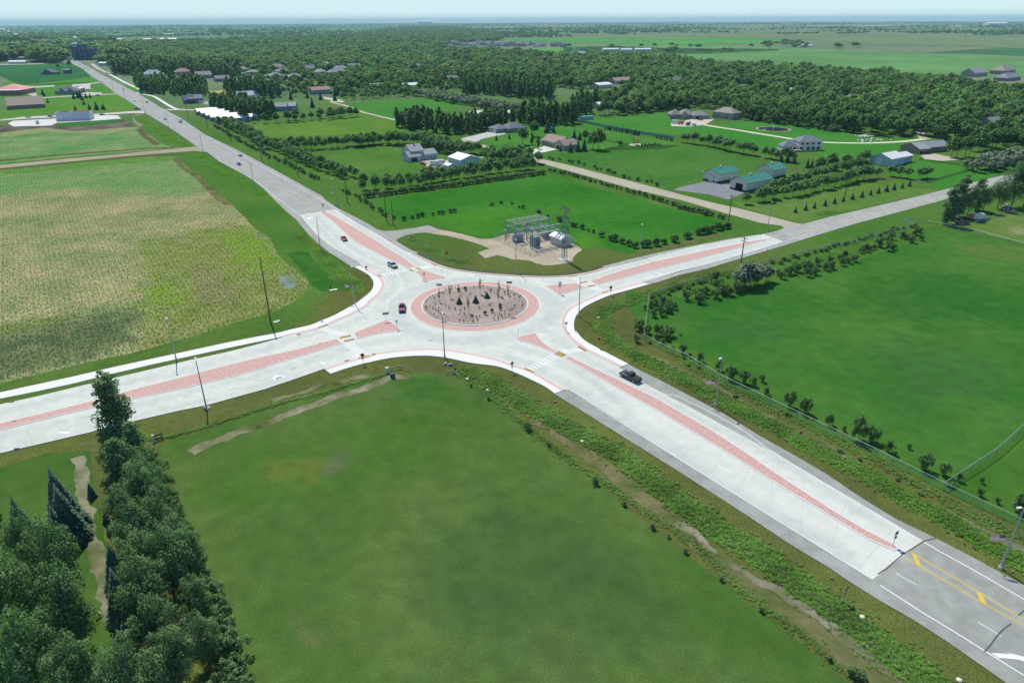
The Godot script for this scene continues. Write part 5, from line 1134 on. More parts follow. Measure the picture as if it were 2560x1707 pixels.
func near_trees() -> void:
	for a in [[Vector2(-78.14, -114.8), 21.0, 0, 1.35, "tallest poplar, its ragged top standing before the concrete road"], [Vector2(-71.41, -107.86), 14.0, 1, 1.5, "shorter poplar just behind the tallest one's foot"], [Vector2(-70.65, -101.32), 15.0, 2, 1.5, "leafy poplar third from the far end of the nearest row"]]:
		var o := plant("poplar_tree", "near_poplar", a[0], a[1], a[3])
		tag(o, a[4], "poplar")
	var rows := [[Vector2(-64.7, -96.45), 13.5, "leafy tree left of the weedy bushes, mid-row"], [Vector2(-58.09, -88.72), 12.0, "leafy tree in the middle of the nearest row"], [Vector2(-61.13, -86.7), 13.0, "leafy tree beside the slim dark spruces"], [Vector2(-52.71, -79.12), 14.0, "broad leafy tree above the bare grey tree"], [Vector2(-51.54, -82.76), 10.0, "leafy tree at the lawn side of the nearest row"], [Vector2(-53.3, -73.24), 14.0, "leafy tree left of the bare grey tree"], [Vector2(-46.22, -73.2), 9.5, "leafy tree right of the bare grey tree"], [Vector2(-44.38, -63.04), 11.0, "leafy tree at the bottom edge under the bare tree"], [Vector2(-47.79, -59.25), 13.0, "leafy tree cut by the bottom edge"], [Vector2(-65.46, -92.5), 12.0, "leafy tree behind the lowest spruces"], [Vector2(-67.72, -101.92), 13.0, "leafy tree under the tallest poplar's right side"], [Vector2(-61.31, -94.14), 11.0, "leafy tree between the edge bushes and the third poplar"], [Vector2(-72.59, -105.18), 11.0, "leafy tree at the tallest poplar's left foot"], [Vector2(-54.99, -86.66), 9.5, "low leafy tree behind the mid-row edge bushes"], [Vector2(-56.44, -79.14), 13.0, "leafy tree between the two lower spruces and the bare tree"], [Vector2(-42.51, -67.14), 9.0, "low leafy tree at the lawn side near the bottom edge"], [Vector2(-49.55, -67.9), 11.0, "leafy tree just left of the bare tree's trunk"], [Vector2(-79.13, -112.15), 9.0, "small leafy tree left of the tallest poplar"]]
	for a in rows:
		tag(plant("leafy_tree", "near_broad", a[0], a[1], 0.9), a[2], "tree")
	for p in v([-72.61,-114.31,-69.43,-109.93,-66.12,-105.14,-62.94,-100.64,-60.11,-96.42,-56.9,-91.9,-54.12,-88.18,-51.64,-84.67,-48.83,-80.89,-46.22,-77.77,-43.78,-74.4,-41.76,-71.6,-39.56,-68.21,-37.79,-65.02,-38.28,-62.35,-42.43,-70.08,-46.24,-75.65,-48.98,-79.1,-53.27,-85.17,-56.48,-89.23,-62.91,-97.61,-60.8,-94.7,-36.01,-61.69]):
		tag(plant("edge_bush", "near_bush", p, rng.randf_range(3.4, 5.2), 0.95), "dense green bush on the lawn side of the nearest tree row", "bush", "bushes on the lawn side of the nearest row")
	for a in [[Vector2(-79.03, -103.66), 3.6, "small spruce on the grey gravel strip"], [Vector2(-72.5, -96.5), 2.8, "second small spruce beside the worn strip"], [Vector2(-70.32, -93.41), 2.2, "smallest spruce beside the worn strip"], [Vector2(-62.16, -81.43), 9.0, "dark spruce leaning on the tree row's left side"], [Vector2(-58, -74.89), 10.0, "dark spruce below its twin on the row's left side"], [Vector2(-54.59, -70.9), 8.0, "blue-green spruce at the row's lower left"], [Vector2(-78.12, -94.82), 13.5, "tall spruce standing alone on the mown strip"], [Vector2(-75.89, -92.02), 12.0, "second tall spruce on the mown strip"], [Vector2(-75.85, -89.67), 9.5, "shorter spruce before the tall pair"], [Vector2(-84.39, -92.62), 9.0, "dark spruce between the left-hand poplars"]]:
		tag(plant("spruce_tree", "near_spruce", a[0], a[1], 1.15), a[2], "spruce")
	for a in [[Vector2(-94.04, -99.02), 15.0, "near_poplar", "poplar cut by the left edge beside the concrete road"], [Vector2(-69.17, -78.34), 15.5, "near_broad", "big leafy tree left of the mown strip"], [Vector2(-76.06, -82.91), 13.0, "near_broad", "leafy tree at the left group's top"], [Vector2(-61.63, -68.69), 16.0, "near_broad", "big dark tree whose boughs reach over the mown strip"], [Vector2(-71.77, -71), 16.0, "near_broad", "big leafy tree at the left edge"], [Vector2(-60.96, -60.55), 16.0, "near_broad", "big dark tree cut by the bottom left corner"], [Vector2(-82.12, -76.69), 14.0, "near_broad", "tree beyond the left edge"], [Vector2(-55.12, -59.28), 13.0, "near_broad", "dark tree at the bottom edge left of the mown strip"]]:
		tag(plant("leafy_tree", a[2], a[0], a[1], 0.8), a[3], "tree")
	# the bare tree
	var st := st_new()
	var r := RandomNumberGenerator.new()
	r.seed = 77
	var todo := [[Vector3.ZERO, Vector3(0.05, 1, 0.05).normalized(), 2.6, 0.16, 0]]
	while todo.size():
		var b: Array = todo.pop_back()
		var e: Vector3 = b[0] + b[1] * b[2]
		tube(st, b[0], e, b[3], b[3] * 0.66, 5 if b[4] < 3 else 3)
		if b[4] < 6:
			for k in (4 if b[4] < 2 else 3):
				var d: Vector3 = (b[1] + Vector3(r.randfn(), r.randfn() * 0.5 + 0.18, r.randfn()) * 0.5).normalized()
				todo.append([e, d, b[2] * r.randf_range(0.62, 0.86), b[3] * 0.6, b[4] + 1])
	var o := thing("bare_tree", "bare grey leafless tree at the bottom of the nearest row", "tree", g3(Vector2(-45.25, -64.38)))
	mi("branches", done(st), M.dead, o)

func island_plants() -> void:
	var y := 0.36
	var put := func(n: String, kind: String, p: Vector2, h: float, w: float, label: String, cat: String, group: String) -> void:
		var o := plant(n, kind, p, h, w)
		o.position.y = y
		tag(o, label, cat, group)
	for a in [[Vector2(-16.51, -198.5), 3.4, "left one of the two pointed spruces in the gravel island"], [Vector2(-11.36, -199.3), 3.6, "middle pointed spruce in the gravel island"], [Vector2(-7.91, -203.3), 2.8, "wide squat spruce at the back of the gravel island"]]:
		put.call("island_spruce", "near_spruce", a[0], a[1] * 0.75, 2.3 if a[1] < 3 else 1.8, a[2], "spruce", "")
	for a in [[Vector2(-19.81, -203.7), 5.0, "sapling at the back left of the gravel island"], [Vector2(-10.24, -207.2), 6.0, "yellowish sapling at the back of the gravel island"], [Vector2(-4.24, -205.3), 5.5, "thin yellowish sapling at the gravel island's back right"], [Vector2(-4.25, -199.2), 5.0, "leafy sapling right of the squat spruce"], [Vector2(-13.21, -191.1), 6.0, "staked sapling in the front middle of the gravel island"], [Vector2(-22.83, -200), 4.5, "slim sapling near the gravel island's left edge"], [Vector2(-1.28, -205.9), 4.0, "slim sapling near the gravel island's right edge"]]:
		put.call("island_sapling", "sapling", a[0], a[1] * 0.9, 1.15, a[2], "sapling", "")
	for p in v([-17.34,-209.1,-15.29,-210.3,-8.1,-189.7,-6.03,-191.6,-3.53,-193.4,-3.67,-195.6]):
		put.call("purple_shrub", "bush", p, 1.5, 0.8, "dark purplish shrub in the gravel island", "shrub", "dark shrubs in the gravel island")
	for p in v([-21.94,-210.7,-19.9,-212,-18.84,-212.9,-17.71,-212.9,-16.38,-211.6,-12.5,-212.8,-9.57,-213.1,-7.83,-211.5,-7.07,-208.4,-6.65,-209.6,-5.71,-207.5,-4.66,-210.5,-2.87,-211.1,-2.39,-207.1,-3.01,-202.9,-2.44,-200.6,-1.17,-205.9,-.4,-207.1,.7,-205.3,1.59,-207.1,2.24,-206.1,1.79,-205,2.88,-204.3,2.32,-203.2,.9,-202.3,2.29,-200.6,-23.46,-204.4,-22.25,-206.8,-24.74,-202.9,-24.03,-198,-25.38,-196.7,-21.1,-198.6,-20.5,-196.6,-19.24,-194.1,-22.55,-194.7,-23.33,-193.1,-24.28,-194.2,-22.34,-191.5,-25.41,-192,-26.18,-193.4,-26.54,-194.8,-24.64,-190.7,-23.48,-189.4,-22.22,-188.1,-19.59,-188.3,-17.81,-189.1,-17.4,-193.3,-15.77,-192.2,-14.5,-193.5,-13.71,-187.2,-12.31,-185.7,-11.7,-187.7,-10.55,-186.9,-9.67,-187.9,-14.37,-189.8,-15.81,-189.8,-10.04,-194.3,-6.96,-196.5,-6.37,-198.4,-1.88,-196.7,-1.36,-198.6,-1.45,-193.9,.12,-194.2,.86,-195.5,-2.16,-191.2,-3.69,-189.7,-5.1,-188.7,-4.06,-187.4,-3.15,-188.1,-2.14,-188.9,-1.82,-187.3,-2.83,-186.8,-.91,-188.4,-5.36,-186.6,-5.24,-185.3,-4.03,-185.8,-7.22,-187.7,-13.03,-184.2,-11.42,-184.1,-10.05,-184.9,-15.47,-184.7,1.46,-191.2,3.18,-195.5,3.43,-197.7,-16.35,-204.3,-13.4,-206.3,-8.58,-207.2,-27.04,-202.1,-27.06,-200.3,-26.36,-203.8,-25.61,-205,-14.25,-184.4]):
		put.call("island_shrub", "herb", p, rng.randf_range(0.45, 1.15), 0.7, "small green shrub dotted in the pinkish gravel of the roundabout island", "shrub", "small shrubs in the roundabout island")

func woods() -> void:
	var list := []
	scatter(v([-1322,-2360,-1499,-3073,-1322,-3230,-1100,-3907,-911,-4096,-1025,-5618,-1138,-8170,-787,-8682,-191.5,-5913,-51.52,-4685,-39.75,-3049,-228.9,-2499,-188.1,-2140,31.63,-1932,127.96,-1692,243.2,-1680,365,-1557,377.9,-1306,470.8,-1276,515.2,-1145,565.1,-1065,581.1,-965,577.3,-882.1,594.7,-784.2,393.7,-475.7,353.8,-482.6,344.4,-507.9,324.4,-492.5,310,-522.4,309.3,-532.9,285.2,-516.3,272.2,-534,250.2,-561,233.9,-579.3,218.4,-604.1,206.3,-637.8,208.4,-685.8,189.3,-710.2,170.3,-704.9,114.41,-672.4,115.92,-779.9,153.4,-914,128.58,-935,87.34,-897.6,59.02,-939,-28.65,-1034,-79.36,-1075,-127.64,-948,-229.1,-974,-278.5,-1223,-387.3,-1302,-456.4,-1234,-619.3,-1357,-731.4,-1364,-916,-1619]), 8.5, list, "broad", 12.0)
	scatter(v([-651,-1196,-416.4,-1122,-497.4,-1348,-707.3,-1427,-787.6,-1455]), 7.0, list, "poplar", 17.0)
	scatter(v([-453.4,-885.8,-410.5,-866.2,-355.4,-846.8,-393,-940,-475.2,-987,-509.8,-989]), 8.0, list, "poplar", 16.0)
	scatter(v([-224.4,-912,-170.9,-872.9,-125.81,-853.4,-109.8,-836,-111.38,-907,-134.34,-970,-185.5,-951,-229.1,-974]), 8.0, list, "broad", 10.0)
	scatter(v([-188.1,-792.5,-153.5,-806.1,-105.4,-827.6,-108.44,-852.6,-170.9,-872.9,-200.6,-848.3]), 9.0, list, "belt", 8.0)
	scatter(v([-57.69,-841.9,-28.94,-849.1,44.37,-775.6,49.93,-845.5,15.53,-941,-26.81,-964,-61.78,-905]), 8.0, list, "poplar", 17.0)
	scatter(v([53.31,-648.1,78.16,-668.3,92.2,-766.5,67.34,-767.6]), 7.0, list, "poplar", 14.0)
	scatter(v([76.97,-657.7,111.83,-656.4,169,-699,201.1,-838.7,144.47,-858.5,92.26,-780.9]), 8.0, list, "broad", 11.0)
	scatter(v([200.8,-628.1,216.9,-599.7,232.7,-576.1,248.6,-557.1,267.7,-536.3,273.5,-548.7,245.1,-577.3,226.3,-627.2,212.6,-658.1]), 6.0, list, "bush", 5.0)
	scatter(v([298.6,-450.5,342.2,-465.6,408,-481.2,442.8,-525.5,384.1,-527.2,330.1,-501.8]), 10.0, list, "broad", 12.0)
	scatter(v([-558,-1465,-527.8,-1614,-413.8,-1605,-283.7,-1501,-219.9,-1155,-239.6,-1089,-289.9,-1018,-323.7,-993,-398.1,-1165,-469.4,-1226]), 13.0, list, "broad", 10.0)
	scatter(v([-529.1,-1437,-344.1,-1520,-201.7,-874.3,-212.1,-808.6,-254.7,-842.3,-291.7,-878.4]), 15.0, list, "broad", 9.0)
	scatter(v([-135.3,-1040,-69.86,-1062,-28.14,-1014,59.02,-939,54.39,-862.6,-31.97,-943,-64.66,-868,-107.02,-870]), 13.0, list, "broad", 10.0)
	# small town
	scatter(v([-1579,-2300,-1537,-2320,-1433,-2307,-1296,-2152,-966,-1595,-962,-1542,-1014,-1572,-1147,-1761,-1133,-1637,-1152,-1531,-1634,-2191]), 7.0, list, "broad", 22.0)
	scatter(v([-1646,-2742,-1593,-2735,-1075,-1823,-1106,-1826]), 7.0, list, "broad", 26.0)
	scatter(v([-2226,-3463,-1623,-3052,-1764,-3321,-2070,-3511,-2219,-3585,-2468,-3845]), 11.0, list, "broad", 20.0)
	scatter(v([-1856,-2668,-1639,-2544,-1868,-2906,-2146,-3228,-2174,-3132]), 9.0, list, "poplar", 20.0)
	scatter(v([-1006,-1782,-907,-1740,-1179,-2274,-1321,-2405,-1222,-2174]), 8.0, list, "broad", 22.0)
	# nearest ones stand as trees of their own
	list.sort_custom(func(a, b): return a[0].length_squared() < b[0].length_squared())
	var own := {"broad": 285, "poplar": 60, "bush": 60, "belt": 0}
	var rest := []
	var words := {"broad": ["wood_tree", "round leafy tree on the near side of the big woods", "tree", "trees on the near side of the woods"], "poplar": ["wood_poplar", "tall poplar in the dense blocks near the houses", "poplar", "poplars in the dense blocks"], "bush": ["wood_bush", "bushy shrub at the foot of the woods behind the pond", "bush", "shrubs at the foot of the woods"]}
	for t in list:
		if own[t[1]] > 0:
			own[t[1]] -= 1
			var w: Array = words[t[1]]
			tag(plant(w[0], t[1], t[0], t[2], t[3]), w[1], w[2], w[3])
		else:
			rest.append(t)
	mass("woodland", rest, "wide dark green wood spreading behind the houses", "woods")
	# tree lines out on the plain
	var far := []
	for a in [[v([-3067,-7604,-3081,-8119,-2466,-6559,-2081,-6014,-1654,-4782,-2083,-5180]), 22.0], [v([-4527,-8683,-5098,-10282,-4843,-10168,-4022,-8400,-4209,-8096]), 40.0], [v([-2876,-6175,-2720,-6375,-2651,-6209,-2929,-6286]), 25.0], [v([705.7,-2260,873.7,-2503,1030,-2654,957,-2366,880.5,-2149,757.2,-2186,714.2,-2284]), 18.0], [v([882.5,-2142,1012,-2278,1029,-2210,984,-2106,879.6,-2066,888.6,-2149]), 18.0], [v([-52.5,-4772,202.7,-4446,314,-3793,280,-3416,88.8,-3398,-33.1,-3271]), 18.0], [v([488.3,-1923,609.9,-1986,701.9,-2027,713.4,-2045,566.3,-1967,493.4,-1940]), 14.0], [v([646.9,-4865,701.7,-4972,590.5,-4121,671.1,-3977,667.5,-3952,592.5,-3968,551.3,-4125]), 16.0], [v([511.6,-2246,571.3,-2153,603.4,-2273,531.3,-2331]), 16.0], [v([150.4,-2292,430.4,-2343,549.1,-2354,532.6,-2282,326.3,-2259,145.93,-2223]), 22.0], [v([372.4,-1918,477.5,-2042,462.9,-1978,375.1,-1837]), 16.0], [v([-2174,-4297,-2099,-4281,-2111,-4301,-2185,-4316]), 25.0]]:
		scatter(a[0], a[1], far, "broad", 12.0)
	for a in [[v([3093,-7324,3283,-7240,2720,-6006,2567,-6060]), 30.0]]:
		scatter(a[0], a[1], far, "broad", 10.0)
	for k in 420:   # bands of trees towards the horizon
		var t := rng.randf_range(-0.95, 0.95)
		var d := 4200.0 * pow(3.7, rng.randf())
		var c := Vector2(sin(t), -cos(t)) * d
		var along := Vector2(0.83, -0.56) if rng.randf() < 0.6 else Vector2(cos(t), sin(t))
		var len := rng.randf_range(120.0, 900.0) * clampf(d / 6000.0, 0.6, 2.0)
		var n := int(len / (18.0 * clampf(d / 5000.0, 0.8, 2.5)))
		for q in n:
			var p := c + along * len * (q / float(n) - 0.5) + Vector2(rng.randfn(), rng.randfn()) * 22.0
			if p.length() < 16000.0 and p.length() > 3600.0:
				far.append([p, "broad", rng.randf_range(9.0, 14.0), rng.randf_range(1.6, 2.8)])
	mass("far_treeline", far, "thin bluish tree lines scattered over the plain to the horizon", "trees")

func tall_grass() -> void:   # tufts along the ditches
	var vs := PackedVector3Array()
	var cs := PackedColorArray()
	var ix := PackedInt32Array()
	var r := RandomNumberGenerator.new()
	r.seed = 9
	for k in 14:
		var t := r.randf() * TAU
		var d := Vector3(cos(t), 0, sin(t))
		var b := d * r.randf() * 0.35
		var s := Vector3(-d.z, 0, d.x) * 0.13
		var a := vs.size()
		var tip := b + d * r.randf_range(0.35, 0.6) + Vector3(0, r.randf_range(0.35, 0.7), 0)
		if (s * 2.0).cross(tip - b).y < 0:
			s = -s
		vs.append_array(PackedVector3Array([b - s, tip, b + s]))
		var c := Color(0.075, 0.17, 0.03).lerp(Color(0.15, 0.25, 0.055), r.randf())
		for q in 3:
			cs.append(c)
		ix.append_array(PackedInt32Array([a, a + 1, a + 2]))
	var ns := PackedVector3Array()
	ns.resize(vs.size())
	ns.fill(Vector3.UP)
	var tuft := arrays(vs, ix, cs, PackedVector2Array(), PackedVector2Array(), false, ns)
	var spots := []
	for a in [[v([-13.35,-154.9,-7.94,-150.5,-2.74,-144.49,2.45,-137.5,7.32,-132.27,13.37,-125.57,18.95,-119.37,22.82,-114.65,34.8,-95.48,39,-90.6,42.68,-85.4,45.84,-79.99,48.65,-75.88,51.63,-70.99,53.81,-66.99,55.83,-63.27,58.6,-58.16]), 5.4, 5200, 0.75], [v([29.59,-195.1,27.13,-188.8,26.22,-181.3,27.07,-175.6,28.69,-170.6,31.46,-165.4,34.27,-160.5,37.13,-156.6,49.52,-138.42,56.5,-128.76,61.44,-120.66,64.05,-115.86,68.57,-110.8,72.58,-103.44,77.21,-97.16,80.77,-90.33,83.75,-85.47,89.16,-75.64]), 4.8, 4200, 0.7], [v([28.33,-193,32.7,-197.4,38.12,-200.7,44.57,-206.5,56.18,-213.8,56.51,-215.9,67.21,-222.8,76.4,-228.1]), 4.8, 1800, 0.7], [v([-90.38,-278.4,-81.3,-265.7,-71.87,-249.8,-64.72,-236.9,-59.13,-227.3,-54.94,-221.1,-51.72,-214.5,-50.7,-209.4]), 5.0, 1500, 0.6], [v([-40.92,-271.9,-35.35,-262.4,-30.37,-253.5,-25.9,-247.6,-21.41,-242.7,-16.12,-238.7]), 4.0, 900, 0.7], [v([-83.1,-127.27,-74.85,-123.73,-55.84,-137.17,-50.38,-140.27,-46.12,-142.49,-41.9,-145.45,-37.54,-148.51,-32.97,-151.3,-31.55,-152]), 1.6, 900, 0.6], [v([-13.49,-156.9,-10.28,-153.3,-11.19,-149.77,-6.22,-142.38,.06,-132.33,5.37,-123.91,9.66,-117.32,29.62,-92.12,33.27,-85.13,37.03,-78.25,41.24,-72.63,44.04,-68.01,46.32,-64]), 2.2, 1500, 0.5], [v([37.03,-186.8,44.03,-159.7,54.19,-142.53,63.18,-129.31,69.91,-118.97,74.19,-112.22,80.04,-102.09,87.51,-91.01]), 3.0, 1400, 0.55]]:
		var line := smooth(a[0])
		var total := 0.0
		for k in line.size() - 1:
			total += line[k].distance_to(line[k + 1])
		for k in line.size() - 1:
			var n := int(1.5 * a[2] * line[k].distance_to(line[k + 1]) / total)
			for q in n:
				var p: Vector2 = line[k].lerp(line[k + 1], rng.randf()) + Vector2(rng.randfn(), rng.randfn()) * a[1] * 0.27
				spots.append([p, a[3] * rng.randf_range(0.3, 0.7)])
	var mm := MultiMesh.new()
	mm.transform_format = MultiMesh.TRANSFORM_3D
	mm.use_colors = true
	mm.mesh = tuft
	mm.instance_count = spots.size()
	for k in spots.size():
		var s: float = spots[k][1]
		mm.set_instance_transform(k, Transform3D(Basis(Vector3.UP, rng.randf() * TAU).scaled_local(Vector3(s * 1.5, s, s * 1.5)), g3(spots[k][0], 0.03)))
		var b := clampf(1.05 + 0.6 * noise.get_noise_2d(spots[k][0].x * 4.0, spots[k][0].y * 4.0), 0.7, 1.5)
		mm.set_instance_color(k, Color(b, b, b))
	var i := MultiMeshInstance3D.new()
	i.name = "tall_grass"
	i.multimesh = mm
	i.material_override = M.leaf
	add_child(i)
	tag(i, "tall uncut grass growing along the road ditches", "grass", "", "stuff")

# ---------------------------------------------------------------- buildings
# the town grid runs at 34 degrees: local x goes back and right, local z comes forward and right; a building's origin is its nearest corner
const GRID := 0.593

func prism_roof(x0: float, x1: float, z0: float, z1: float, y: float, rise: float, kind: String, over := 0.4) -> ArrayMesh:
	var st := st_new()
	var a := x0 - over
	var b := x1 + over
	var c := z0 - over
	var d := z1 + over
	var t := 0.16
	var p := func(x: float, h: float, z: float) -> Vector3: return Vector3(x, y + h, z)
	if kind == "z":   # ridge along z: build along x with axes swapped
		var m := (a + b) / 2
		for s in [t, 0.0]:
			var q0: Vector3 = p.call(a, s, c)
			var q1: Vector3 = p.call(a, s, d)
			var r0: Vector3 = p.call(m, rise + s, c)
			var r1: Vector3 = p.call(m, rise + s, d)
			var u0: Vector3 = p.call(b, s, c)
			var u1: Vector3 = p.call(b, s, d)
			if s > 0.0:
				quad(st, q0, q1, r1, r0)
				quad(st, r0, r1, u1, u0)
			else:
				quad(st, q0, r0, r1, q1)
				quad(st, r0, u0, u1, r1)
		quad(st, p.call(a, 0, c), p.call(a, 0, d), p.call(a, t, d), p.call(a, t, c))
		quad(st, p.call(b, 0, d), p.call(b, 0, c), p.call(b, t, c), p.call(b, t, d))
		for e in [[d, 1], [c, -1]]:
			var f := [p.call(a, 0, e[0]), p.call(m, rise, e[0]), p.call(m, rise + t, e[0]), p.call(a, t, e[0]), p.call(b, 0, e[0]), p.call(b, t, e[0])]
			if e[1] > 0:
				quad(st, f[0], f[1], f[2], f[3])
				quad(st, f[1], f[4], f[5], f[2])
			else:
				quad(st, f[1], f[0], f[3], f[2])
				quad(st, f[4], f[1], f[2], f[5])
	elif kind == "x":
		var m := (c + d) / 2
		for s in [t, 0.0]:
			var q0: Vector3 = p.call(a, s, d)
			var q1: Vector3 = p.call(b, s, d)
			var r0: Vector3 = p.call(a, rise + s, m)
			var r1: Vector3 = p.call(b, rise + s, m)
			var u0: Vector3 = p.call(a, s, c)
			var u1: Vector3 = p.call(b, s, c)
			if s > 0.0:
				quad(st, q0, q1, r1, r0)
				quad(st, r0, r1, u1, u0)
			else:
				quad(st, q0, r0, r1, q1)
				quad(st, r0, u0, u1, r1)
		quad(st, p.call(a, 0, d), p.call(b, 0, d), p.call(b, t, d), p.call(a, t, d))
		quad(st, p.call(b, 0, c), p.call(a, 0, c), p.call(a, t, c), p.call(b, t, c))
		for e in [[a, 1], [b, -1]]:
			var f := [p.call(e[0], 0, c), p.call(e[0], rise, m), p.call(e[0], rise + t, m), p.call(e[0], t, c), p.call(e[0], 0, d), p.call(e[0], t, d)]
			if e[1] > 0:
				quad(st, f[0], f[1], f[2], f[3])
				quad(st, f[1], f[4], f[5], f[2])
			else:
				quad(st, f[1], f[0], f[3], f[2])
				quad(st, f[4], f[1], f[2], f[5])
	else:   # hip
		var w := minf(b - a, d - c) / 2
		var r0 := Vector3(a + w, y + rise, (c + d) / 2) if b - a > d - c else Vector3((a + b) / 2, y + rise, c + w)
		var r1 := Vector3(b - w, y + rise, (c + d) / 2) if b - a > d - c else Vector3((a + b) / 2, y + rise, d - w)
		var q := [p.call(a, 0, d), p.call(b, 0, d), p.call(b, 0, c), p.call(a, 0, c)]
		if b - a > d - c:
			quad(st, q[0], q[1], r1, r0)
			quad(st, q[2], q[3], r0, r1)
			quad(st, q[1], q[2], r1, r1)
			quad(st, q[3], q[0], r0, r0)
		else:
			quad(st, q[1], q[2], r0, r1)
			quad(st, q[3], q[0], r1, r0)
			quad(st, q[0], q[1], r1, r1)
			quad(st, q[2], q[3], r0, r0)
		quad(st, q[3], q[2], q[1], q[0])
	return done(st)

func walls_mesh(x0: float, x1: float, z0: float, z1: float, y0: float, y: float, rise: float, kind: String) -> ArrayMesh:
	var st := st_new()
	box(st, Vector3((x0 + x1) / 2, (y0 + y) / 2, (z0 + z1) / 2), Vector3(x1 - x0, y - y0, z1 - z0))
	if kind == "x":
		var m := (z0 + z1) / 2
		quad(st, Vector3(x0, y, z0), Vector3(x0, y, z1), Vector3(x0, y + rise, m), Vector3(x0, y + rise, m))
		quad(st, Vector3(x1, y, z1), Vector3(x1, y, z0), Vector3(x1, y + rise, m), Vector3(x1, y + rise, m))
	elif kind == "z":
		var m := (x0 + x1) / 2
		quad(st, Vector3(x0, y, z1), Vector3(x1, y, z1), Vector3(m, y + rise, z1), Vector3(m, y + rise, z1))
		quad(st, Vector3(x1, y, z0), Vector3(x0, y, z0), Vector3(m, y + rise, z0), Vector3(m, y + rise, z0))
	return done(st)

func wing(o: Node3D, x0: float, x1: float, z0: float, z1: float, h: float, rise: float, kind: String, wall: Material, roof: Material, y0 := 0.0) -> void:
	mi("wall", walls_mesh(x0, x1, z0, z1, y0, h, rise, kind), wall, o)
	mi("roof", prism_roof(x0, x1, z0, z1, h, rise, kind), roof, o)

# an opening on face "x" (the left front face at local x) or "z" (the right front face at local z), u metres along it
func opening(o: Node3D, n: String, face: String, at: float, u: float, y: float, w: float, h: float, frame: Material, inner: Material) -> void:
	var size := Vector3(0.14, h, w) if face == "x" else Vector3(w, h, 0.14)
	var c := Vector3(at - 0.05, y, u) if face == "x" else Vector3(u, y, at + 0.05)
	var f := mi(n, box_mesh(c, size), frame, o)
	var s2 := Vector3(0.16, h - 0.24, w - 0.24) if face == "x" else Vector3(w - 0.24, h - 0.24, 0.16)
	mi("pane" if n == "window" else "panel", box_mesh(c + (Vector3(-0.03, 0, 0) if face == "x" else Vector3(0, 0, 0.03)), s2), inner, f)

func house(n: String, label: String, cat: String, c: Vector2, l: float, w: float, h: float, rise: float, kind: String, wall: Material, roof: Material, wins := 3, yaw := GRID) -> Node3D:
	var o := thing(n, label, cat, g3(c), yaw)
	wing(o, 0, l, -w, 0, h, rise, kind, wall, roof)
	for k in wins:
		opening(o, "window", "z", 0.0, l * (k + 0.7) / (wins + 0.4), minf(h * 0.58, 1.7), 1.3, 1.3, M.trim, M.pane)
		if h > 4.5:
			opening(o, "window", "z", 0.0, l * (k + 0.7) / (wins + 0.4), h - 1.3, 1.3, 1.3, M.trim, M.pane)
	if wins > 1:
		opening(o, "door", "x", 0.0, -w * 0.5, 1.05, 1.1, 2.1, M.trim, M.dark)
		opening(o, "window", "x", 0.0, -w * 0.22, 1.7, 1.3, 1.2, M.trim, M.pane)
		opening(o, "window", "x", 0.0, -w * 0.78, 1.7, 1.3, 1.2, M.trim, M.pane)
	keep_clear(c, l, w, yaw)
	return o

func keep_clear(c: Vector2, l: float, w: float, yaw := GRID) -> void:
	var x := Vector2(cos(yaw), -sin(yaw))
	var z := Vector2(sin(yaw), cos(yaw))
	var m := c + x * l / 2 - z * w / 2
	var r := maxf(l, w) * 0.62 + 3.0
	clear.append([m, r])
	if m.length() < 1500.0:
		clear.append([m * (1.0 - (r + 8.0) / m.length()), r])
	if m.length() > 700.0 and m.length() < 1500.0:
		clear.append([m * (1.0 - 2.0 * (r + 8.0) / m.length()), r * 0.9])

func gmat(r: float, g: float, b: float, rough := 0.8) -> StandardMaterial3D:
	return mat(lits(minf(r * 1.1 + 8.0, 255.0), minf(g * 1.1 + 8.0, 255.0), minf(b * 1.1 + 6.0, 255.0)), rough)

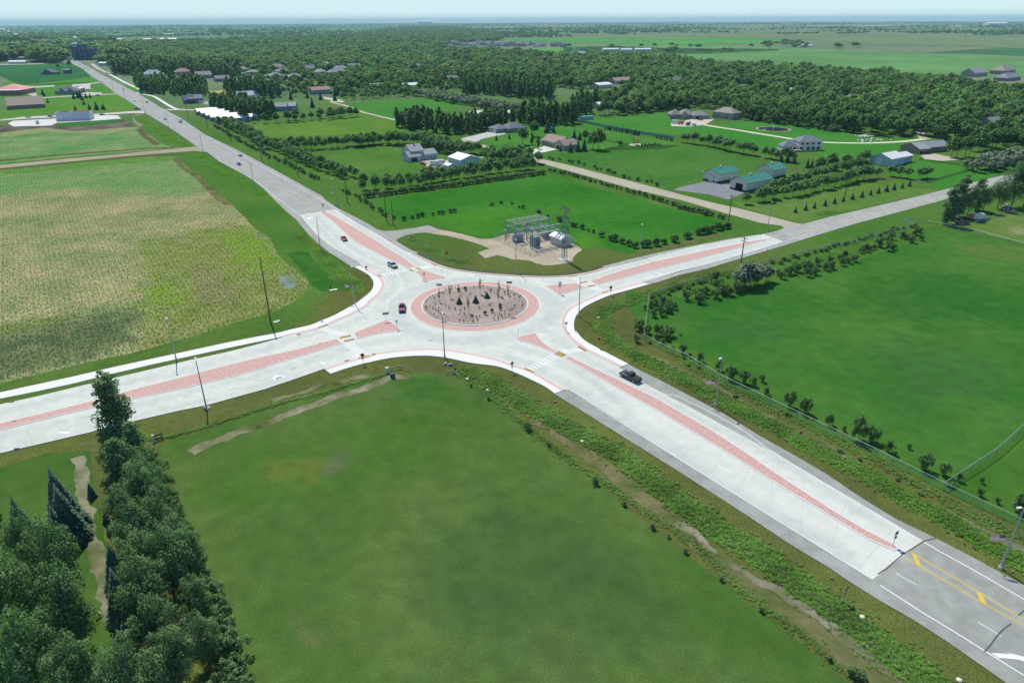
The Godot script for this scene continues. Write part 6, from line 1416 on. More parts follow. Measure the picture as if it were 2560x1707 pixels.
func buildings() -> void:
	M.trim = gmat(236, 238, 236)
	M.pane = mat(Color(0.10, 0.13, 0.16), 0.08)
	M.pane.metallic_specular = 0.6
	M.dark = gmat(52, 50, 52)
	var white := gmat(244, 246, 244)
	var metal_white := mat(lits(252, 253, 252), 0.45)
	var pale_blue := gmat(178, 198, 208)
	var slate := gmat(86, 104, 122)
	var slate_roof := gmat(112, 122, 136)
	var gray_roof := gmat(150, 156, 160)
	var dark_roof := gmat(104, 110, 118)
	var brown_roof := gmat(150, 130, 122)
	var tan_wall := gmat(178, 168, 152)
	var gray_wall := gmat(142, 150, 148)
	var beige := gmat(222, 218, 208)
	var green := mat(lits(84, 158, 138), 0.5)
	var teal := mat(lits(214, 238, 234), 0.4)
	# farmhouse
	var o := house("farmhouse", "pale blue two-storey farmhouse with grey roofs and an open garage", "house", Vector2(-63.88, -434.3), 8.0, 9.0, 3.0, 3.0, "x", pale_blue, gray_roof, 0)
	wing(o, 3.0, 12.0, -15.0, -3.0, 5.8, 3.4, "x", pale_blue, gray_roof)
	wing(o, 12.0, 21.0, -12.0, -2.0, 3.2, 2.6, "x", pale_blue, gray_roof)
	opening(o, "garage_door", "z", 0.0, 3.6, 1.3, 4.6, 2.6, M.trim, M.dark)
	for u in [14.0, 16.5, 19.0]:
		opening(o, "window", "z", -2.0, u, 1.7, 1.1, 1.5, M.trim, M.pane)
	for u in [5.5, 9.5]:
		opening(o, "window", "z", -3.0, u, 4.6, 1.1, 1.2, M.trim, M.pane)
	opening(o, "window", "x", 0.0, -4.5, 3.9, 1.0, 1.0, M.trim, M.pane)
	mi("chimney", box_mesh(Vector3(8, 8.6, -8), Vector3(0.9, 2.2, 0.9)), gray_roof, o)
	o = house("metal_shed", "metal shed with bright white roof beside the farmhouse", "shed", Vector2(-30.47, -417.1), 14.0, 15.0, 4.2, 2.2, "z", pale_blue, metal_white, 0)
	opening(o, "shed_door", "z", 0.0, 7.5, 1.9, 4.0, 3.8, M.trim, white)
	opening(o, "shed_door", "x", 0.0, -13.5, 1.05, 1.2, 2.1, M.trim, M.dark)
	house("lean_to_shed", "small white-roofed shed at the front of the big metal shed", "shed", Vector2(-37.23, -409.4), 5.0, 6.0, 2.4, 1.0, "z", pale_blue, metal_white, 0)
	var ph := thing("playhouse", "small pale playhouse on stilts by the tree row", "playhouse", g3(Vector2(-56.16, -489.3)), GRID)
	mi("wall", walls_mesh(0, 3.2, -3.0, 0, 1.6, 3.8, 0.5, "x"), pale_blue, ph)
	mi("roof", prism_roof(0, 3.2, -3.0, 0, 3.8, 0.5, "x", 0.2), gray_roof, ph)
	for q in [[0.2, -0.2], [3.0, -0.2], [0.2, -2.8], [3.0, -2.8]]:
		mi("leg", tube_mesh(Vector3(q[0], 0, q[1]), Vector3(q[0], 1.62, q[1]), 0.1, 0.1), gray_wall, ph)
	opening(ph, "window", "z", 0.0, 1.6, 2.8, 0.8, 0.8, M.trim, M.pane)
	# dark ranch and brown ranch
	o = house("ranch_house", "low house with dark hipped roof and white garage doors", "house", Vector2(-11.26, -552.8), 13.0, 13.0, 3.0, 3.0, "hip", gmat(120, 136, 146), dark_roof, 1)
	wing(o, 9.0, 27.0, -11.0, 3.0, 3.0, 3.8, "hip", gmat(120, 136, 146), dark_roof)
	for u in [-3.4, -9.4]:
		opening(o, "garage_door", "x", 0.0, u, 1.25, 4.6, 2.4, M.trim, white)
	for u in [12.0, 16.0, 20.0, 24.0]:
		opening(o, "window", "z", 3.0, u, 1.7, 1.5, 1.4, M.trim, M.pane)
	keep_clear(Vector2(-.35, -552.5), 14, 12)
	o = house("ranch_house", "brown-roofed ranch house with tan garage gable and brick porch", "house", Vector2(36.15, -474.6), 12.0, 11.0, 3.0, 3.2, "x", tan_wall, brown_roof, 2)
	wing(o, 1.5, 14.0, -28.0, -8.0, 3.2, 3.8, "z", tan_wall, brown_roof)
	opening(o, "garage_door", "x", 0.0, -3.0, 1.25, 3.4, 2.4, M.trim, tan_wall)
	opening(o, "garage_door", "x", 0.0, -7.4, 1.25, 3.4, 2.4, M.trim, M.dark)
	for u in [-13.0, -17.0, -21.0, -25.0]:
		opening(o, "window", "x", 1.5, u, 1.6, 1.8, 1.6, M.trim, M.pane)
	keep_clear(Vector2(30.26, -501), 14, 18)
	# green-roofed sheds
	for a in [[Vector2(111.65, -370.6), 17.0, 10.0, "green-roofed pole shed with a lean-to porch, left of the three", true], [Vector2(120.29, -348.8), 21.0, 10.5, "green-roofed pole shed with its wide door open, nearest of the three", false], [Vector2(145.02, -381.4), 12.0, 10.5, "green-roofed pole shed at the back, half behind the open one", false]]:
		o = house("pole_shed", a[3], "shed", a[0], a[1], a[2], 4.4, 2.7, "x", beige, green, 0)
		for f in [["x", 0.0, -a[2] / 2, a[2] - 0.05], ["z", 0.0, a[1] / 2, a[1] - 0.05]]:
			var sz := Vector3(0.1, 1.0, f[3]) if f[0] == "x" else Vector3(f[3], 1.0, 0.1)
			mi("wainscot", box_mesh(Vector3(-0.02, 0.5, f[2]) if f[0] == "x" else Vector3(f[2], 0.5, 0.02), sz), gmat(70, 84, 92), o)
		for u in [a[1] * 0.3, a[1] * 0.55, a[1] * 0.8]:
			opening(o, "window", "z", 0.0, u, 2.0, 0.8, 0.7, M.trim, M.pane)
		mi("cupola", box_mesh(Vector3(a[1] * 0.4, 7.5, -a[2] / 2), Vector3(0.9, 1.0, 0.9)), white, o)
		if a[4]:
			opening(o, "shed_door", "x", -0.08, -4.6, 1.9, 3.6, 3.6, M.dark, white)
			opening(o, "shed_door", "x", -0.08, -1.2, 1.1, 1.0, 2.1, M.trim, white)
			mi("porch_roof", box_mesh(Vector3(8.5, 4.1, -11.3), Vector3(17.6, 0.14, 3.0)), green, o)
			for u in [0.3, 8.5, 16.7]:
				mi("porch_post", box_mesh(Vector3(u, 2.05, -12.6), Vector3(0.15, 4.1, 0.15)), white, o)
		elif a[1] > 15.0:
			opening(o, "shed_door", "x", -0.08, -4.6, 1.9, 4.4, 3.8, M.dark, mat(Color(0.03, 0.03, 0.03)))
		else:
			opening(o, "shed_door", "x", -0.08, -5.0, 1.9, 3.6, 3.6, M.dark, white)
	# white house, white shed, brown ranch at right
	o = house("two_storey_house", "white two-storey house with dark hipped roof and deck", "house", Vector2(193.3, -469), 16.0, 11.0, 6.0, 3.2, "hip", white, slate_roof, 0, 0.10)
	wing(o, -10.5, 0.0, -10.0, -1.0, 3.0, 3.4, "hip", white, slate_roof)
	for u in [2.0, 5.5, 9.5, 13.5]:
		opening(o, "window", "z", 0.0, u, 4.6, 1.7, 1.3, M.dark, M.pane)
	for u in [1.6, 6.5, 10.0, 13.5]:
		opening(o, "window", "z", 0.0, u, 1.5, 2.0, 2.0, M.dark, M.pane)
	for u in [-8.5, -5.5, -2.5]:
		opening(o, "window", "z", -1.0, u, 1.6, 1.6, 1.3, M.dark, M.pane)
	mi("deck", box_mesh(Vector3(-1.5, 0.9, 1.6), Vector3(7.0, 0.2, 3.2)), gmat(196, 150, 130), o)
	for u in [-4.8, -1.5, 1.8]:
		mi("deck_post", box_mesh(Vector3(u, 0.42, 3.0), Vector3(0.2, 0.85, 0.2)), gmat(160, 120, 100), o)
	o = house("metal_shed", "long shed with dazzling white metal roof beside the paddock", "shed", Vector2(226.5, -413.1), 15.0, 13.0, 4.4, 2.6, "x", pale_blue, metal_white, 0)
	wing(o, 15.0, 27.0, -11.0, -1.5, 3.8, 1.8, "x", gmat(150, 176, 190), metal_white)
	opening(o, "shed_door", "x", 0.0, -7.5, 2.0, 4.0, 4.0, M.trim, white)
	opening(o, "shed_door", "z", 0.0, 4.0, 1.05, 1.0, 2.1, M.trim, white)
	keep_clear(Vector2(241.3, -424.5), 30, 12)
	o = house("ranch_house", "long low brown house with grey roof and triple garage at right", "house", Vector2(265.8, -453.8), 9.0, 15.0, 3.2, 3.0, "x", gmat(142, 132, 122), gray_roof, 0, 0.35)
	wing(o, 6.0, 28.0, -12.5, -2.5, 3.2, 3.2, "x", gmat(128, 108, 98), gray_roof)
	for u in [1.6, 4.6, 7.4]:
		opening(o, "garage_door", "z", 0.0, u, 1.25, 2.4, 2.4, M.trim, M.dark)
	for u in [12.0, 16.0, 20.0, 24.0]:
		opening(o, "window", "z", -2.5, u, 1.7, 1.6, 1.4, M.trim, M.pane)
	keep_clear(Vector2(274, -453), 24, 12, 0.35)
	# hip-roofed estate behind the pond
	o = house("estate_house", "sprawling grey-brown house with complex hipped roof behind the pale yard", "house", Vector2(149.87, -633), 14.0, 13.0, 3.6, 4.2, "hip", gray_wall, gmat(134, 132, 130), 3, 0.05)
	wing(o, -8.0, 3.0, -12.0, -2.0, 3.4, 4.0, "hip", gray_wall, gmat(134, 132, 130))
	wing(o, 1.0, 6.0, -5.0, 1.6, 3.6, 2.8, "z", gmat(160, 160, 152), gmat(134, 132, 130))
	o = house("estate_garage", "grey-brown hip-roofed garage between house and workshop", "garage", Vector2(160.3, -630.1), 15.5, 12.0, 3.2, 3.2, "hip", gray_wall, gmat(134, 132, 130), 3, 0.05)
	opening(o, "garage_door", "z", 0.0, 5.0, 1.3, 4.0, 2.6, M.trim, M.dark)
	o = house("workshop", "big grey hip-roofed workshop beside the woods", "workshop", Vector2(194.3, -624.9), 13.0, 21.0, 5.2, 4.0, "hip", gmat(150, 156, 152), gmat(140, 138, 134), 2, 0.66)
	opening(o, "shed_door", "x", 0.0, -6.0, 1.6, 1.6, 3.0, M.trim, M.pane)
	# storage sheds
	for k in 5:
		var c: Vector2 = Vector2(-295.3, -673.5).lerp(Vector2(-255.2, -616.7), k / 4.0)
		o = house("storage_shed", ["storage shed with pale teal metal roof, farthest of the five", "second farthest storage shed with pale teal roof", "middle storage shed with pale teal roof", "second nearest storage shed with pale teal roof", "storage shed with pale teal metal roof, nearest of the five"][k], "shed", c, [34.0, 33.0, 33.0, 33.0, 35.0][k], 11.0, 3.2, 2.2, "x", gmat(104, 128, 132), teal, 0)
		for u in [5.0, 11.0, 17.0, 23.0, 29.0]:
			opening(o, "roller_door", "z", 0.0, u, 1.3, 3.0, 2.6, M.trim, gmat(150, 178, 176))
		opening(o, "door", "x", 0.0, -5.5, 1.2, 1.2, 2.3, M.trim, white)
	# houses in the trees
	o = house("slate_house", "dark slate-blue gabled house beside the storage sheds", "house", Vector2(-346, -772.6), 15.0, 13.0, 4.6, 3.8, "x", slate, slate_roof, 3)
	wing(o, -4.0, 6.0, -9.0, 0.0, 3.6, 4.6, "x", slate, slate_roof)
	opening(o, "garage_door", "z", 0.0, 12.0, 1.4, 4.4, 2.6, M.trim, white)
	o = house("blue_house", "long blue-grey ranch house with pale grey roof", "house", Vector2(-236.7, -700.8), 17.0, 10.0, 4.2, 3.2, "x", gmat(126, 150, 172), gray_roof, 5, 0.12)
	wing(o, 15.0, 25.0, -15.0, -3.0, 4.2, 3.2, "x", gmat(120, 146, 170), gray_roof)
	var generic := [
		["pale_roofed_house", "house with pale lilac-grey roof half hidden by poplars", Vector2(-304.3, -806.4), 38.0, 18.0, 5.0, 6.0, "x", white, gmat(178, 186, 198)],
		["brown_house", "two-storey house with rusty brown roof and white garage", Vector2(-237.6, -864), 34.0, 14.0, 5.6, 4.6, "x", gray_wall, gmat(166, 138, 124)],
		["grey_house", "large house with many grey-teal gables at the wood's left edge", Vector2(-577.1, -1151), 44.0, 24.0, 5.0, 8.5, "hip", gmat(170, 178, 180), gmat(150, 164, 168)],
		["brown_house", "house with reddish brown hipped roof among poplars", Vector2(-547.4, -1196), 36.0, 20.0, 5.6, 7.5, "hip", gmat(160, 140, 128), gmat(158, 134, 122)],
		["purple_roofed_house", "house with purplish grey gables right of the brown hipped roof", Vector2(-481.8, -1119), 34.0, 20.0, 5.6, 7.0, "x", gmat(140, 136, 134), gmat(142, 136, 142)],
		["purple_roofed_house", "lower purplish-roofed house joined right of its neighbour", Vector2(-427.6, -1057), 30.0, 18.0, 4.6, 6.0, "x", gmat(130, 128, 128), gmat(132, 128, 134)],
		["estate_home", "small grey-roofed house at the poplar block's right end", Vector2(-468.9, -1262), 26.0, 16.0, 5.0, 6.0, "hip", gmat(150, 158, 164), gmat(150, 150, 156)],
		["estate_home", "low grey-roofed house half behind round trees", Vector2(-434, -1208), 30.0, 16.0, 3.6, 5.0, "hip", gmat(150, 150, 146), gmat(146, 152, 150)],
		["estate_home", "wide brownish-roofed house on the pale street", Vector2(-434.1, -1325), 40.0, 18.0, 4.6, 7.0, "hip", gmat(172, 168, 160), gmat(152, 146, 144)],
		["estate_home", "grey-roofed house in front of the wide brownish one", Vector2(-387.6, -1217), 32.0, 18.0, 4.6, 6.0, "hip", gmat(190, 194, 192), gmat(144, 146, 150)],
		["estate_home", "grey house with steep hipped roof left of the yellow tree", Vector2(-365.9, -1109), 30.0, 20.0, 4.6, 7.0, "hip", gmat(158, 164, 166), gmat(138, 144, 148)],
		["estate_home", "mauve-roofed house at the top of the pale street", Vector2(-391.2, -1394), 24.0, 16.0, 5.0, 6.0, "x", gmat(170, 168, 164), gmat(152, 144, 150)],
		["estate_home", "tall dark grey house below the mauve roof", Vector2(-353.9, -1263), 26.0, 18.0, 6.0, 7.0, "x", gmat(116, 124, 130), gmat(126, 128, 134)],
		["estate_home", "grey-roofed house peeping over the trees by the yellow tree", Vector2(-333.8, -1101), 30.0, 18.0, 4.0, 6.0, "hip", gmat(170, 170, 166), gmat(148, 150, 154)],
		["estate_home", "pale grey roof among trees right of the mauve roof", Vector2(-359.6, -1402), 26.0, 16.0, 5.0, 6.0, "hip", gmat(180, 184, 184), gmat(160, 166, 170)],
		["estate_home", "mauve hipped roof in the right-hand cluster of houses", Vector2(-335.1, -1351), 24.0, 16.0, 5.0, 6.0, "hip", gmat(166, 162, 160), gmat(150, 146, 152)],
		["estate_home", "broad blue-grey roof in the right-hand cluster of houses", Vector2(-306.9, -1277), 38.0, 18.0, 4.6, 6.5, "hip", gmat(160, 168, 174), gmat(142, 150, 158)],
		["estate_home", "long mauve roof lowest in the right-hand cluster", Vector2(-293.6, -1184), 46.0, 18.0, 4.6, 6.5, "hip", gmat(156, 154, 152), gmat(148, 144, 150)],
		["estate_home", "two-gabled brownish house at the cluster's right end", Vector2(-290.9, -1320), 34.0, 18.0, 5.0, 7.0, "x", gmat(158, 154, 150), gmat(144, 140, 142)],
		["estate_home", "pale house behind the tall lone poplar", Vector2(-317.5, -1197), 24.0, 16.0, 4.6, 6.0, "hip", gmat(196, 196, 192), gmat(166, 168, 172)],
		["hidden_house", "white-roofed house behind the poplar screen", Vector2(-12.28, -635.4), 24.0, 14.0, 4.6, 3.4, "x", white, metal_white],
		["hidden_house", "long low white roof behind the poplar screen", Vector2(-35.93, -651.2), 22.0, 12.0, 3.4, 2.4, "x", white, metal_white],
		["white_shed", "white-roofed shed in front of the tall wood", Vector2(87.34, -711.7), 20.0, 14.0, 4.4, 2.4, "x", gmat(214, 222, 226), metal_white],
		["white_shed", "low shed with wide white roof beyond the dark trees", Vector2(112.16, -924), 34.0, 26.0, 5.0, 3.0, "x", gmat(206, 214, 218), metal_white],
		["tan_house", "long house with tan-brown roof at the wood's foot", Vector2(141.99, -991), 44.0, 16.0, 4.6, 5.5, "x", gmat(186, 182, 172), gmat(170, 152, 140)],
		["twin_house", "left of the two dark houses at the wood's foot", Vector2(204.6, -961), 28.0, 18.0, 5.0, 6.0, "x", gmat(110, 116, 118), gmat(126, 130, 136)],
		["twin_house", "right of the two dark houses at the wood's foot", Vector2(218.9, -974), 24.0, 16.0, 5.4, 6.4, "x", gmat(110, 116, 118), gmat(126, 130, 136)],
		["dark_cabin", "dark cabin between poplars above the blue container", Vector2(75.13, -775.8), 20.0, 14.0, 4.0, 4.4, "x", gmat(78, 74, 70), gmat(84, 80, 78)],
		["light_roof_shed", "shed with long pale roof behind the silvery belt", Vector2(-137.43, -936), 34.0, 18.0, 4.4, 3.6, "x", gmat(150, 130, 140), gmat(214, 226, 230)],
		["teal_roof_house", "teal-roofed house low among trees left of the pale shed roof", Vector2(-180.3, -938), 26.0, 16.0, 3.6, 4.0, "x", gmat(150, 170, 168), gmat(128, 160, 156)],
		["red_barn", "dark red barn with round grey roof on the pale lane", Vector2(-89.15, -1042), 24.0, 16.0, 5.0, 5.0, "x", gmat(134, 66, 60), gmat(120, 118, 122)],
		["wood_house", "grey roof glimpsed in the right-hand woods", Vector2(278.7, -877.4), 28.0, 16.0, 4.6, 5.4, "hip", gmat(150, 146, 138), gmat(126, 124, 120)],
		["wood_house", "white-roofed shed in the right-hand woods", Vector2(325.9, -846.7), 26.0, 16.0, 4.4, 2.6, "x", gmat(196, 200, 196), metal_white],
		["wood_house", "mauve-brown roof deep in the right-hand woods", Vector2(358.5, -755.6), 34.0, 16.0, 4.4, 5.0, "hip", gmat(150, 138, 130), gmat(146, 132, 132)],
		["wood_house", "brown roof right of the white shed in the woods", Vector2(333.8, -816.4), 30.0, 14.0, 3.6, 4.6, "hip", gmat(140, 120, 106), gmat(128, 108, 98)],
		["wood_house", "grey-roofed house near the right edge of the woods", Vector2(387.8, -571.2), 30.0, 14.0, 4.4, 4.6, "x", gmat(132, 140, 138), gmat(128, 134, 138)],
		["wood_house", "small white-roofed house at the wood's far left", Vector2(278.5, -1168), 26.0, 16.0, 4.4, 3.0, "x", gmat(190, 196, 196), metal_white],
		["edge_house", "grey house with twin gables at the far right edge", Vector2(688.5, -1083), 60.0, 26.0, 6.0, 9.0, "x", gmat(150, 152, 150), gmat(148, 150, 154)],
		["edge_house", "brownish steep-roofed house at the far right edge", Vector2(756.6, -1120), 56.0, 28.0, 7.0, 10.0, "hip", gmat(156, 144, 136), gmat(150, 140, 140)],
		["edge_house", "dark-roofed house lowest at the far right edge", Vector2(686.3, -1005), 60.0, 24.0, 5.0, 8.0, "hip", gmat(120, 126, 134), gmat(130, 136, 144)],
		["far_house", "lone grey house rising from the middle of the woods", Vector2(-168.5, -1265), 24.0, 16.0, 8.0, 6.0, "x", gmat(170, 176, 178), gmat(160, 166, 168)],
		["far_house", "brown-grey house at the woods' left clearing", Vector2(-288.4, -1318), 40.0, 20.0, 5.0, 7.0, "hip", gmat(150, 150, 148), gmat(142, 140, 140)],
		["far_house", "two pale gables at the woods' far right corner", Vector2(139.3, -1663), 60.0, 24.0, 9.0, 9.0, "x", gmat(176, 184, 190), gmat(168, 176, 186)],
	]
	for a in generic:
		a[3] *= 0.68
		a[4] *= 0.74
		a[5] *= 0.85
		a[6] *= 0.72
		house(a[0], a[1], "house" if not str(a[0]).contains("shed") and not str(a[0]).contains("barn") else "shed", a[2], a[3], a[4], a[5], a[6], a[7], a[8], a[9], 4)
	# elevator, water tower, town
	var steel := gmat(70, 92, 112, 0.6)
	var el := thing("grain_elevator", "tall dark blue grain elevator at the end of the highway", "elevator", g3(Vector2(-972, -1680)), 0.3)
	mi("bin_house", box_mesh(Vector3(1, 11.5, -14), Vector3(40, 23, 26)), steel, el)
	for u in [-15.0, -5.0, 5.0, 15.0]:
		mi("silo", tube_mesh(Vector3(u, 0, 1), Vector3(u, 23.6, 1), 5.0, 5.0, 16), steel, el)
	mi("headhouse", box_mesh(Vector3(-13, 28.5, -12), Vector3(12, 12, 14)), steel, el)
	mi("headhouse", box_mesh(Vector3(2, 28.0, -13), Vector3(15, 11, 14)), steel, el)
	mi("headhouse_roof", prism_roof(-19, -7, -19, -5, 34.5, 1.4, "x", 0.3), gmat(170, 190, 200), el)
	mi("pale_panel", box_mesh(Vector3(-13, 30, -4.9), Vector3(10.5, 6, 0.5)), gmat(150, 176, 190), el)
	mi("gallery", box_mesh(Vector3(14, 24.4, -10), Vector3(12, 3, 8)), gmat(120, 140, 154), el)
	mi("office", box_mesh(Vector3(-27, 4, 0), Vector3(10, 8, 9)), white, el)
	clear.append([Vector2(-953, -1637), 45.0])
	var wt := thing("water_tower", "round pale blue water tower behind the grain elevator", "water tower", g3(Vector2(-1114, -1909)))
	var ball := SphereMesh.new()
	ball.radius = 6.0
	ball.height = 9.5
	mi("tank", ball, gmat(196, 226, 236, 0.4), wt).position = Vector3(0, 40, 0)
	mi("stem", tube_mesh(Vector3.ZERO, Vector3(0, 37, 0), 1.8, 1.2, 10), gmat(196, 226, 236), wt)
	house("metal_building", "white-roofed metal building right of the highway before the tall trees", "building", Vector2(-817.3, -1459), 24.0, 20.0, 5.0, 1.6, "x", gmat(160, 186, 196), metal_white, 3, 0.1)
	var town := [[Vector2(-1044, -1530), 60.0, 20.0, "long low building with three white roofs at the town's edge"], [Vector2(-1182, -1824), 30.0, 18.0, "small white-roofed building among the town trees"], [Vector2(-1160, -1869), 40.0, 20.0, "dark-roofed building by the pale junction"], [Vector2(-1110, -1796), 40.0, 22.0, "white-fronted building by the pale junction"], [Vector2(-1884, -3076), 60.0, 20.0, "white-roofed barn beyond the town field"], [Vector2(-1459, -2159), 60.0, 30.0, "white gable in the town's far trees"], [Vector2(-1919, -2800), 70.0, 26.0, "long white roof at the far left edge"], [Vector2(-1145, -1699), 40.0, 26.0, "grey gabled roof left of the town trees"], [Vector2(-1798, -3386), 60.0, 24.0, "white shed far beyond the elevator"], [Vector2(-1402, -2135), 20.0, 26.0, "small white roof among the far town trees"]]
	for a in town:
		house("town_building", a[3], "building", a[0], a[1] * 0.55, a[2] * 0.6, 4.5, 2.6, "x", gmat(180, 184, 184), gmat(120, 124, 130) if str(a[3]).contains("dark") or str(a[3]).contains("grey") else metal_white, 3, 0.1)
	o = house("brown_hall", "big hall with wide brown roof at the left edge", "hall", Vector2(-507.8, -724.2), 32.0, 40.0, 3.6, 6.5, "x", gmat(120, 116, 110), gmat(128, 116, 106), 4)
	house("red_roofed_building", "building with pinkish red hipped roof at the left edge", "building", Vector2(-626.5, -878.5), 32.0, 30.0, 5.5, 6.0, "hip", gmat(140, 120, 110), gmat(222, 150, 148), 4, 0.1)
	house("flat_building", "brown building with pale flat roof below the red one", "building", Vector2(-619.4, -868.1), 28.0, 10.0, 6.0, 0.5, "hip", gmat(126, 112, 104), gmat(206, 210, 214), 3, 0.1)
	o = house("office_building", "office with dark dormered roof and grey walls", "office", Vector2(-553.6, -878.3), 24.0, 18.0, 4.0, 5.4, "hip", gmat(132, 142, 146), gmat(92, 104, 114), 5, 0.1)
	wing(o, 2.0, 20.0, -34.0, -20.0, 5.0, 0.6, "hip", gmat(150, 150, 146), metal_white)
	for u in [8.0, 18.0]:
		wing(o, u - 2.2, u + 2.2, -7.0, -1.0, 5.5, 2.0, "z", gmat(150, 158, 160), gmat(92, 104, 114), 4.0)
	o = house("vaulted_house", "dark house with curved ridged roof on a pale yard", "house", Vector2(-782.1, -1218), 22.0, 16.0, 3.4, 4.6, "hip", gmat(90, 98, 108), gmat(88, 98, 112), 3, 0.1)
	wing(o, 4.0, 18.0, -14.0, 1.4, 4.0, 4.6, "z", gmat(90, 98, 108), gmat(96, 106, 120))
	house("cedar_shed", "tall dark shed on the pale yard beside the vaulted house", "shed", Vector2(-755.1, -1236), 10.0, 9.0, 6.0, 1.6, "x", gmat(96, 100, 108), gmat(120, 126, 134), 0, 0.1)
	# half-built walls
	o = thing("half_built_walls", "roofless white-and-blue wrapped walls of a building under construction", "building", g3(Vector2(-405.3, -634.8)), 0.28)
	var wrap := gmat(206, 216, 228)
	var wood := gmat(206, 172, 126)
	mi("wrapped_wall", box_mesh(Vector3(5.5, 3.6, 0), Vector3(11, 7.2, 0.3)), wrap, o)
	mi("wrapped_wall", box_mesh(Vector3(19.2, 3.6, 0), Vector3(16, 7.2, 0.3)), wrap, o)
	mi("wrapped_wall", box_mesh(Vector3(13.5, 3.6, -14), Vector3(27, 7.2, 0.3)), wood, o)
	for u in [0.0, 11.2, 27.0]:
		mi("wrapped_wall", box_mesh(Vector3(u, 3.6, -7), Vector3(0.3, 7.2, 13.6)), wrap, o)
	for u in [4.0, 8.0, 15.0, 19.0, 23.0]:
		mi("brace", tube_mesh(Vector3(u, 7.0, -0.3), Vector3(u, 0.3, -5.0), 0.12, 0.12, 4), wood, o)
	for u in [2.0, 6.0, 14.0, 18.0, 22.0, 25.0]:
		for y in [1.6, 5.0]:
			mi("opening", box_mesh(Vector3(u, y, 0.1), Vector3(1.1, 1.1, 0.16)), gmat(176, 190, 210), o)
	# new estate far off, low pale sheds
	for k in 46:
		var p: Vector2 = Vector2(-224.9, -2561).lerp(Vector2(143.57, -2329), (k % 23) / 22.5) + Vector2(rng.randfn() * 26.0, (k / 23) * -95.0 + rng.randfn() * 26.0)
		var h := house("new_house", "grey new house in the far estate under construction", "house", p, rng.randf_range(16, 24), 13.0, 6.5, 5.0, "x", [gmat(178, 184, 192), gmat(140, 146, 154), gmat(206, 208, 208)][k % 3], [gmat(120, 124, 134), gmat(104, 108, 116), gmat(150, 148, 150)][k % 3], 0)
		h.set_meta("group", "new houses in the far estate")
	for a in [[Vector2(252.2, -2019), 44.0, "left of the long pale low buildings on the light green ground"], [Vector2(298.6, -1995), 30.0, "middle pale low building on the light green ground"], [Vector2(338.4, -2010), 44.0, "right of the long pale low buildings on the light green ground"]]:
		house("low_building", a[2], "building", a[0], a[1], 18.0, 5.0, 2.4, "x", gmat(206, 212, 214), gmat(206, 214, 220), 0, 0.1)
	for a in [[Vector2(873, -2241), 40.0, "pale farm building in the right-hand far grove"], [Vector2(-2028, -4359), 60.0, "white farm building on the far grey-green field"], [Vector2(-1604, -3252), 60.0, "white-roofed farm sheds at the wood's far left corner"], [Vector2(-1525, -3240), 70.0, "long grey roof at the wood's far left corner"], [Vector2(-1959, -15860), 300.0, "tiny white elevators on the horizon"], [Vector2(4518, -7098), 200.0, "tiny white farm below the right horizon"]]:
		house("far_farm", a[2], "building", a[0], a[1], a[1] * 0.4, a[1] * 0.12, a[1] * 0.05, "x", white, metal_white, 0, 0.1)
	clear.append([Vector2(210.5, -567.1), 26.0])

# ---------------------------------------------------------------- street furniture
func yaw_of(d: Vector2) -> float:   # turn that points local +x along d
	return atan2(-d.y, d.x)

func lamp_proto() -> Node3D:
	var steel := mat(lits(190, 198, 200), 0.45, 0.3)
	var o := thing("street_lamp", "", "street lamp", Vector3.ZERO)
	mi("base", tube_mesh(Vector3(0, 0, 0), Vector3(0, 0.5, 0), 0.34, 0.34, 10), M.kerb, o)
	mi("transformer_base", box_mesh(Vector3(0, 0.7, 0), Vector3(0.4, 0.5, 0.4)), steel, o)
	mi("pole", tube_mesh(Vector3(0, 0.5, 0), Vector3(0, 12.3, 0), 0.17, 0.085, 8), steel, o)
	var st := st_new()
	tube(st, Vector3(0, 12.15, 0), Vector3(0.7, 12.4, 0), 0.05, 0.05)
	mi("arm", done(st), steel, o)
	mi("lamp_head", box_mesh(Vector3(0.95, 12.42, 0), Vector3(0.85, 0.14, 0.36)), M.trim, o)
	return o

func flag_at(base: Vector2, y: float, dir: Vector2, label: String) -> void:
	var im := Image.create(130, 70, false, Image.FORMAT_RGB8)
	for j in 70:
		for i in 130:
			var c := Color(0.70, 0.10, 0.14) if (j * 13 / 70) % 2 == 0 else Color(0.95, 0.95, 0.93)
			if i < 52 and j < 38:
				c = Color(0.12, 0.16, 0.36)
				if (i % 9 - 4) * (i % 9 - 4) + (j % 8 - 4) * (j % 8 - 4) < 4:
					c = Color(0.95, 0.95, 0.95)
			im.set_pixel(i, j, c)
	var m := mat(Color.WHITE, 0.8)
	m.albedo_texture = ImageTexture.create_from_image(im)
	m.backlight_enabled = true
	m.backlight = Color(0.6, 0.6, 0.6)
	var st := SurfaceTool.new()
	st.begin(Mesh.PRIMITIVE_TRIANGLES)
	for k in 10:
		var q := []
		for e in [k / 10.0, (k + 1) / 10.0]:
			for h in [1.0, 0.0]:
				q.append([Vector3(0.9 + e * 1.9, h * 1.15 - e * 0.55, sin(e * 8.0) * 0.14 * e + h * 0.1), Vector2(e, 1.0 - h)])
		for t in [q[0], q[2], q[1], q[1], q[2], q[3]]:
			st.set_uv(t[1])
			st.add_vertex(t[0])
	st.generate_normals()
	var o := thing("flag", label, "flag", g3(base, y), yaw_of(dir))
	mi("cloth", st.commit(), m, o)
	mi("bracket", tube_mesh(Vector3(0.1, -0.6, 0), Vector3(0.9, 1.2, 0.05), 0.035, 0.025, 6), mat(lits(196, 200, 202), 0.5), o)

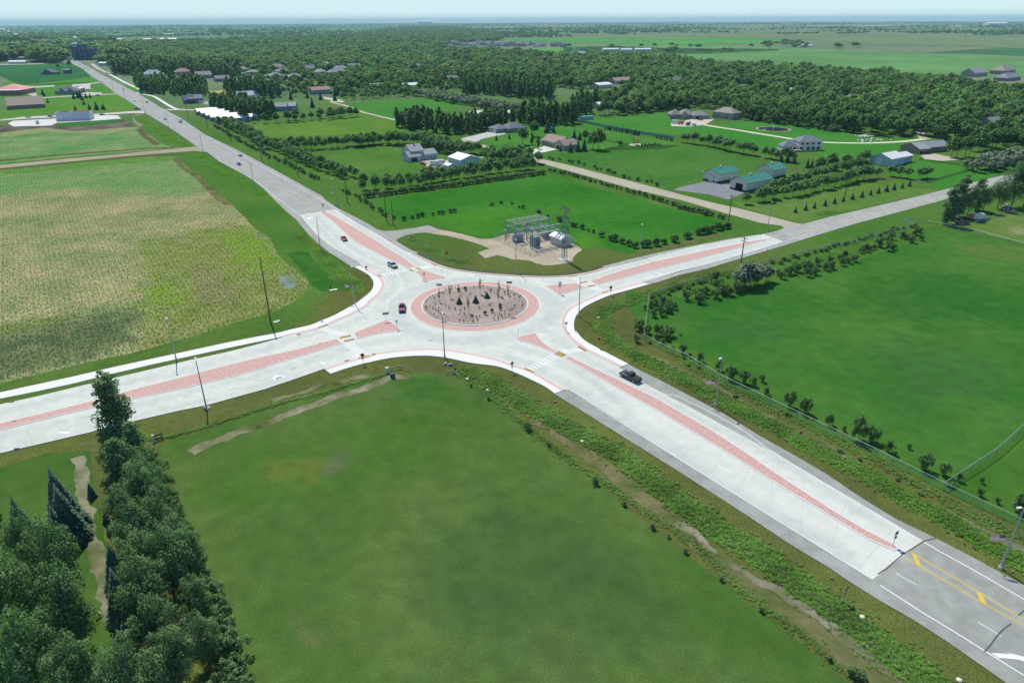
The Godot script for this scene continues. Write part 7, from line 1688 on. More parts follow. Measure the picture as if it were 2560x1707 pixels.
func sign_post(n: String, label: String, p: Vector2, facing: Vector2, h: float, plates: Array, group := "") -> Node3D:
	# plates: [name, shape, y, size, colour, inner colour or null]; local +x is the way the face looks
	var o := thing(n, label, "sign", g3(p, 0.2), yaw_of(facing))
	if group != "":
		o.set_meta("group", group)
	mi("post", tube_mesh(Vector3(-0.05, -0.2, 0), Vector3(-0.05, h, 0), 0.04, 0.04, 6), gmat(150, 152, 150), o)
	for a in plates:
		var w: float = a[3]
		var poly := PackedVector2Array()
		match a[1]:
			"diamond":
				poly = PackedVector2Array([Vector2(-w, 0), Vector2(0, -w), Vector2(w, 0), Vector2(0, w)])
			"yield":
				poly = PackedVector2Array([Vector2(-w, w * 0.8), Vector2(0, -w), Vector2(w, w * 0.8)])
			"square":
				poly = PackedVector2Array([Vector2(-w, -w), Vector2(w, -w), Vector2(w, w), Vector2(-w, w)])
			_:
				poly = PackedVector2Array([Vector2(-w, -w * 0.38), Vector2(w, -w * 0.38), Vector2(w, w * 0.38), Vector2(-w, w * 0.38)])
		var plate := mi(a[0], plate_mesh(poly, a[2], 0.0, 0.03), a[4], o)
		if a[5] != null:
			var small := PackedVector2Array()
			for q in poly:
				small.append(q * 0.58)
			mi("symbol", plate_mesh(small, a[2], 0.03, 0.042), a[5], plate)
		mi("back", plate_mesh(poly, a[2], -0.012, 0.0), gmat(150, 152, 150), plate)
	return o

func plate_mesh(poly: PackedVector2Array, y: float, x0: float, x1: float) -> ArrayMesh:   # a plate in the plane across local x
	var st := st_new()
	var n := poly.size()
	var c := Vector2.ZERO
	for q in poly:
		c += q / n
	for k in n:
		var a := poly[k]
		var b := poly[(k + 1) % n]
		for s in [[x1, false], [x0, true]]:
			var t := [Vector3(s[0], y + c.y, c.x), Vector3(s[0], y + a.y, a.x), Vector3(s[0], y + b.y, b.x)]
			if s[1]:
				t.reverse()
			for q in t:
				st.add_vertex(q)
		quad(st, Vector3(x0, y + a.y, a.x), Vector3(x0, y + b.y, b.x), Vector3(x1, y + b.y, b.x), Vector3(x1, y + a.y, a.x))
	return done(st)

func fence_line(label: String, line: PackedVector2Array, gap: float, h: float, m: Material, mesh_m: Material, n := "wire_fence", boards := 0) -> void:
	var o := thing(n, label, "fence", Vector3.ZERO)
	var st := st_new()
	var post := box_mesh(Vector3(0, h / 2, 0), Vector3(0.14, h, 0.14)) if boards else tube_mesh(Vector3.ZERO, Vector3(0, h, 0), 0.055, 0.055, 5)
	for k in line.size() - 1:
		var a := line[k]
		var b := line[k + 1]
		var c := maxi(1, roundi(a.distance_to(b) / gap))
		for s in c + (1 if k == line.size() - 2 else 0):
			mi("post", post, m, o).position = g3(a.lerp(b, float(s) / c))
		if boards == 0:
			tube(st, g3(a, h), g3(b, h), 0.06, 0.06, 5)
		for q in boards:
			for s in c:
				var u := a.lerp(b, float(s) / c)
				var w := a.lerp(b, float(s + 1) / c)
				var d := u.distance_to(w)
				var y := h * (q + 0.75) / boards - 0.1
				var bd := mi("board", box_mesh(Vector3(d / 2, 0, 0), Vector3(d - 0.02, h / boards * (0.92 if boards > 3 else 0.4), 0.05)), m, o)
				bd.position = g3(u, y)
				bd.rotation.y = yaw_of(w - u)
		if mesh_m:
			var pn := st_new()
			quad(pn, g3(a, 0.05), g3(b, 0.05), g3(b, h), g3(a, h))
			mi("netting", done(pn), mesh_m, o)
	if boards == 0:
		mi("top_rail", done(st), m, o)

func wood_pole(label: String, p: Vector2, h: float, arms: int, turn: float) -> void:
	var o := thing("wooden_pole", label, "utility pole", g3(p), turn)
	mi("pole", tube_mesh(Vector3.ZERO, Vector3(0, h, 0), 0.24, 0.15, 8), M.timber, o)
	for k in arms:
		mi("crossarm", box_mesh(Vector3(0, h - 0.5 - k * 1.1, 0), Vector3(0.14, 0.16, 2.6)), M.timber, o)
		for z in [-1.2, 0.0, 1.2]:
			mi("insulator", tube_mesh(Vector3(0, h - 0.42 - k * 1.1, z), Vector3(0, h - 0.12 - k * 1.1, z), 0.07, 0.05, 6), gmat(120, 124, 128), o)

func wires(label: String, a: Vector3, b: Vector3, sides: Array, sag: float) -> void:
	var st := st_new()
	var d := (b - a)
	var n := Vector3(-d.z, 0, d.x).normalized()
	for s in sides:
		var was: Vector3 = a + n * s
		for k in 10:
			var t := (k + 1) / 10.0
			var q: Vector3 = a + n * s + d * t - Vector3(0, sag * 4.0 * t * (1.0 - t), 0)
			tube(st, was, q, 0.022, 0.022, 3)
			was = q
	tag(mi("power_line", done(st), gmat(70, 74, 78)), label, "power line")

func furniture() -> void:
	M.timber = gmat(104, 84, 70)
	var galv := mat(lits(176, 190, 190), 0.5, 0.2)
	var net := mat(Color(0.55, 0.62, 0.60, 0.16), 0.9)
	net.transparency = BaseMaterial3D.TRANSPARENCY_ALPHA
	# street lamps
	var proto := lamp_proto()
	var lamps := [[Vector2(47.1, -136.44), Vector2(40.8, -130.73), "tall street lamp with a flag beside the lower right road"], [Vector2(79.25, -84.35), Vector2(74.15, -83.57), "street lamp with a flag at the right edge of the picture"], [Vector2(20.14, -188.9), Vector2(14.61, -193.9), "street lamp on the playing-field corner's pavement edge"], [Vector2(1.45, -228.1), Vector2(1.36, -214.3), "street lamp on the substation corner's pavement edge"], [Vector2(-17.85, -161.4), Vector2(-18.5, -171.1), "street lamp standing in the rocks at the near lawn's corner"], [Vector2(-49.84, -200), Vector2(-43.97, -194.6), "street lamp with a flag at the crop-field corner"], [Vector2(-88.46, -160.6), Vector2(-83.71, -152.8), "street lamp on the grass strip by the left footpath"], [Vector2(-70.71, -136.16), Vector2(-75.05, -145.16), "street lamp on the near side of the left concrete road"], [Vector2(-74.87, -257.1), Vector2(-72.39, -262.8), "street lamp on the left shoulder beside the red car"], [Vector2(48.16, -246.4), Vector2(48.18, -236.2), "street lamp at the hedge end above the right-hand road"], [Vector2(107.72, -279.3), Vector2(105.71, -269.7), "street lamp where the narrow lane meets the right-hand road"], [Vector2(-139.11, -369.6), Vector2(-128.24, -376.6), "thin street lamp left of the highway near the dark car"], [Vector2(-210.4, -477.1), Vector2(-200.1, -479.7), "thin street lamp at the dirt road's mouth"], [Vector2(-281.9, -583.9), Vector2(-274.7, -593.7), "thin street lamp left of the white van on the highway"], [Vector2(-356, -695.1), Vector2(-337.3, -683.2), "thin street lamp at the building site's entrance"], [Vector2(-84.96, -328.3), Vector2(-95.29, -327.1), "street lamp with a flag right of the highway by the median's tip"], [Vector2(-155.1, -434), Vector2(-165.1, -436.6), "street lamp right of the highway beside the shelterbelt"], [Vector2(-442.3, -826.2), Vector2(-455.3, -868.2), "far thin street lamp left of the highway"], [Vector2(-519.4, -947), Vector2(-532.3, -990), "farthest thin street lamp left of the highway"]]
	for k in lamps.size():
		var a: Array = lamps[k]
		var yaw := yaw_of(a[1] - a[0])
		if k == 0:
			proto.position = g3(a[0])
			proto.rotation.y = yaw
			proto.set_meta("label", a[2])
		else:
			dup(proto, g3(a[0]), yaw, Vector3.ONE, a[2])
		if str(a[2]).contains("flag"):
			flag_at(a[0], 5.4, Vector2(-0.9, -0.3), "striped flag flying from the " + ["lower right road's lamp", "right edge's lamp", "", "", "", "crop-field corner's lamp", "", "", "", "", "", "", "", "", "", "lamp at the median's tip"][k])
	# rocks at the lamp's foot
	var rk := [Vector2(-17.16, -157.8), Vector2(-16.33, -157), Vector2(-15.79, -157.4), Vector2(-17.5, -157.4), Vector2(-71.04, -135.99), Vector2(-70.02, -135.98), Vector2(-70.38, -135.43)]
	for p in rk:
		var s := SphereMesh.new()
		s.radius = 0.5
		s.height = 0.7
		s.radial_segments = 7
		s.rings = 4
		var r := tag(mi("rock", s, gmat(176, 176, 166)), "pale rock heaped at a street lamp's foot", "rock", "rocks at the lamp feet")
		r.position = g3(p, 0.2)
		r.rotation = Vector3(rng.randf(), rng.randf() * 6, rng.randf())
		r.scale = Vector3(rng.randf_range(0.7, 1.3), rng.randf_range(0.7, 1.2), rng.randf_range(0.7, 1.3))
	for a in [[Vector2(25.92, -187.5), "lone tan boulder in the ditch by the playing field"], [Vector2(17.49, -60.64), ""], [Vector2(-5.97, -143.66), "pale rock on the front lawn's edge near the ditch"], [Vector2(52.11, -74.38), "white stone on the verge left of the near road"], [Vector2(-11.17, -149.39), "white pipe cap at the front lawn's corner"], [Vector2(14.73, -121.48), "pale stone in the tall ditch grass"], [Vector2(60.14, -63.59), "small white stone at the bottom right verge"]]:
		if a[1] == "":
			continue
		var s := SphereMesh.new()
		s.radius = 0.42
		s.height = 0.55
		s.radial_segments = 7
		s.rings = 4
		var b := tag(mi("rock", s, gmat(226, 214, 190)), a[1], "rock")
		b.position = g3(a[0], 0.15)
		b.rotation.y = rng.randf() * 6.0
	# signs
	var yel := mat(lits(226, 160, 50), 0.5)
	var red := mat(lits(196, 70, 66), 0.5)
	var wht := mat(lits(246, 246, 244), 0.5)
	var blk := mat(Color(0.03, 0.03, 0.035), 0.6)
	var blu := mat(lits(74, 76, 130), 0.5)
	var gry := mat(lits(140, 142, 138), 0.6)
	for a in [[Vector2(31.9, -205.8), Vector2(31.9, -205.8) - Vector2(25.38, -213), "yellow crossing sign on the right-hand entry's near pavement", -1.0], [Vector2(23.51, -166.8), Vector2(0.2, 1), "yellow crossing sign at the lower right entry's pavement", 1.0], [Vector2(-38.63, -157.7), Vector2(-1, 0.5), "yellow crossing sign on the near pavement of the left road", 1.0], [Vector2(-24.15, -242.7), Vector2(-0.4, 0.9), "yellow crossing sign on the grass by the substation drive", 1.0]]:
		sign_post("crossing_sign", a[2], a[0], Vector2(0.1, 1.0) if a[3] > 0 else Vector2(0.2, 0.98), 3.0, [["plate", "diamond", 2.6, 0.65, yel, blk], ["small_plate", "square", 1.7, 0.26, yel, null]])
	for a in [[Vector2(.01, -152.8), "grey back of a diamond sign on the near lawn's pavement"], [Vector2(-50.97, -227.2), "grey back of a diamond sign on the crop-field corner's pavement"], [Vector2(-56.88, -186.7), "grey back of a diamond sign by the left footpath"], [Vector2(50.63, -77.44), "grey back of a diamond sign on the verge left of the near road"], [Vector2(76.74, -297.5), ""]]:
		if a[1] != "":
			sign_post("warning_sign", a[1], a[0], Vector2(-0.5, -0.85), 3.0, [["plate", "diamond", 2.5, 0.6, yel, null], ["small_plate", "square", 1.6, 0.24, yel, null]])
	for a in [[Vector2(15.45, -177.8), Vector2(0.1, 1), "red and white yield sign on the right pavement"], [Vector2(-33.18, -179.7), Vector2(-0.9, -0.4), "yield sign seen from behind on the left splitter island"], [Vector2(-29.87, -220.1), Vector2(-0.5, -0.8), "yield sign seen from behind on the highway's splitter island"]]:
		sign_post("yield_sign", a[2], a[0], a[1], 2.7, [["plate", "yield", 2.3, 0.55, red, wht]])
	for a in [[Vector2(-24.12, -223.7), "thin edge-on sign at the highway splitter island's tip"], [Vector2(1.81, -172.9), "thin edge-on sign on the lower right splitter island"], [Vector2(10.71, -219.7), "thin edge-on sign near the right-hand splitter island"], [Vector2(21.79, -230), "thin edge-on sign on the grass below the steel tower"]]:
		sign_post("edge_on_sign", a[1], a[0], Vector2(1, 0.05), 3.2, [["plate", "square", 2.8, 0.3, wht, null]])
	for a in [[Vector2(-23.7, -209.2), Vector2(0.1, -1), "dark back of a wide sign at the gravel island's back left"], [Vector2(-.8, -211.1), Vector2(0.1, -1), "dark back of a wide sign at the gravel island's back right"], [Vector2(-37.2, -185.3), Vector2(-0.3, -1), "dark back of a wide sign on the left splitter island"]]:
		sign_post("wide_sign", a[2], a[0], a[1], 2.6, [["plate", "wide", 2.5, 0.95, gry, null]])
	for a in [[Vector2(-20.56, -185.5), Vector2(-0.4, 0.9), "white chevron sign at the gravel island's front left"], [Vector2(-.26, -188.3), Vector2(0.5, 0.85), "white chevron sign at the gravel island's front right"]]:
		var o := sign_post("chevron_sign", a[2], a[0], a[1], 2.4, [["plate", "wide", 2.3, 0.9, wht, null]])
		for k in 4:
			var z := 0.62 - k * 0.42
			mi("chevron", plate_mesh(PackedVector2Array([Vector2(z, -0.28), Vector2(z - 0.22, 0.0), Vector2(z, 0.28), Vector2(z - 0.16, 0.28), Vector2(z - 0.38, 0.0), Vector2(z - 0.16, -0.28)]), 2.3, 0.03, 0.045), blu, o)
	sign_post("route_sign", "tall stack of dark blue route signs on the right-hand splitter island", Vector2(15.61, -207.2), Vector2(0.1, 1), 4.0, [["plate", "wide", 3.9, 0.45, blu, wht], ["plate", "square", 3.2, 0.42, blu, wht], ["plate", "wide", 2.5, 0.42, blu, wht]])
	sign_post("median_sign", "striped sign with a yellow plate at the near median's tip", Vector2(64.38, -89.54), Vector2(0.4, 0.9), 3.2, [["plate", "square", 2.7, 0.42, wht, blk], ["marker", "square", 1.8, 0.3, yel, blk]])
	sign_post("median_sign", "sign at the tip of the highway's median", Vector2(-87.91, -314.7), Vector2(0.4, 0.9), 3.4, [["plate", "square", 3.0, 0.4, gry, null], ["marker", "square", 2.2, 0.25, red, null]])
	sign_post("median_sign", "red-marked sign at the tip of the right-hand road's median", Vector2(100.56, -266.7), Vector2(1, 0.4), 3.2, [["plate", "square", 2.8, 0.4, red, wht], ["marker", "square", 2.0, 0.22, wht, null]])
	sign_post("blue_sign", "small blue sign on the verge below the right-hand road", Vector2(95.41, -244.1), Vector2(0.9, 0.3), 3.0, [["plate", "square", 2.6, 0.5, blu, null]])
	sign_post("orange_sign", "small orange marker sign by the chain-link fence", Vector2(60.47, -120.94), Vector2(0.2, 1), 2.6, [["plate", "diamond", 2.2, 0.5, mat(lits(206, 110, 70)), null]])
	sign_post("verge_sign", "small grey sign on the mown corner lawn", Vector2(136.06, -297.7), Vector2(1, 0.3), 2.6, [["plate", "square", 2.2, 0.45, gry, null]])
	sign_post("verge_sign", "small grey sign below the hedge on the right-hand road", Vector2(83.03, -267), Vector2(-1, 0.3), 2.6, [["plate", "square", 2.2, 0.45, gry, null]])
	# fences
	fence_line("long chain-link fence with pale rail along the lower right ditch", v([43.99,-203.7,36.73,-172.1,39.87,-166.8,45.17,-160.1,52.02,-147.28,61.51,-133.7,67.8,-124.83,74.18,-115.83,81.53,-104.69,89.45,-93.85,96.05,-84.4]), 3.6, 1.7, galv, net)
	fence_line("chain-link fence along the playing field's upper edge", v([43.99,-203.7,55.86,-213,65.05,-219.1,77.54,-226.7,93.38,-236.7,112.44,-248.2,144.8,-266.6,171.4,-283.3,171.2,-292.4,180.5,-289.4]), 3.6, 1.6, galv, net)
	fence_line("chain-link fence closing the playing field at lower right", v([81.63,-104.87,98.81,-116.07,111.06,-125.63,133.51,-136.69]), 3.2, 1.8, galv, net)
	fence_line("wire fence round the pale green pen at right", v([180.5,-289.4,192.3,-274,199.7,-256,210.1,-223.1]), 3.2, 1.4, galv, net)
	fence_line("green-netted fence between pen and parked machines", v([199,-286.9,212.6,-296.1,225.4,-305.3,229.3,-299.5]), 3.0, 1.3, galv, net)
	fence_line("dark wooden rail fence round the paddock", v([224.5,-369.3,246.7,-385.8,270.9,-403.7,269.3,-417,255.5,-433.8]), 4.0, 1.3, gmat(84, 74, 66), null, "rail_fence", 3)
	fence_line("grey-blue board fence between the two wide lawns", v([48.86,-626,60.14,-613.4,70.9,-594.4,79.96,-576.4,89.05,-563.1,100.02,-547.4,120.25,-519.9]), 3.0, 2.0, gmat(124, 148, 168), null, "board_fence", 4)
	fence_line("thin dark garden fence right of the brown-roofed house", v([69.04,-511.9,83.14,-494.3,75.15,-485.5,64.55,-476.3]), 3.0, 1.3, gmat(60, 64, 60), null, "garden_fence", 2)
	fence_line("weathered post-and-rail fence beside the green box", v([-30.84,-154,-28.78,-155.3,-25.91,-153.4]), 5.0, 1.1, gmat(196, 180, 156), null, "rail_fence", 1)
	fence_line("weathered post-and-rail fence near the lamp at the lawn corner", v([-16.75,-151.8,-14.67,-152.5,-13.2,-149.94]), 4.0, 1.1, gmat(196, 180, 156), null, "rail_fence", 1)
	fence_line("short dark frame gate at the lawn's far left corner", v([-76.19,-122.29,-74.89,-123.24]), 3.2, 1.6, gmat(60, 56, 54), null, "frame_gate", 2)
	# small boxes and pads
	for a in [["utility_cabinet", "pale grey utility cabinet beside the wooden rail fence", Vector2(-31.64, -153.1), Vector3(0.75, 1.5, 0.6), gmat(204, 206, 200)], ["transformer_box", "dark green transformer box on the gravelly patch", Vector2(-29.92, -150.6), Vector3(1.15, 1.15, 1.0), gmat(62, 92, 84)], ["gate_post", "white-capped post at the lawn's far left corner", Vector2(-76.27, -122.29), Vector3(0.35, 1.6, 0.35), gmat(216, 216, 210)], ["concrete_pad", "left of two white concrete pads in the grass by the flag lamp", Vector2(-59.79, -211.7), Vector3(1.2, 0.12, 1.0), M.walk], ["concrete_pad", "right of two white concrete pads in the grass by the flag lamp", Vector2(-58.58, -212.3), Vector3(1.2, 0.12, 1.0), M.walk], ["concrete_pad", "white concrete pad beside the tall wooden pole", Vector2(-70.15, -185.7), Vector3(1.3, 0.12, 0.9), M.walk], ["concrete_pad", "second white pad right of the one by the wooden pole", Vector2(-69.66, -186.4), Vector3(0.9, 0.12, 0.9), M.walk], ["valve_post", "dark post with white cap behind the two concrete pads", Vector2(-60.44, -213.3), Vector3(0.25, 1.1, 0.25), gmat(60, 66, 62)], ["blue_container", "pale blue shipping container at the head of the board fence", Vector2(67.08, -629.9), Vector3(12.0, 3.0, 2.6), gmat(126, 176, 198)], ["culvert_pipe", "dark culvert mouth in the bank by the substation drive", Vector2(-40.93, -272.2), Vector3(0.9, 0.8, 0.8), gmat(150, 140, 120)]]:
		var o := thing(a[0], a[1], str(a[0]).replace("_", " "), g3(a[2]), 0.4)
		var s: Vector3 = a[3]
		mi("body", box_mesh(Vector3(0, s.y / 2, 0), s), a[4], o)
		if s.y > 1.0:
			mi("lid", box_mesh(Vector3(0, s.y + 0.03, 0), Vector3(s.x + 0.08, 0.07, s.z + 0.08)), a[4], o)
	# wooden poles and wires
	wood_pole("tallest wooden pole beside the left footpath", Vector2(-71.47, -185.3), 20.3, 0, 0.0)
	wood_pole("wooden pole with a crossarm left of the pasture", Vector2(-55.5, -296.6), 12.5, 1, 0.6)
	wood_pole("shorter bare wooden pole left of the pasture", Vector2(-51.77, -291.6), 10.5, 0, 0.6)
	wood_pole("wooden pole at the near end of the lane hedge", Vector2(95.2, -292.6), 12.0, 1, 0.6)
	wood_pole("wooden pole behind the big silvery tree", Vector2(82.48, -233.7), 11.0, 2, 0.6)
	wood_pole("wooden pole in the lawn behind the young spruces", Vector2(167.3, -340.1), 12.5, 1, 0.6)
	var chain := [Vector2(-296.7, -655.2), Vector2(-251.5, -587.1), Vector2(-208.7, -523.5), Vector2(-157.6, -438.9), Vector2(-122.82, -395.9), Vector2(-80.27, -331.2), Vector2(-55.5, -296.6)]
	for k in 6:
		wood_pole("wooden pole %s along the highway's right side" % ["farthest", "second farthest", "third", "by the shelterbelt's middle", "by the shelterbelt's near half", "nearest"][k], chain[k], 12.0, 1, GRID)
		wires("thin power line sagging %s along the shelterbelt" % ["at the far end", "past the meadow", "past the sheds' corner", "in mid run", "above the near bushes", "to the pasture's poles"][k], g3(chain[k], 11.6), g3(chain[k + 1], 11.6), [-1.2, 0.0, 1.2], 1.0)
	wires("thin power line between the two poles left of the pasture", g3(Vector2(-55.5, -296.6), 12.0), g3(Vector2(-51.77, -291.6), 10.2), [-0.6, 0.6], 0.4)
	wood_pole("wooden pole at the right edge beside the road", Vector2(268.8, -408.1), 12.0, 1, 0.6)
	# pond
	var pond := PackedVector2Array()
	var pc: Vector2 = (Vector2(197.7, -568.5) + Vector2(224, -567.7)) / 2
	var px: float = Vector2(197.7, -568.5).distance_to(Vector2(224, -567.7)) / 2
	for k in 40:
		pond.append(pc + Vector2(cos(TAU * k / 40) * px, sin(TAU * k / 40) * px * 1.05))
	struct("pond_rim", slab(pond, 0.0, 0.12), gmat(170, 156, 128), "sandy rim of the round garden pond", "rim")
	var inner := PackedVector2Array()
	for p in pond:
		inner.append(pc + (p - pc) * 0.9)
	var water := mat(lits(60, 76, 74), 0.08)
	water.metallic_specular = 0.5
	struct("pond_water", sheet(inner, 0.13), water, "dark still water of the round pond", "water")
	var fs := st_new()
	for k in 9:
		var t := TAU * k / 9
		tube(fs, g3(pc, 0.15), g3(pc + Vector2(cos(t), sin(t)) * 1.4, 2.6), 0.1, 0.2, 4)
	tag(mi("fountain", done(fs), gmat(236, 244, 246)), "white spray of the pond's little fountain", "fountain")
	# rock piles and play set
	for k in 44:
		var p: Vector2 = (Vector2(258.3, -526.6).lerp(Vector2(271.4, -528.1), rng.randf()) if k < 26 else Vector2(250.8, -505.2).lerp(Vector2(274.8, -511.6), rng.randf())) + Vector2(rng.randfn() * 1.2, rng.randfn() * 3.0)
		var s := SphereMesh.new()
		s.radius = 1.0
		s.height = 1.5
		s.radial_segments = 6
		s.rings = 4
		var r := tag(mi("rock", s, gmat(206, 204, 194)), "pale boulder in the rock pile by the white drive", "rock", "boulders by the white drive")
		r.position = g3(p, 0.4)
		r.rotation = Vector3(rng.randf() * 3, rng.randf() * 6, 0)
		r.scale = Vector3.ONE * rng.randf_range(0.5, 1.3)
	var pl := thing("play_set", "red and tan wooden play set on a sandy pad", "play set", g3(Vector2(88.3, -496.5)), 0.4)
	mi("sand_pad", box_mesh(Vector3(0, 0.06, 0), Vector3(9, 0.12, 7)), gmat(206, 196, 170), pl)
	for q in [[-1.5, -1.2], [1.5, -1.2], [-1.5, 1.2], [1.5, 1.2]]:
		mi("post", box_mesh(Vector3(q[0], 1.9, q[1]), Vector3(0.25, 3.8, 0.25)), gmat(150, 70, 50), pl)
	mi("platform", box_mesh(Vector3(0, 1.7, 0), Vector3(3.2, 0.2, 2.6)), gmat(150, 70, 50), pl)
	mi("roof", prism_roof(-1.5, 1.5, -1.2, 1.2, 3.8, 1.3, "x", 0.2), gmat(196, 140, 84), pl)
	mi("slide", box_mesh(Vector3(-3.0, 0.95, 0.4), Vector3(3.4, 0.15, 0.8)), gmat(60, 130, 100), pl)
	substation(galv, net)

func substation(galv: Material, net: Material) -> void:
	var steel := mat(lits(160, 174, 178), 0.55, 0.1)
	var pale := mat(lits(196, 206, 206), 0.5, 0.1)
	var grey := mat(lits(172, 188, 196), 0.55)
	fence_line("chain-link fence round the substation yard", v([-7.01,-268.3,-2.74,-262,2.03,-254.6,6.88,-247,11.79,-250.7,17.33,-254.4,25.07,-258.4,23.5,-266.6,16.97,-275.3,11.74,-279.9,4.41,-278.4,-2.82,-272.8,-7.01,-268.3]), 3.0, 2.2, galv, net)
	# bus structure: rows of posts under a grid of bars
	var o := thing("bus_structure", "steel bus structure of posts and pale bars in the substation", "steel frame", g3(Vector2(-2, -268.7)), GRID)
	for x in [0.0, 5.5, 11.0, 16.5]:
		for z in [0.0, 6.5]:
			mi("post", box_mesh(Vector3(x, 3.8, z), Vector3(0.3, 7.6, 0.3)), steel, o)
	for z in [0.0, 6.5]:
		for y in [7.5, 5.2]:
			mi("beam", box_mesh(Vector3(8.25, y, z), Vector3(17.0, 0.3, 0.25)), pale, o)
	for k in 11:
		mi("bus_bar", tube_mesh(Vector3(0.4 + k * 1.57, 7.75, -0.8), Vector3(0.4 + k * 1.57, 7.75, 7.3), 0.09, 0.09, 6), pale, o)
	for k in 9:
		mi("insulator", tube_mesh(Vector3(1.2 + k * 1.8, 6.1, 6.5), Vector3(1.2 + k * 1.8, 7.4, 6.5), 0.16, 0.12, 8), grey, o)
		mi("insulator", tube_mesh(Vector3(1.2 + k * 1.8, 5.3, 0.0), Vector3(1.2 + k * 1.8, 6.4, 0.0), 0.16, 0.12, 8), grey, o)
	for k in 3:
		mi("switch_bar", tube_mesh(Vector3(3.0 + k * 5.2, 4.6, -0.5), Vector3(3.0 + k * 5.2, 4.6, 7.0), 0.1, 0.1, 6), pale, o)
	# second frame, nearer the tower
	var f := thing("dead_end_frame", "tall H-shaped steel frame at the substation's near corner", "steel frame", g3(Vector2(7.81, -255.6)), GRID)
	for x in [0.0, 13.0]:
		for z in [-0.6, 0.6]:
			mi("post", box_mesh(Vector3(x, 4.0, z), Vector3(0.28, 8.0, 0.28)), steel, f)
	for y in [7.8, 5.4]:
		mi("beam", box_mesh(Vector3(6.5, y, 0), Vector3(14.0, 0.4, 0.5)), pale, f)
	for k in 5:
		mi("insulator", tube_mesh(Vector3(1.5 + k * 2.5, 8.0, 0), Vector3(1.5 + k * 2.5, 9.2, 0), 0.15, 0.1, 8), grey, f)
	for k in 4:
		mi("crossbar", tube_mesh(Vector3(2.0 + k * 3.0, 6.6, -3.5), Vector3(2.0 + k * 3.0, 6.6, 3.5), 0.09, 0.09, 6), pale, f)
	# transformers and breakers
	for a in [[Vector2(9.08, -259.3), Vector3(2.6, 3.9, 3.2), "big grey transformer in front of the substation's bus structure"], [Vector2(14.01, -269.8), Vector3(2.8, 2.6, 2.6), "dark grey transformer at the substation's back right"]]:
		var t := thing("transformer", a[2], "transformer", g3(a[0]), GRID)
		var s: Vector3 = a[1]
		mi("plinth", box_mesh(Vector3(0, 0.15, 0), Vector3(s.x + 0.8, 0.3, s.z + 0.8)), M.kerb, t)
		mi("tank", box_mesh(Vector3(0, 0.3 + s.y / 2, 0), s), grey, t)
		for k in 7:
			mi("radiator_fin", box_mesh(Vector3(-s.x / 2 + 0.2 + k * s.x / 7.0, 0.4 + s.y * 0.45, s.z / 2 + 0.35), Vector3(0.14, s.y * 0.8, 0.6)), grey, t)
		for k in 3:
			mi("bushing", tube_mesh(Vector3(-0.8 + k * 0.8, 0.3 + s.y, 0), Vector3(-0.8 + k * 0.8, 1.9 + s.y, 0), 0.17, 0.08, 8), pale, t)
	for k in 4:
		var p: Vector2 = Vector2(1.16, -264.9).lerp(Vector2(4.05, -266.3), k / 3.0)
		var t := thing("circuit_breaker", "grey circuit breaker cabinet, %s of four in the row" % ["leftmost", "second", "third", "rightmost"][k], "breaker", g3(p), GRID)
		mi("cabinet", box_mesh(Vector3(0, 1.7, 0), Vector3(1.1, 2.6, 1.3)), grey, t)
		for z in [-0.4, 0.4]:
			mi("leg", box_mesh(Vector3(0, 0.2, z), Vector3(0.8, 0.42, 0.12)), steel, t)
		for z in [-0.45, 0.0, 0.45]:
			mi("bushing", tube_mesh(Vector3(0, 3.0, z), Vector3(0, 4.1, z), 0.13, 0.07, 7), pale, t)
	for a in [Vector2(-1.3, -271.2), Vector2(-2.5, -265.5), Vector2(5.32, -273.3), Vector2(6, -276.1), Vector2(11.82, -274.7), Vector2(10.85, -275.4)]:
		var t := thing("switch_post", "slim steel switch post standing in the substation yard", "post", g3(a), GRID, "switch posts in the substation yard")
		mi("post", box_mesh(Vector3(0, 2.3, 0), Vector3(0.25, 4.6, 0.25)), steel, t)
		mi("switch", box_mesh(Vector3(0, 4.7, 0), Vector3(0.4, 0.3, 1.6)), pale, t)
	# control hut
	var h := house("control_hut", "small white-roofed control hut in the substation yard", "hut", Vector2(19.22, -257.6), 5.2, 7.0, 3.0, 1.3, "z", gmat(206, 206, 202), mat(lits(254, 254, 252), 0.5), 0)
	opening(h, "door", "z", 0.0, 3.4, 1.1, 1.1, 2.2, M.trim, gmat(190, 192, 190))
	mi("air_conditioner", box_mesh(Vector3(1.4, 1.9, 0.3), Vector3(0.8, 0.9, 0.6)), M.dark, h)
	# lattice tower
	var st := st_new()
	var t := thing("lattice_tower", "tall steel lattice tower with three crossarms beside the substation", "tower", g3(Vector2(19.57, -242.2)), GRID)
	mi("footing", box_mesh(Vector3(0, 0.1, 0), Vector3(3.4, 0.25, 3.4)), M.kerb, t)
	var top := 20.0
	for q in [[-1, -1], [1, -1], [1, 1], [-1, 1]]:
		mi("leg", tube_mesh(Vector3(q[0] * 0.75, 0, q[1] * 0.75), Vector3(q[0] * 0.4, top, q[1] * 0.4), 0.1, 0.08, 5), steel, t)
	for k in 16:
		var y0 := top * k / 16.0
		var y1 := top * (k + 1) / 16.0
		var w0 := lerpf(0.75, 0.4, k / 16.0)
		var w1 := lerpf(0.75, 0.4, (k + 1) / 16.0)
		for q in [[Vector3(-1, 0, -1), Vector3(1, 0, -1)], [Vector3(1, 0, -1), Vector3(1, 0, 1)], [Vector3(1, 0, 1), Vector3(-1, 0, 1)], [Vector3(-1, 0, 1), Vector3(-1, 0, -1)]]:
			tube(st, q[0] * w0 + Vector3(0, y0, 0), q[1] * w1 + Vector3(0, y1, 0), 0.045, 0.045, 3)
			tube(st, q[1] * w0 + Vector3(0, y0, 0), q[0] * w1 + Vector3(0, y1, 0), 0.045, 0.045, 3)
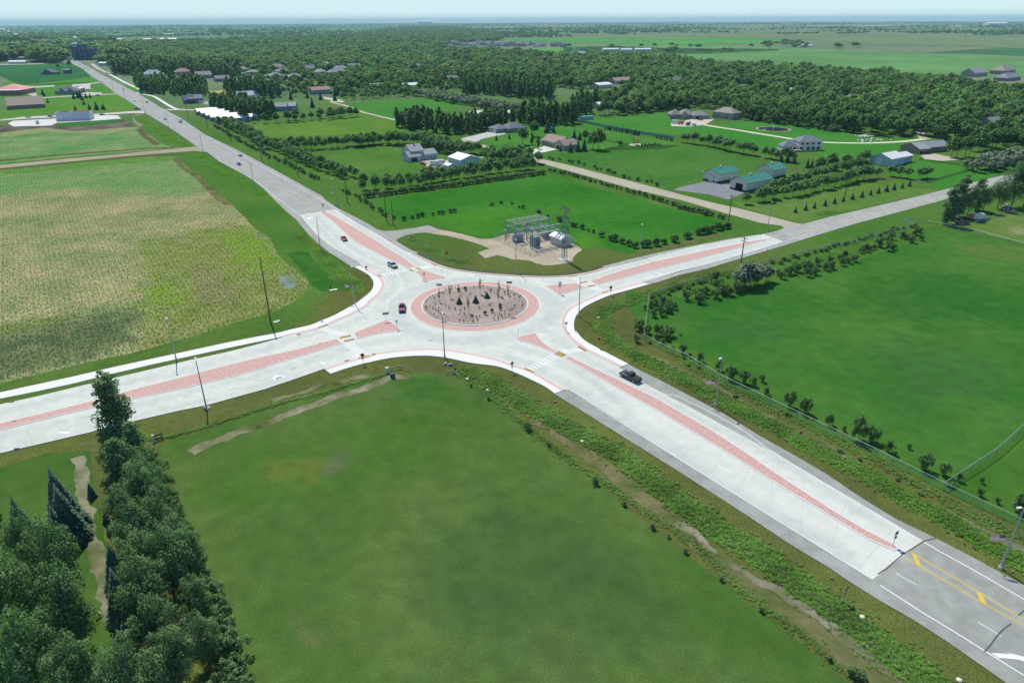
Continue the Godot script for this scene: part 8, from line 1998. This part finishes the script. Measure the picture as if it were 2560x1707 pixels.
	mi("lattice", done(st), steel, t)
	for y in [18.9, 15.2, 11.4]:
		mi("crossarm", box_mesh(Vector3(0, y, 0), Vector3(0.25, 0.25, 3.6)), pale, t)
		for z in [-1.7, -0.8, 0.8, 1.7]:
			mi("insulator", tube_mesh(Vector3(0, y, z), Vector3(0.0, y + 1.1, z), 0.12, 0.1, 6), M.dark, t)
		for z in [-1.8, 1.8]:
			mi("insulator", tube_mesh(Vector3(0, y, z), Vector3(-0.3, y - 0.35, z * 1.6), 0.13, 0.13, 6), M.dark, t)
	wires("power lines running from the tower to the substation's frame", g3(Vector2(19.57, -242.2), 15.0), g3(Vector2(10.89, -257.5), 8.0), [-1.5, 0.0, 1.5], 0.5)

# ---------------------------------------------------------------- vehicles: local +x is forwards
func extruded(prof: PackedVector2Array, w: float, cham: float, top_in := 0.0, belt := 0.0, top := 1.0) -> ArrayMesh:   # a side outline pulled across, edges chamfered, drawn in above the belt
	var st := SurfaceTool.new()
	st.begin(Mesh.PRIMITIVE_TRIANGLES)
	st.set_smooth_group(-1)
	var c := Vector2.ZERO
	for p in prof:
		c += p / prof.size()
	var at := func(p: Vector2, k: int) -> Vector3:   # k 0..3: near cap, near rim, far rim, far cap
		var q := p if k == 1 or k == 2 else p + (c - p).normalized() * cham
		var z := (w / 2 if k < 2 else -w / 2) * (1.0 - (cham / w if k == 1 or k == 2 else 0.0) * 0.0)
		if k == 1 or k == 2:
			z *= 1.0 - 2.0 * cham / w
		var f := clampf((p.y - belt) / maxf(top - belt, 0.01), 0.0, 1.0)
		return Vector3(q.x, q.y, z * (1.0 - f * top_in))
	var n := prof.size()
	for i in n:
		var a := prof[i]
		var b := prof[(i + 1) % n]
		for k in 3:
			quad(st, at.call(b, k), at.call(a, k), at.call(a, k + 1), at.call(b, k + 1))
	var tri := Geometry2D.triangulate_polygon(prof)
	for t in range(0, tri.size(), 3):
		var p := [prof[tri[t]], prof[tri[t + 1]], prof[tri[t + 2]]]
		if (p[1] - p[0]).cross(p[2] - p[0]) > 0:
			p.reverse()
		for q in p:
			st.add_vertex(at.call(q, 0))
		p.reverse()
		for q in p:
			st.add_vertex(at.call(q, 3))
	return done(st)

func wheel(o: Node3D, x: float, z: float, r: float) -> void:
	var wl := mi("wheel", tube_mesh(Vector3(x, r, z - 0.12), Vector3(x, r, z + 0.12), r, r, 14), M.tyre, o)
	mi("rim", tube_mesh(Vector3(x, r, z - 0.13), Vector3(x, r, z + 0.13), r * 0.62, r * 0.62, 10), M.rim, wl)
	var st := st_new()
	for s in [-0.12, 0.12]:
		tube(st, Vector3(x, r, z), Vector3(x, r, z + s * 1.08), r * 0.6, r * 0.6, 10)
	mi("hub", done(st), M.rim, wl)

func vehicle(kind: String, label: String, p: Vector2, d: Vector2, paint_m: Material, y := 0.13) -> Node3D:
	var o := thing("parked_" + kind if d.length() > 900.0 else kind, label, kind.replace("_", " "), g3(p, y), yaw_of(d))
	var body: PackedVector2Array
	var glass: PackedVector2Array
	var roof: PackedVector2Array
	var l := 4.7
	var w := 1.84
	var r := 0.34
	match kind:
		"pickup_truck":
			l = 5.9
			w = 2.02
			r = 0.41
			body = v([-2.95, 0.5, 2.85, 0.5, 2.95, 0.75, 2.92, 1.0, 2.6, 1.14, 1.35, 1.2, -0.95, 1.2, -2.95, 1.22])
			glass = v([-1.0, 1.18, 1.25, 1.18, 0.55, 1.8, -0.85, 1.84])
			roof = v([-0.9, 1.8, 0.58, 1.78, 0.4, 1.9, -0.75, 1.92])
		"sport_utility_car":
			l = 4.8
			w = 1.92
			r = 0.38
			body = v([-2.35, 0.42, 2.3, 0.42, 2.42, 0.7, 2.36, 0.98, 1.25, 1.1, -2.3, 1.1, -2.42, 0.8])
			glass = v([-2.25, 1.08, 1.25, 1.08, 0.5, 1.66, -1.95, 1.68])
			roof = v([-1.98, 1.64, 0.52, 1.63, 0.3, 1.76, -1.85, 1.78])
		"van":
			l = 6.4
			w = 2.2
			r = 0.4
			body = v([-3.2, 0.45, 3.1, 0.45, 3.2, 0.9, 3.0, 1.3, 2.5, 1.6, 2.0, 2.7, -3.1, 2.8, -3.2, 2.0])
			glass = v([1.4, 1.5, 2.62, 1.5, 2.12, 2.3, 1.4, 2.3])
			roof = v([-3.0, 2.76, 1.9, 2.68, 1.8, 2.8, -2.9, 2.88])
		_:
			body = v([-2.3, 0.36, 2.25, 0.36, 2.36, 0.6, 2.25, 0.8, 1.2, 0.92, -1.6, 0.96, -2.3, 0.9])
			glass = v([-1.75, 0.93, 1.15, 0.91, 0.35, 1.38, -1.05, 1.4])
			roof = v([-1.08, 1.37, 0.36, 1.355, 0.2, 1.45, -0.95, 1.46])
	mi("body", extruded(body, w, 0.09), paint_m, o)
	mi("windows", extruded(glass, w - 0.12 if kind != "van" else w + 0.02, 0.05, 0.2, glass[0].y, glass[2].y), M.pane, o)
	mi("roof", extruded(roof, (w - 0.1) * 0.84 if kind != "van" else w - 0.2, 0.06), paint_m, o)
	for x in [-l * 0.3, l * 0.31]:
		for z in [-w / 2 + 0.08, w / 2 - 0.08]:
			wheel(o, x, z, r)
	for z in [-w * 0.36, w * 0.36]:
		mi("headlight", box_mesh(Vector3(l / 2 - 0.1, 0.72, z), Vector3(0.16, 0.18, 0.4)), M.trim, o)
		mi("taillight", box_mesh(Vector3(-l / 2 + 0.02, 0.85, z), Vector3(0.12, 0.3, 0.26)), M.tail, o)
		mi("mirror", box_mesh(Vector3(glass[1].x - 0.35, glass[1].y + 0.12, signf(z) * (w / 2 + 0.12)), Vector3(0.14, 0.16, 0.24)), paint_m, o)
	mi("bumper", box_mesh(Vector3(l / 2 - 0.02, 0.45, 0), Vector3(0.16, 0.24, w - 0.2)), M.dark, o)
	mi("bumper", box_mesh(Vector3(-l / 2 + 0.02, 0.5, 0), Vector3(0.16, 0.22, w - 0.2)), M.dark, o)
	if kind == "pickup_truck":
		mi("bed_cover", box_mesh(Vector3(-1.95, 1.23, 0), Vector3(1.9, 0.04, w - 0.3)), M.dark, o)
	return o

func vehicles() -> void:
	M.tyre = mat(Color(0.10, 0.10, 0.10), 0.9)
	M.rim = mat(lits(190, 192, 194), 0.4, 0.5)
	M.tail = mat(lits(170, 40, 36), 0.4)
	var gloss := func(r: float, g: float, b: float) -> StandardMaterial3D:
		var m := mat(lits(r, g, b), 0.32)
		m.clearcoat_enabled = true
		m.clearcoat = 0.7
		m.clearcoat_roughness = 0.08
		return m
	var black: Material = gloss.call(44, 52, 60)
	var red: Material = gloss.call(196, 44, 58)
	var maroon: Material = gloss.call(140, 58, 72)
	var silver: Material = gloss.call(206, 212, 210)
	var white: Material = gloss.call(248, 250, 250)
	var navy: Material = gloss.call(70, 84, 104)
	var down: Vector2 = Vector2(-47.77, -245.3) - Vector2(-58.09, -259)
	vehicle("pickup_truck", "black pickup truck with covered bed on the lower right leg", Vector2(29.33, -149.11), Vector2(22.51, -159.4) - Vector2(28.47, -151.8), black)
	var mp := vehicle("pickup_truck", "maroon pickup truck with white bed rounding the circle", Vector2(-33.77, -194.5), Vector2(-32.28, -181.9) - Vector2(-33.83, -194.8), maroon)
	mi("white_bed", box_mesh(Vector3(-1.97, 1.02, 0), Vector3(1.86, 0.56, 2.04)), white, mp)
	vehicle("sport_utility_car", "silver car with dark roof glass nearing the crossing", Vector2(-43.06, -234.8), down, silver)
	vehicle("car", "bright red car driving down toward the roundabout", Vector2(-68.04, -268.3), Vector2(-60.42, -254.7) - Vector2(-68.81, -271.2), red)
	var hw: Vector2 = Vector2(-142.72, -396.3) - Vector2(-202.4, -485.5)
	for a in [["car", "white car in the far lane opposite the dark car on the highway", Vector2(-178.2, -458.2), -hw, white], ["car", "dark car on the highway in front of the median", Vector2(-168.3, -428.2), hw, navy], ["car", "dark car left of the white van on the highway", Vector2(-312.2, -642.6), hw, navy], ["van", "white van on the highway beside the storage sheds", Vector2(-290.4, -624.6), -hw, white], ["car", "white car at the building site turn", Vector2(-417.4, -799.1), hw, white], ["car", "dark grey car in the far lane near the white path", Vector2(-397.2, -785.1), -hw, navy], ["car", "small car far up the highway by the white path's end", Vector2(-501.2, -940), -hw, black], ["pickup_truck", "dark red pickup at the building site's entrance", Vector2(-376.3, -721.9), Vector2(1, -0.2), maroon], ["car", "dark car second farthest up the highway", Vector2(-780.8, -1355), -hw, black], ["car", "dark car farthest up the highway", Vector2(-811.7, -1399), hw, black], ["car", "reddish car near the town junction", Vector2(-878.9, -1500), hw, maroon]]:
		vehicle(a[0], a[1], a[2], a[3], a[4], 0.1)
	for a in [["pickup_truck", "red pickup backed into the farmhouse garage", Vector2(-62.02, -439), Vector2(0.8, 0.4), red], ["car", "red car on the tan farm drive", Vector2(-54.18, -427), Vector2(0.7, 0.7), red], ["van", "white van parked left of the metal shed", Vector2(-46.32, -423.8), Vector2(1, 0.2), white], ["van", "white van parked nearest the metal shed", Vector2(-43.32, -427.4), Vector2(1, 0.2), white], ["car", "silver car on the building site's road", Vector2(-447.7, -661.7), Vector2(1, -0.1), silver], ["car", "black car left of the half-built walls", Vector2(-429.4, -665.3), Vector2(1, -0.1), black], ["car", "black car right of the half-built walls", Vector2(-387.3, -676.9), Vector2(1, -0.1), black], ["van", "white van on the white floor slab", Vector2(-412.4, -619.2), Vector2(0.5, 0.8), white], ["van", "blue and white truck in the office car park", Vector2(-560.9, -971), Vector2(0.6, 0.8), gloss.call(70, 80, 150)], ["car", "black car under the pale yard's garage", Vector2(165.8, -622.7), Vector2(1, 0), black], ["car", "blue machine-like car on the pale yard", Vector2(152.7, -590.9), Vector2(0.3, 1), gloss.call(90, 160, 200)], ["van", "white van parked beside the orange hopper", Vector2(139.89, -602.3), Vector2(1, 0.3), white], ["pickup_truck", "dark pickup under the poplars at right", Vector2(196.4, -294.1), Vector2(1, -0.2), black], ["pickup_truck", "second dark pickup nearer the wire fence", Vector2(194.7, -287.7), Vector2(1, 0.1), navy], ["van", "white camper beside the orange machine at right", Vector2(206.1, -294.7), Vector2(1, -0.1), white], ["car", "white car under the huge dark tree", Vector2(232.6, -316.1), Vector2(1, 0.1), white], ["car", "dark red car on the pen's far side", Vector2(228.2, -308), Vector2(1, 0.3), maroon], ["car", "white car in the far car park beside the office", Vector2(-584.5, -979), Vector2(1, 0), white], ["car", "dark car in the yard below the vaulted house", Vector2(-750.7, -1220), Vector2(1, 0), black], ["car", "dark car on the car park below the office", Vector2(-492.8, -862.5), Vector2(1, 0), maroon]]:
		vehicle(a[0], a[1], a[2], a[3], a[4], 0.08)
	# machines
	for a in [["orange_hopper", "orange hopper trailer on the pale yard", Vector2(143.44, -598.5), gloss.call(226, 130, 60), 5.5], ["orange_machine", "small orange digger beside the white camper", Vector2(203.4, -294.7), gloss.call(214, 140, 50), 3.4], ["tan_cart", "tan low trailer at the pale yard's edge", Vector2(147.63, -591), gloss.call(80, 84, 88), 4.0]]:
		var o := thing(a[0], a[1], "machine", g3(a[2]), 0.3)
		var s: float = a[4]
		mi("body", extruded(v([-s * 0.5, 0.9, s * 0.3, 0.9, s * 0.5, 1.5, s * 0.45, 2.6, -s * 0.5, 2.6, -s * 0.4, 1.5]), 2.0, 0.12), a[3], o)
		mi("arm", box_mesh(Vector3(s * 0.45, 2.9, 0), Vector3(s * 0.5, 0.3, 0.3)), a[3], o)
		for x in [-s * 0.3, s * 0.2]:
			for z in [-0.9, 0.9]:
				wheel(o, x, z, 0.45)
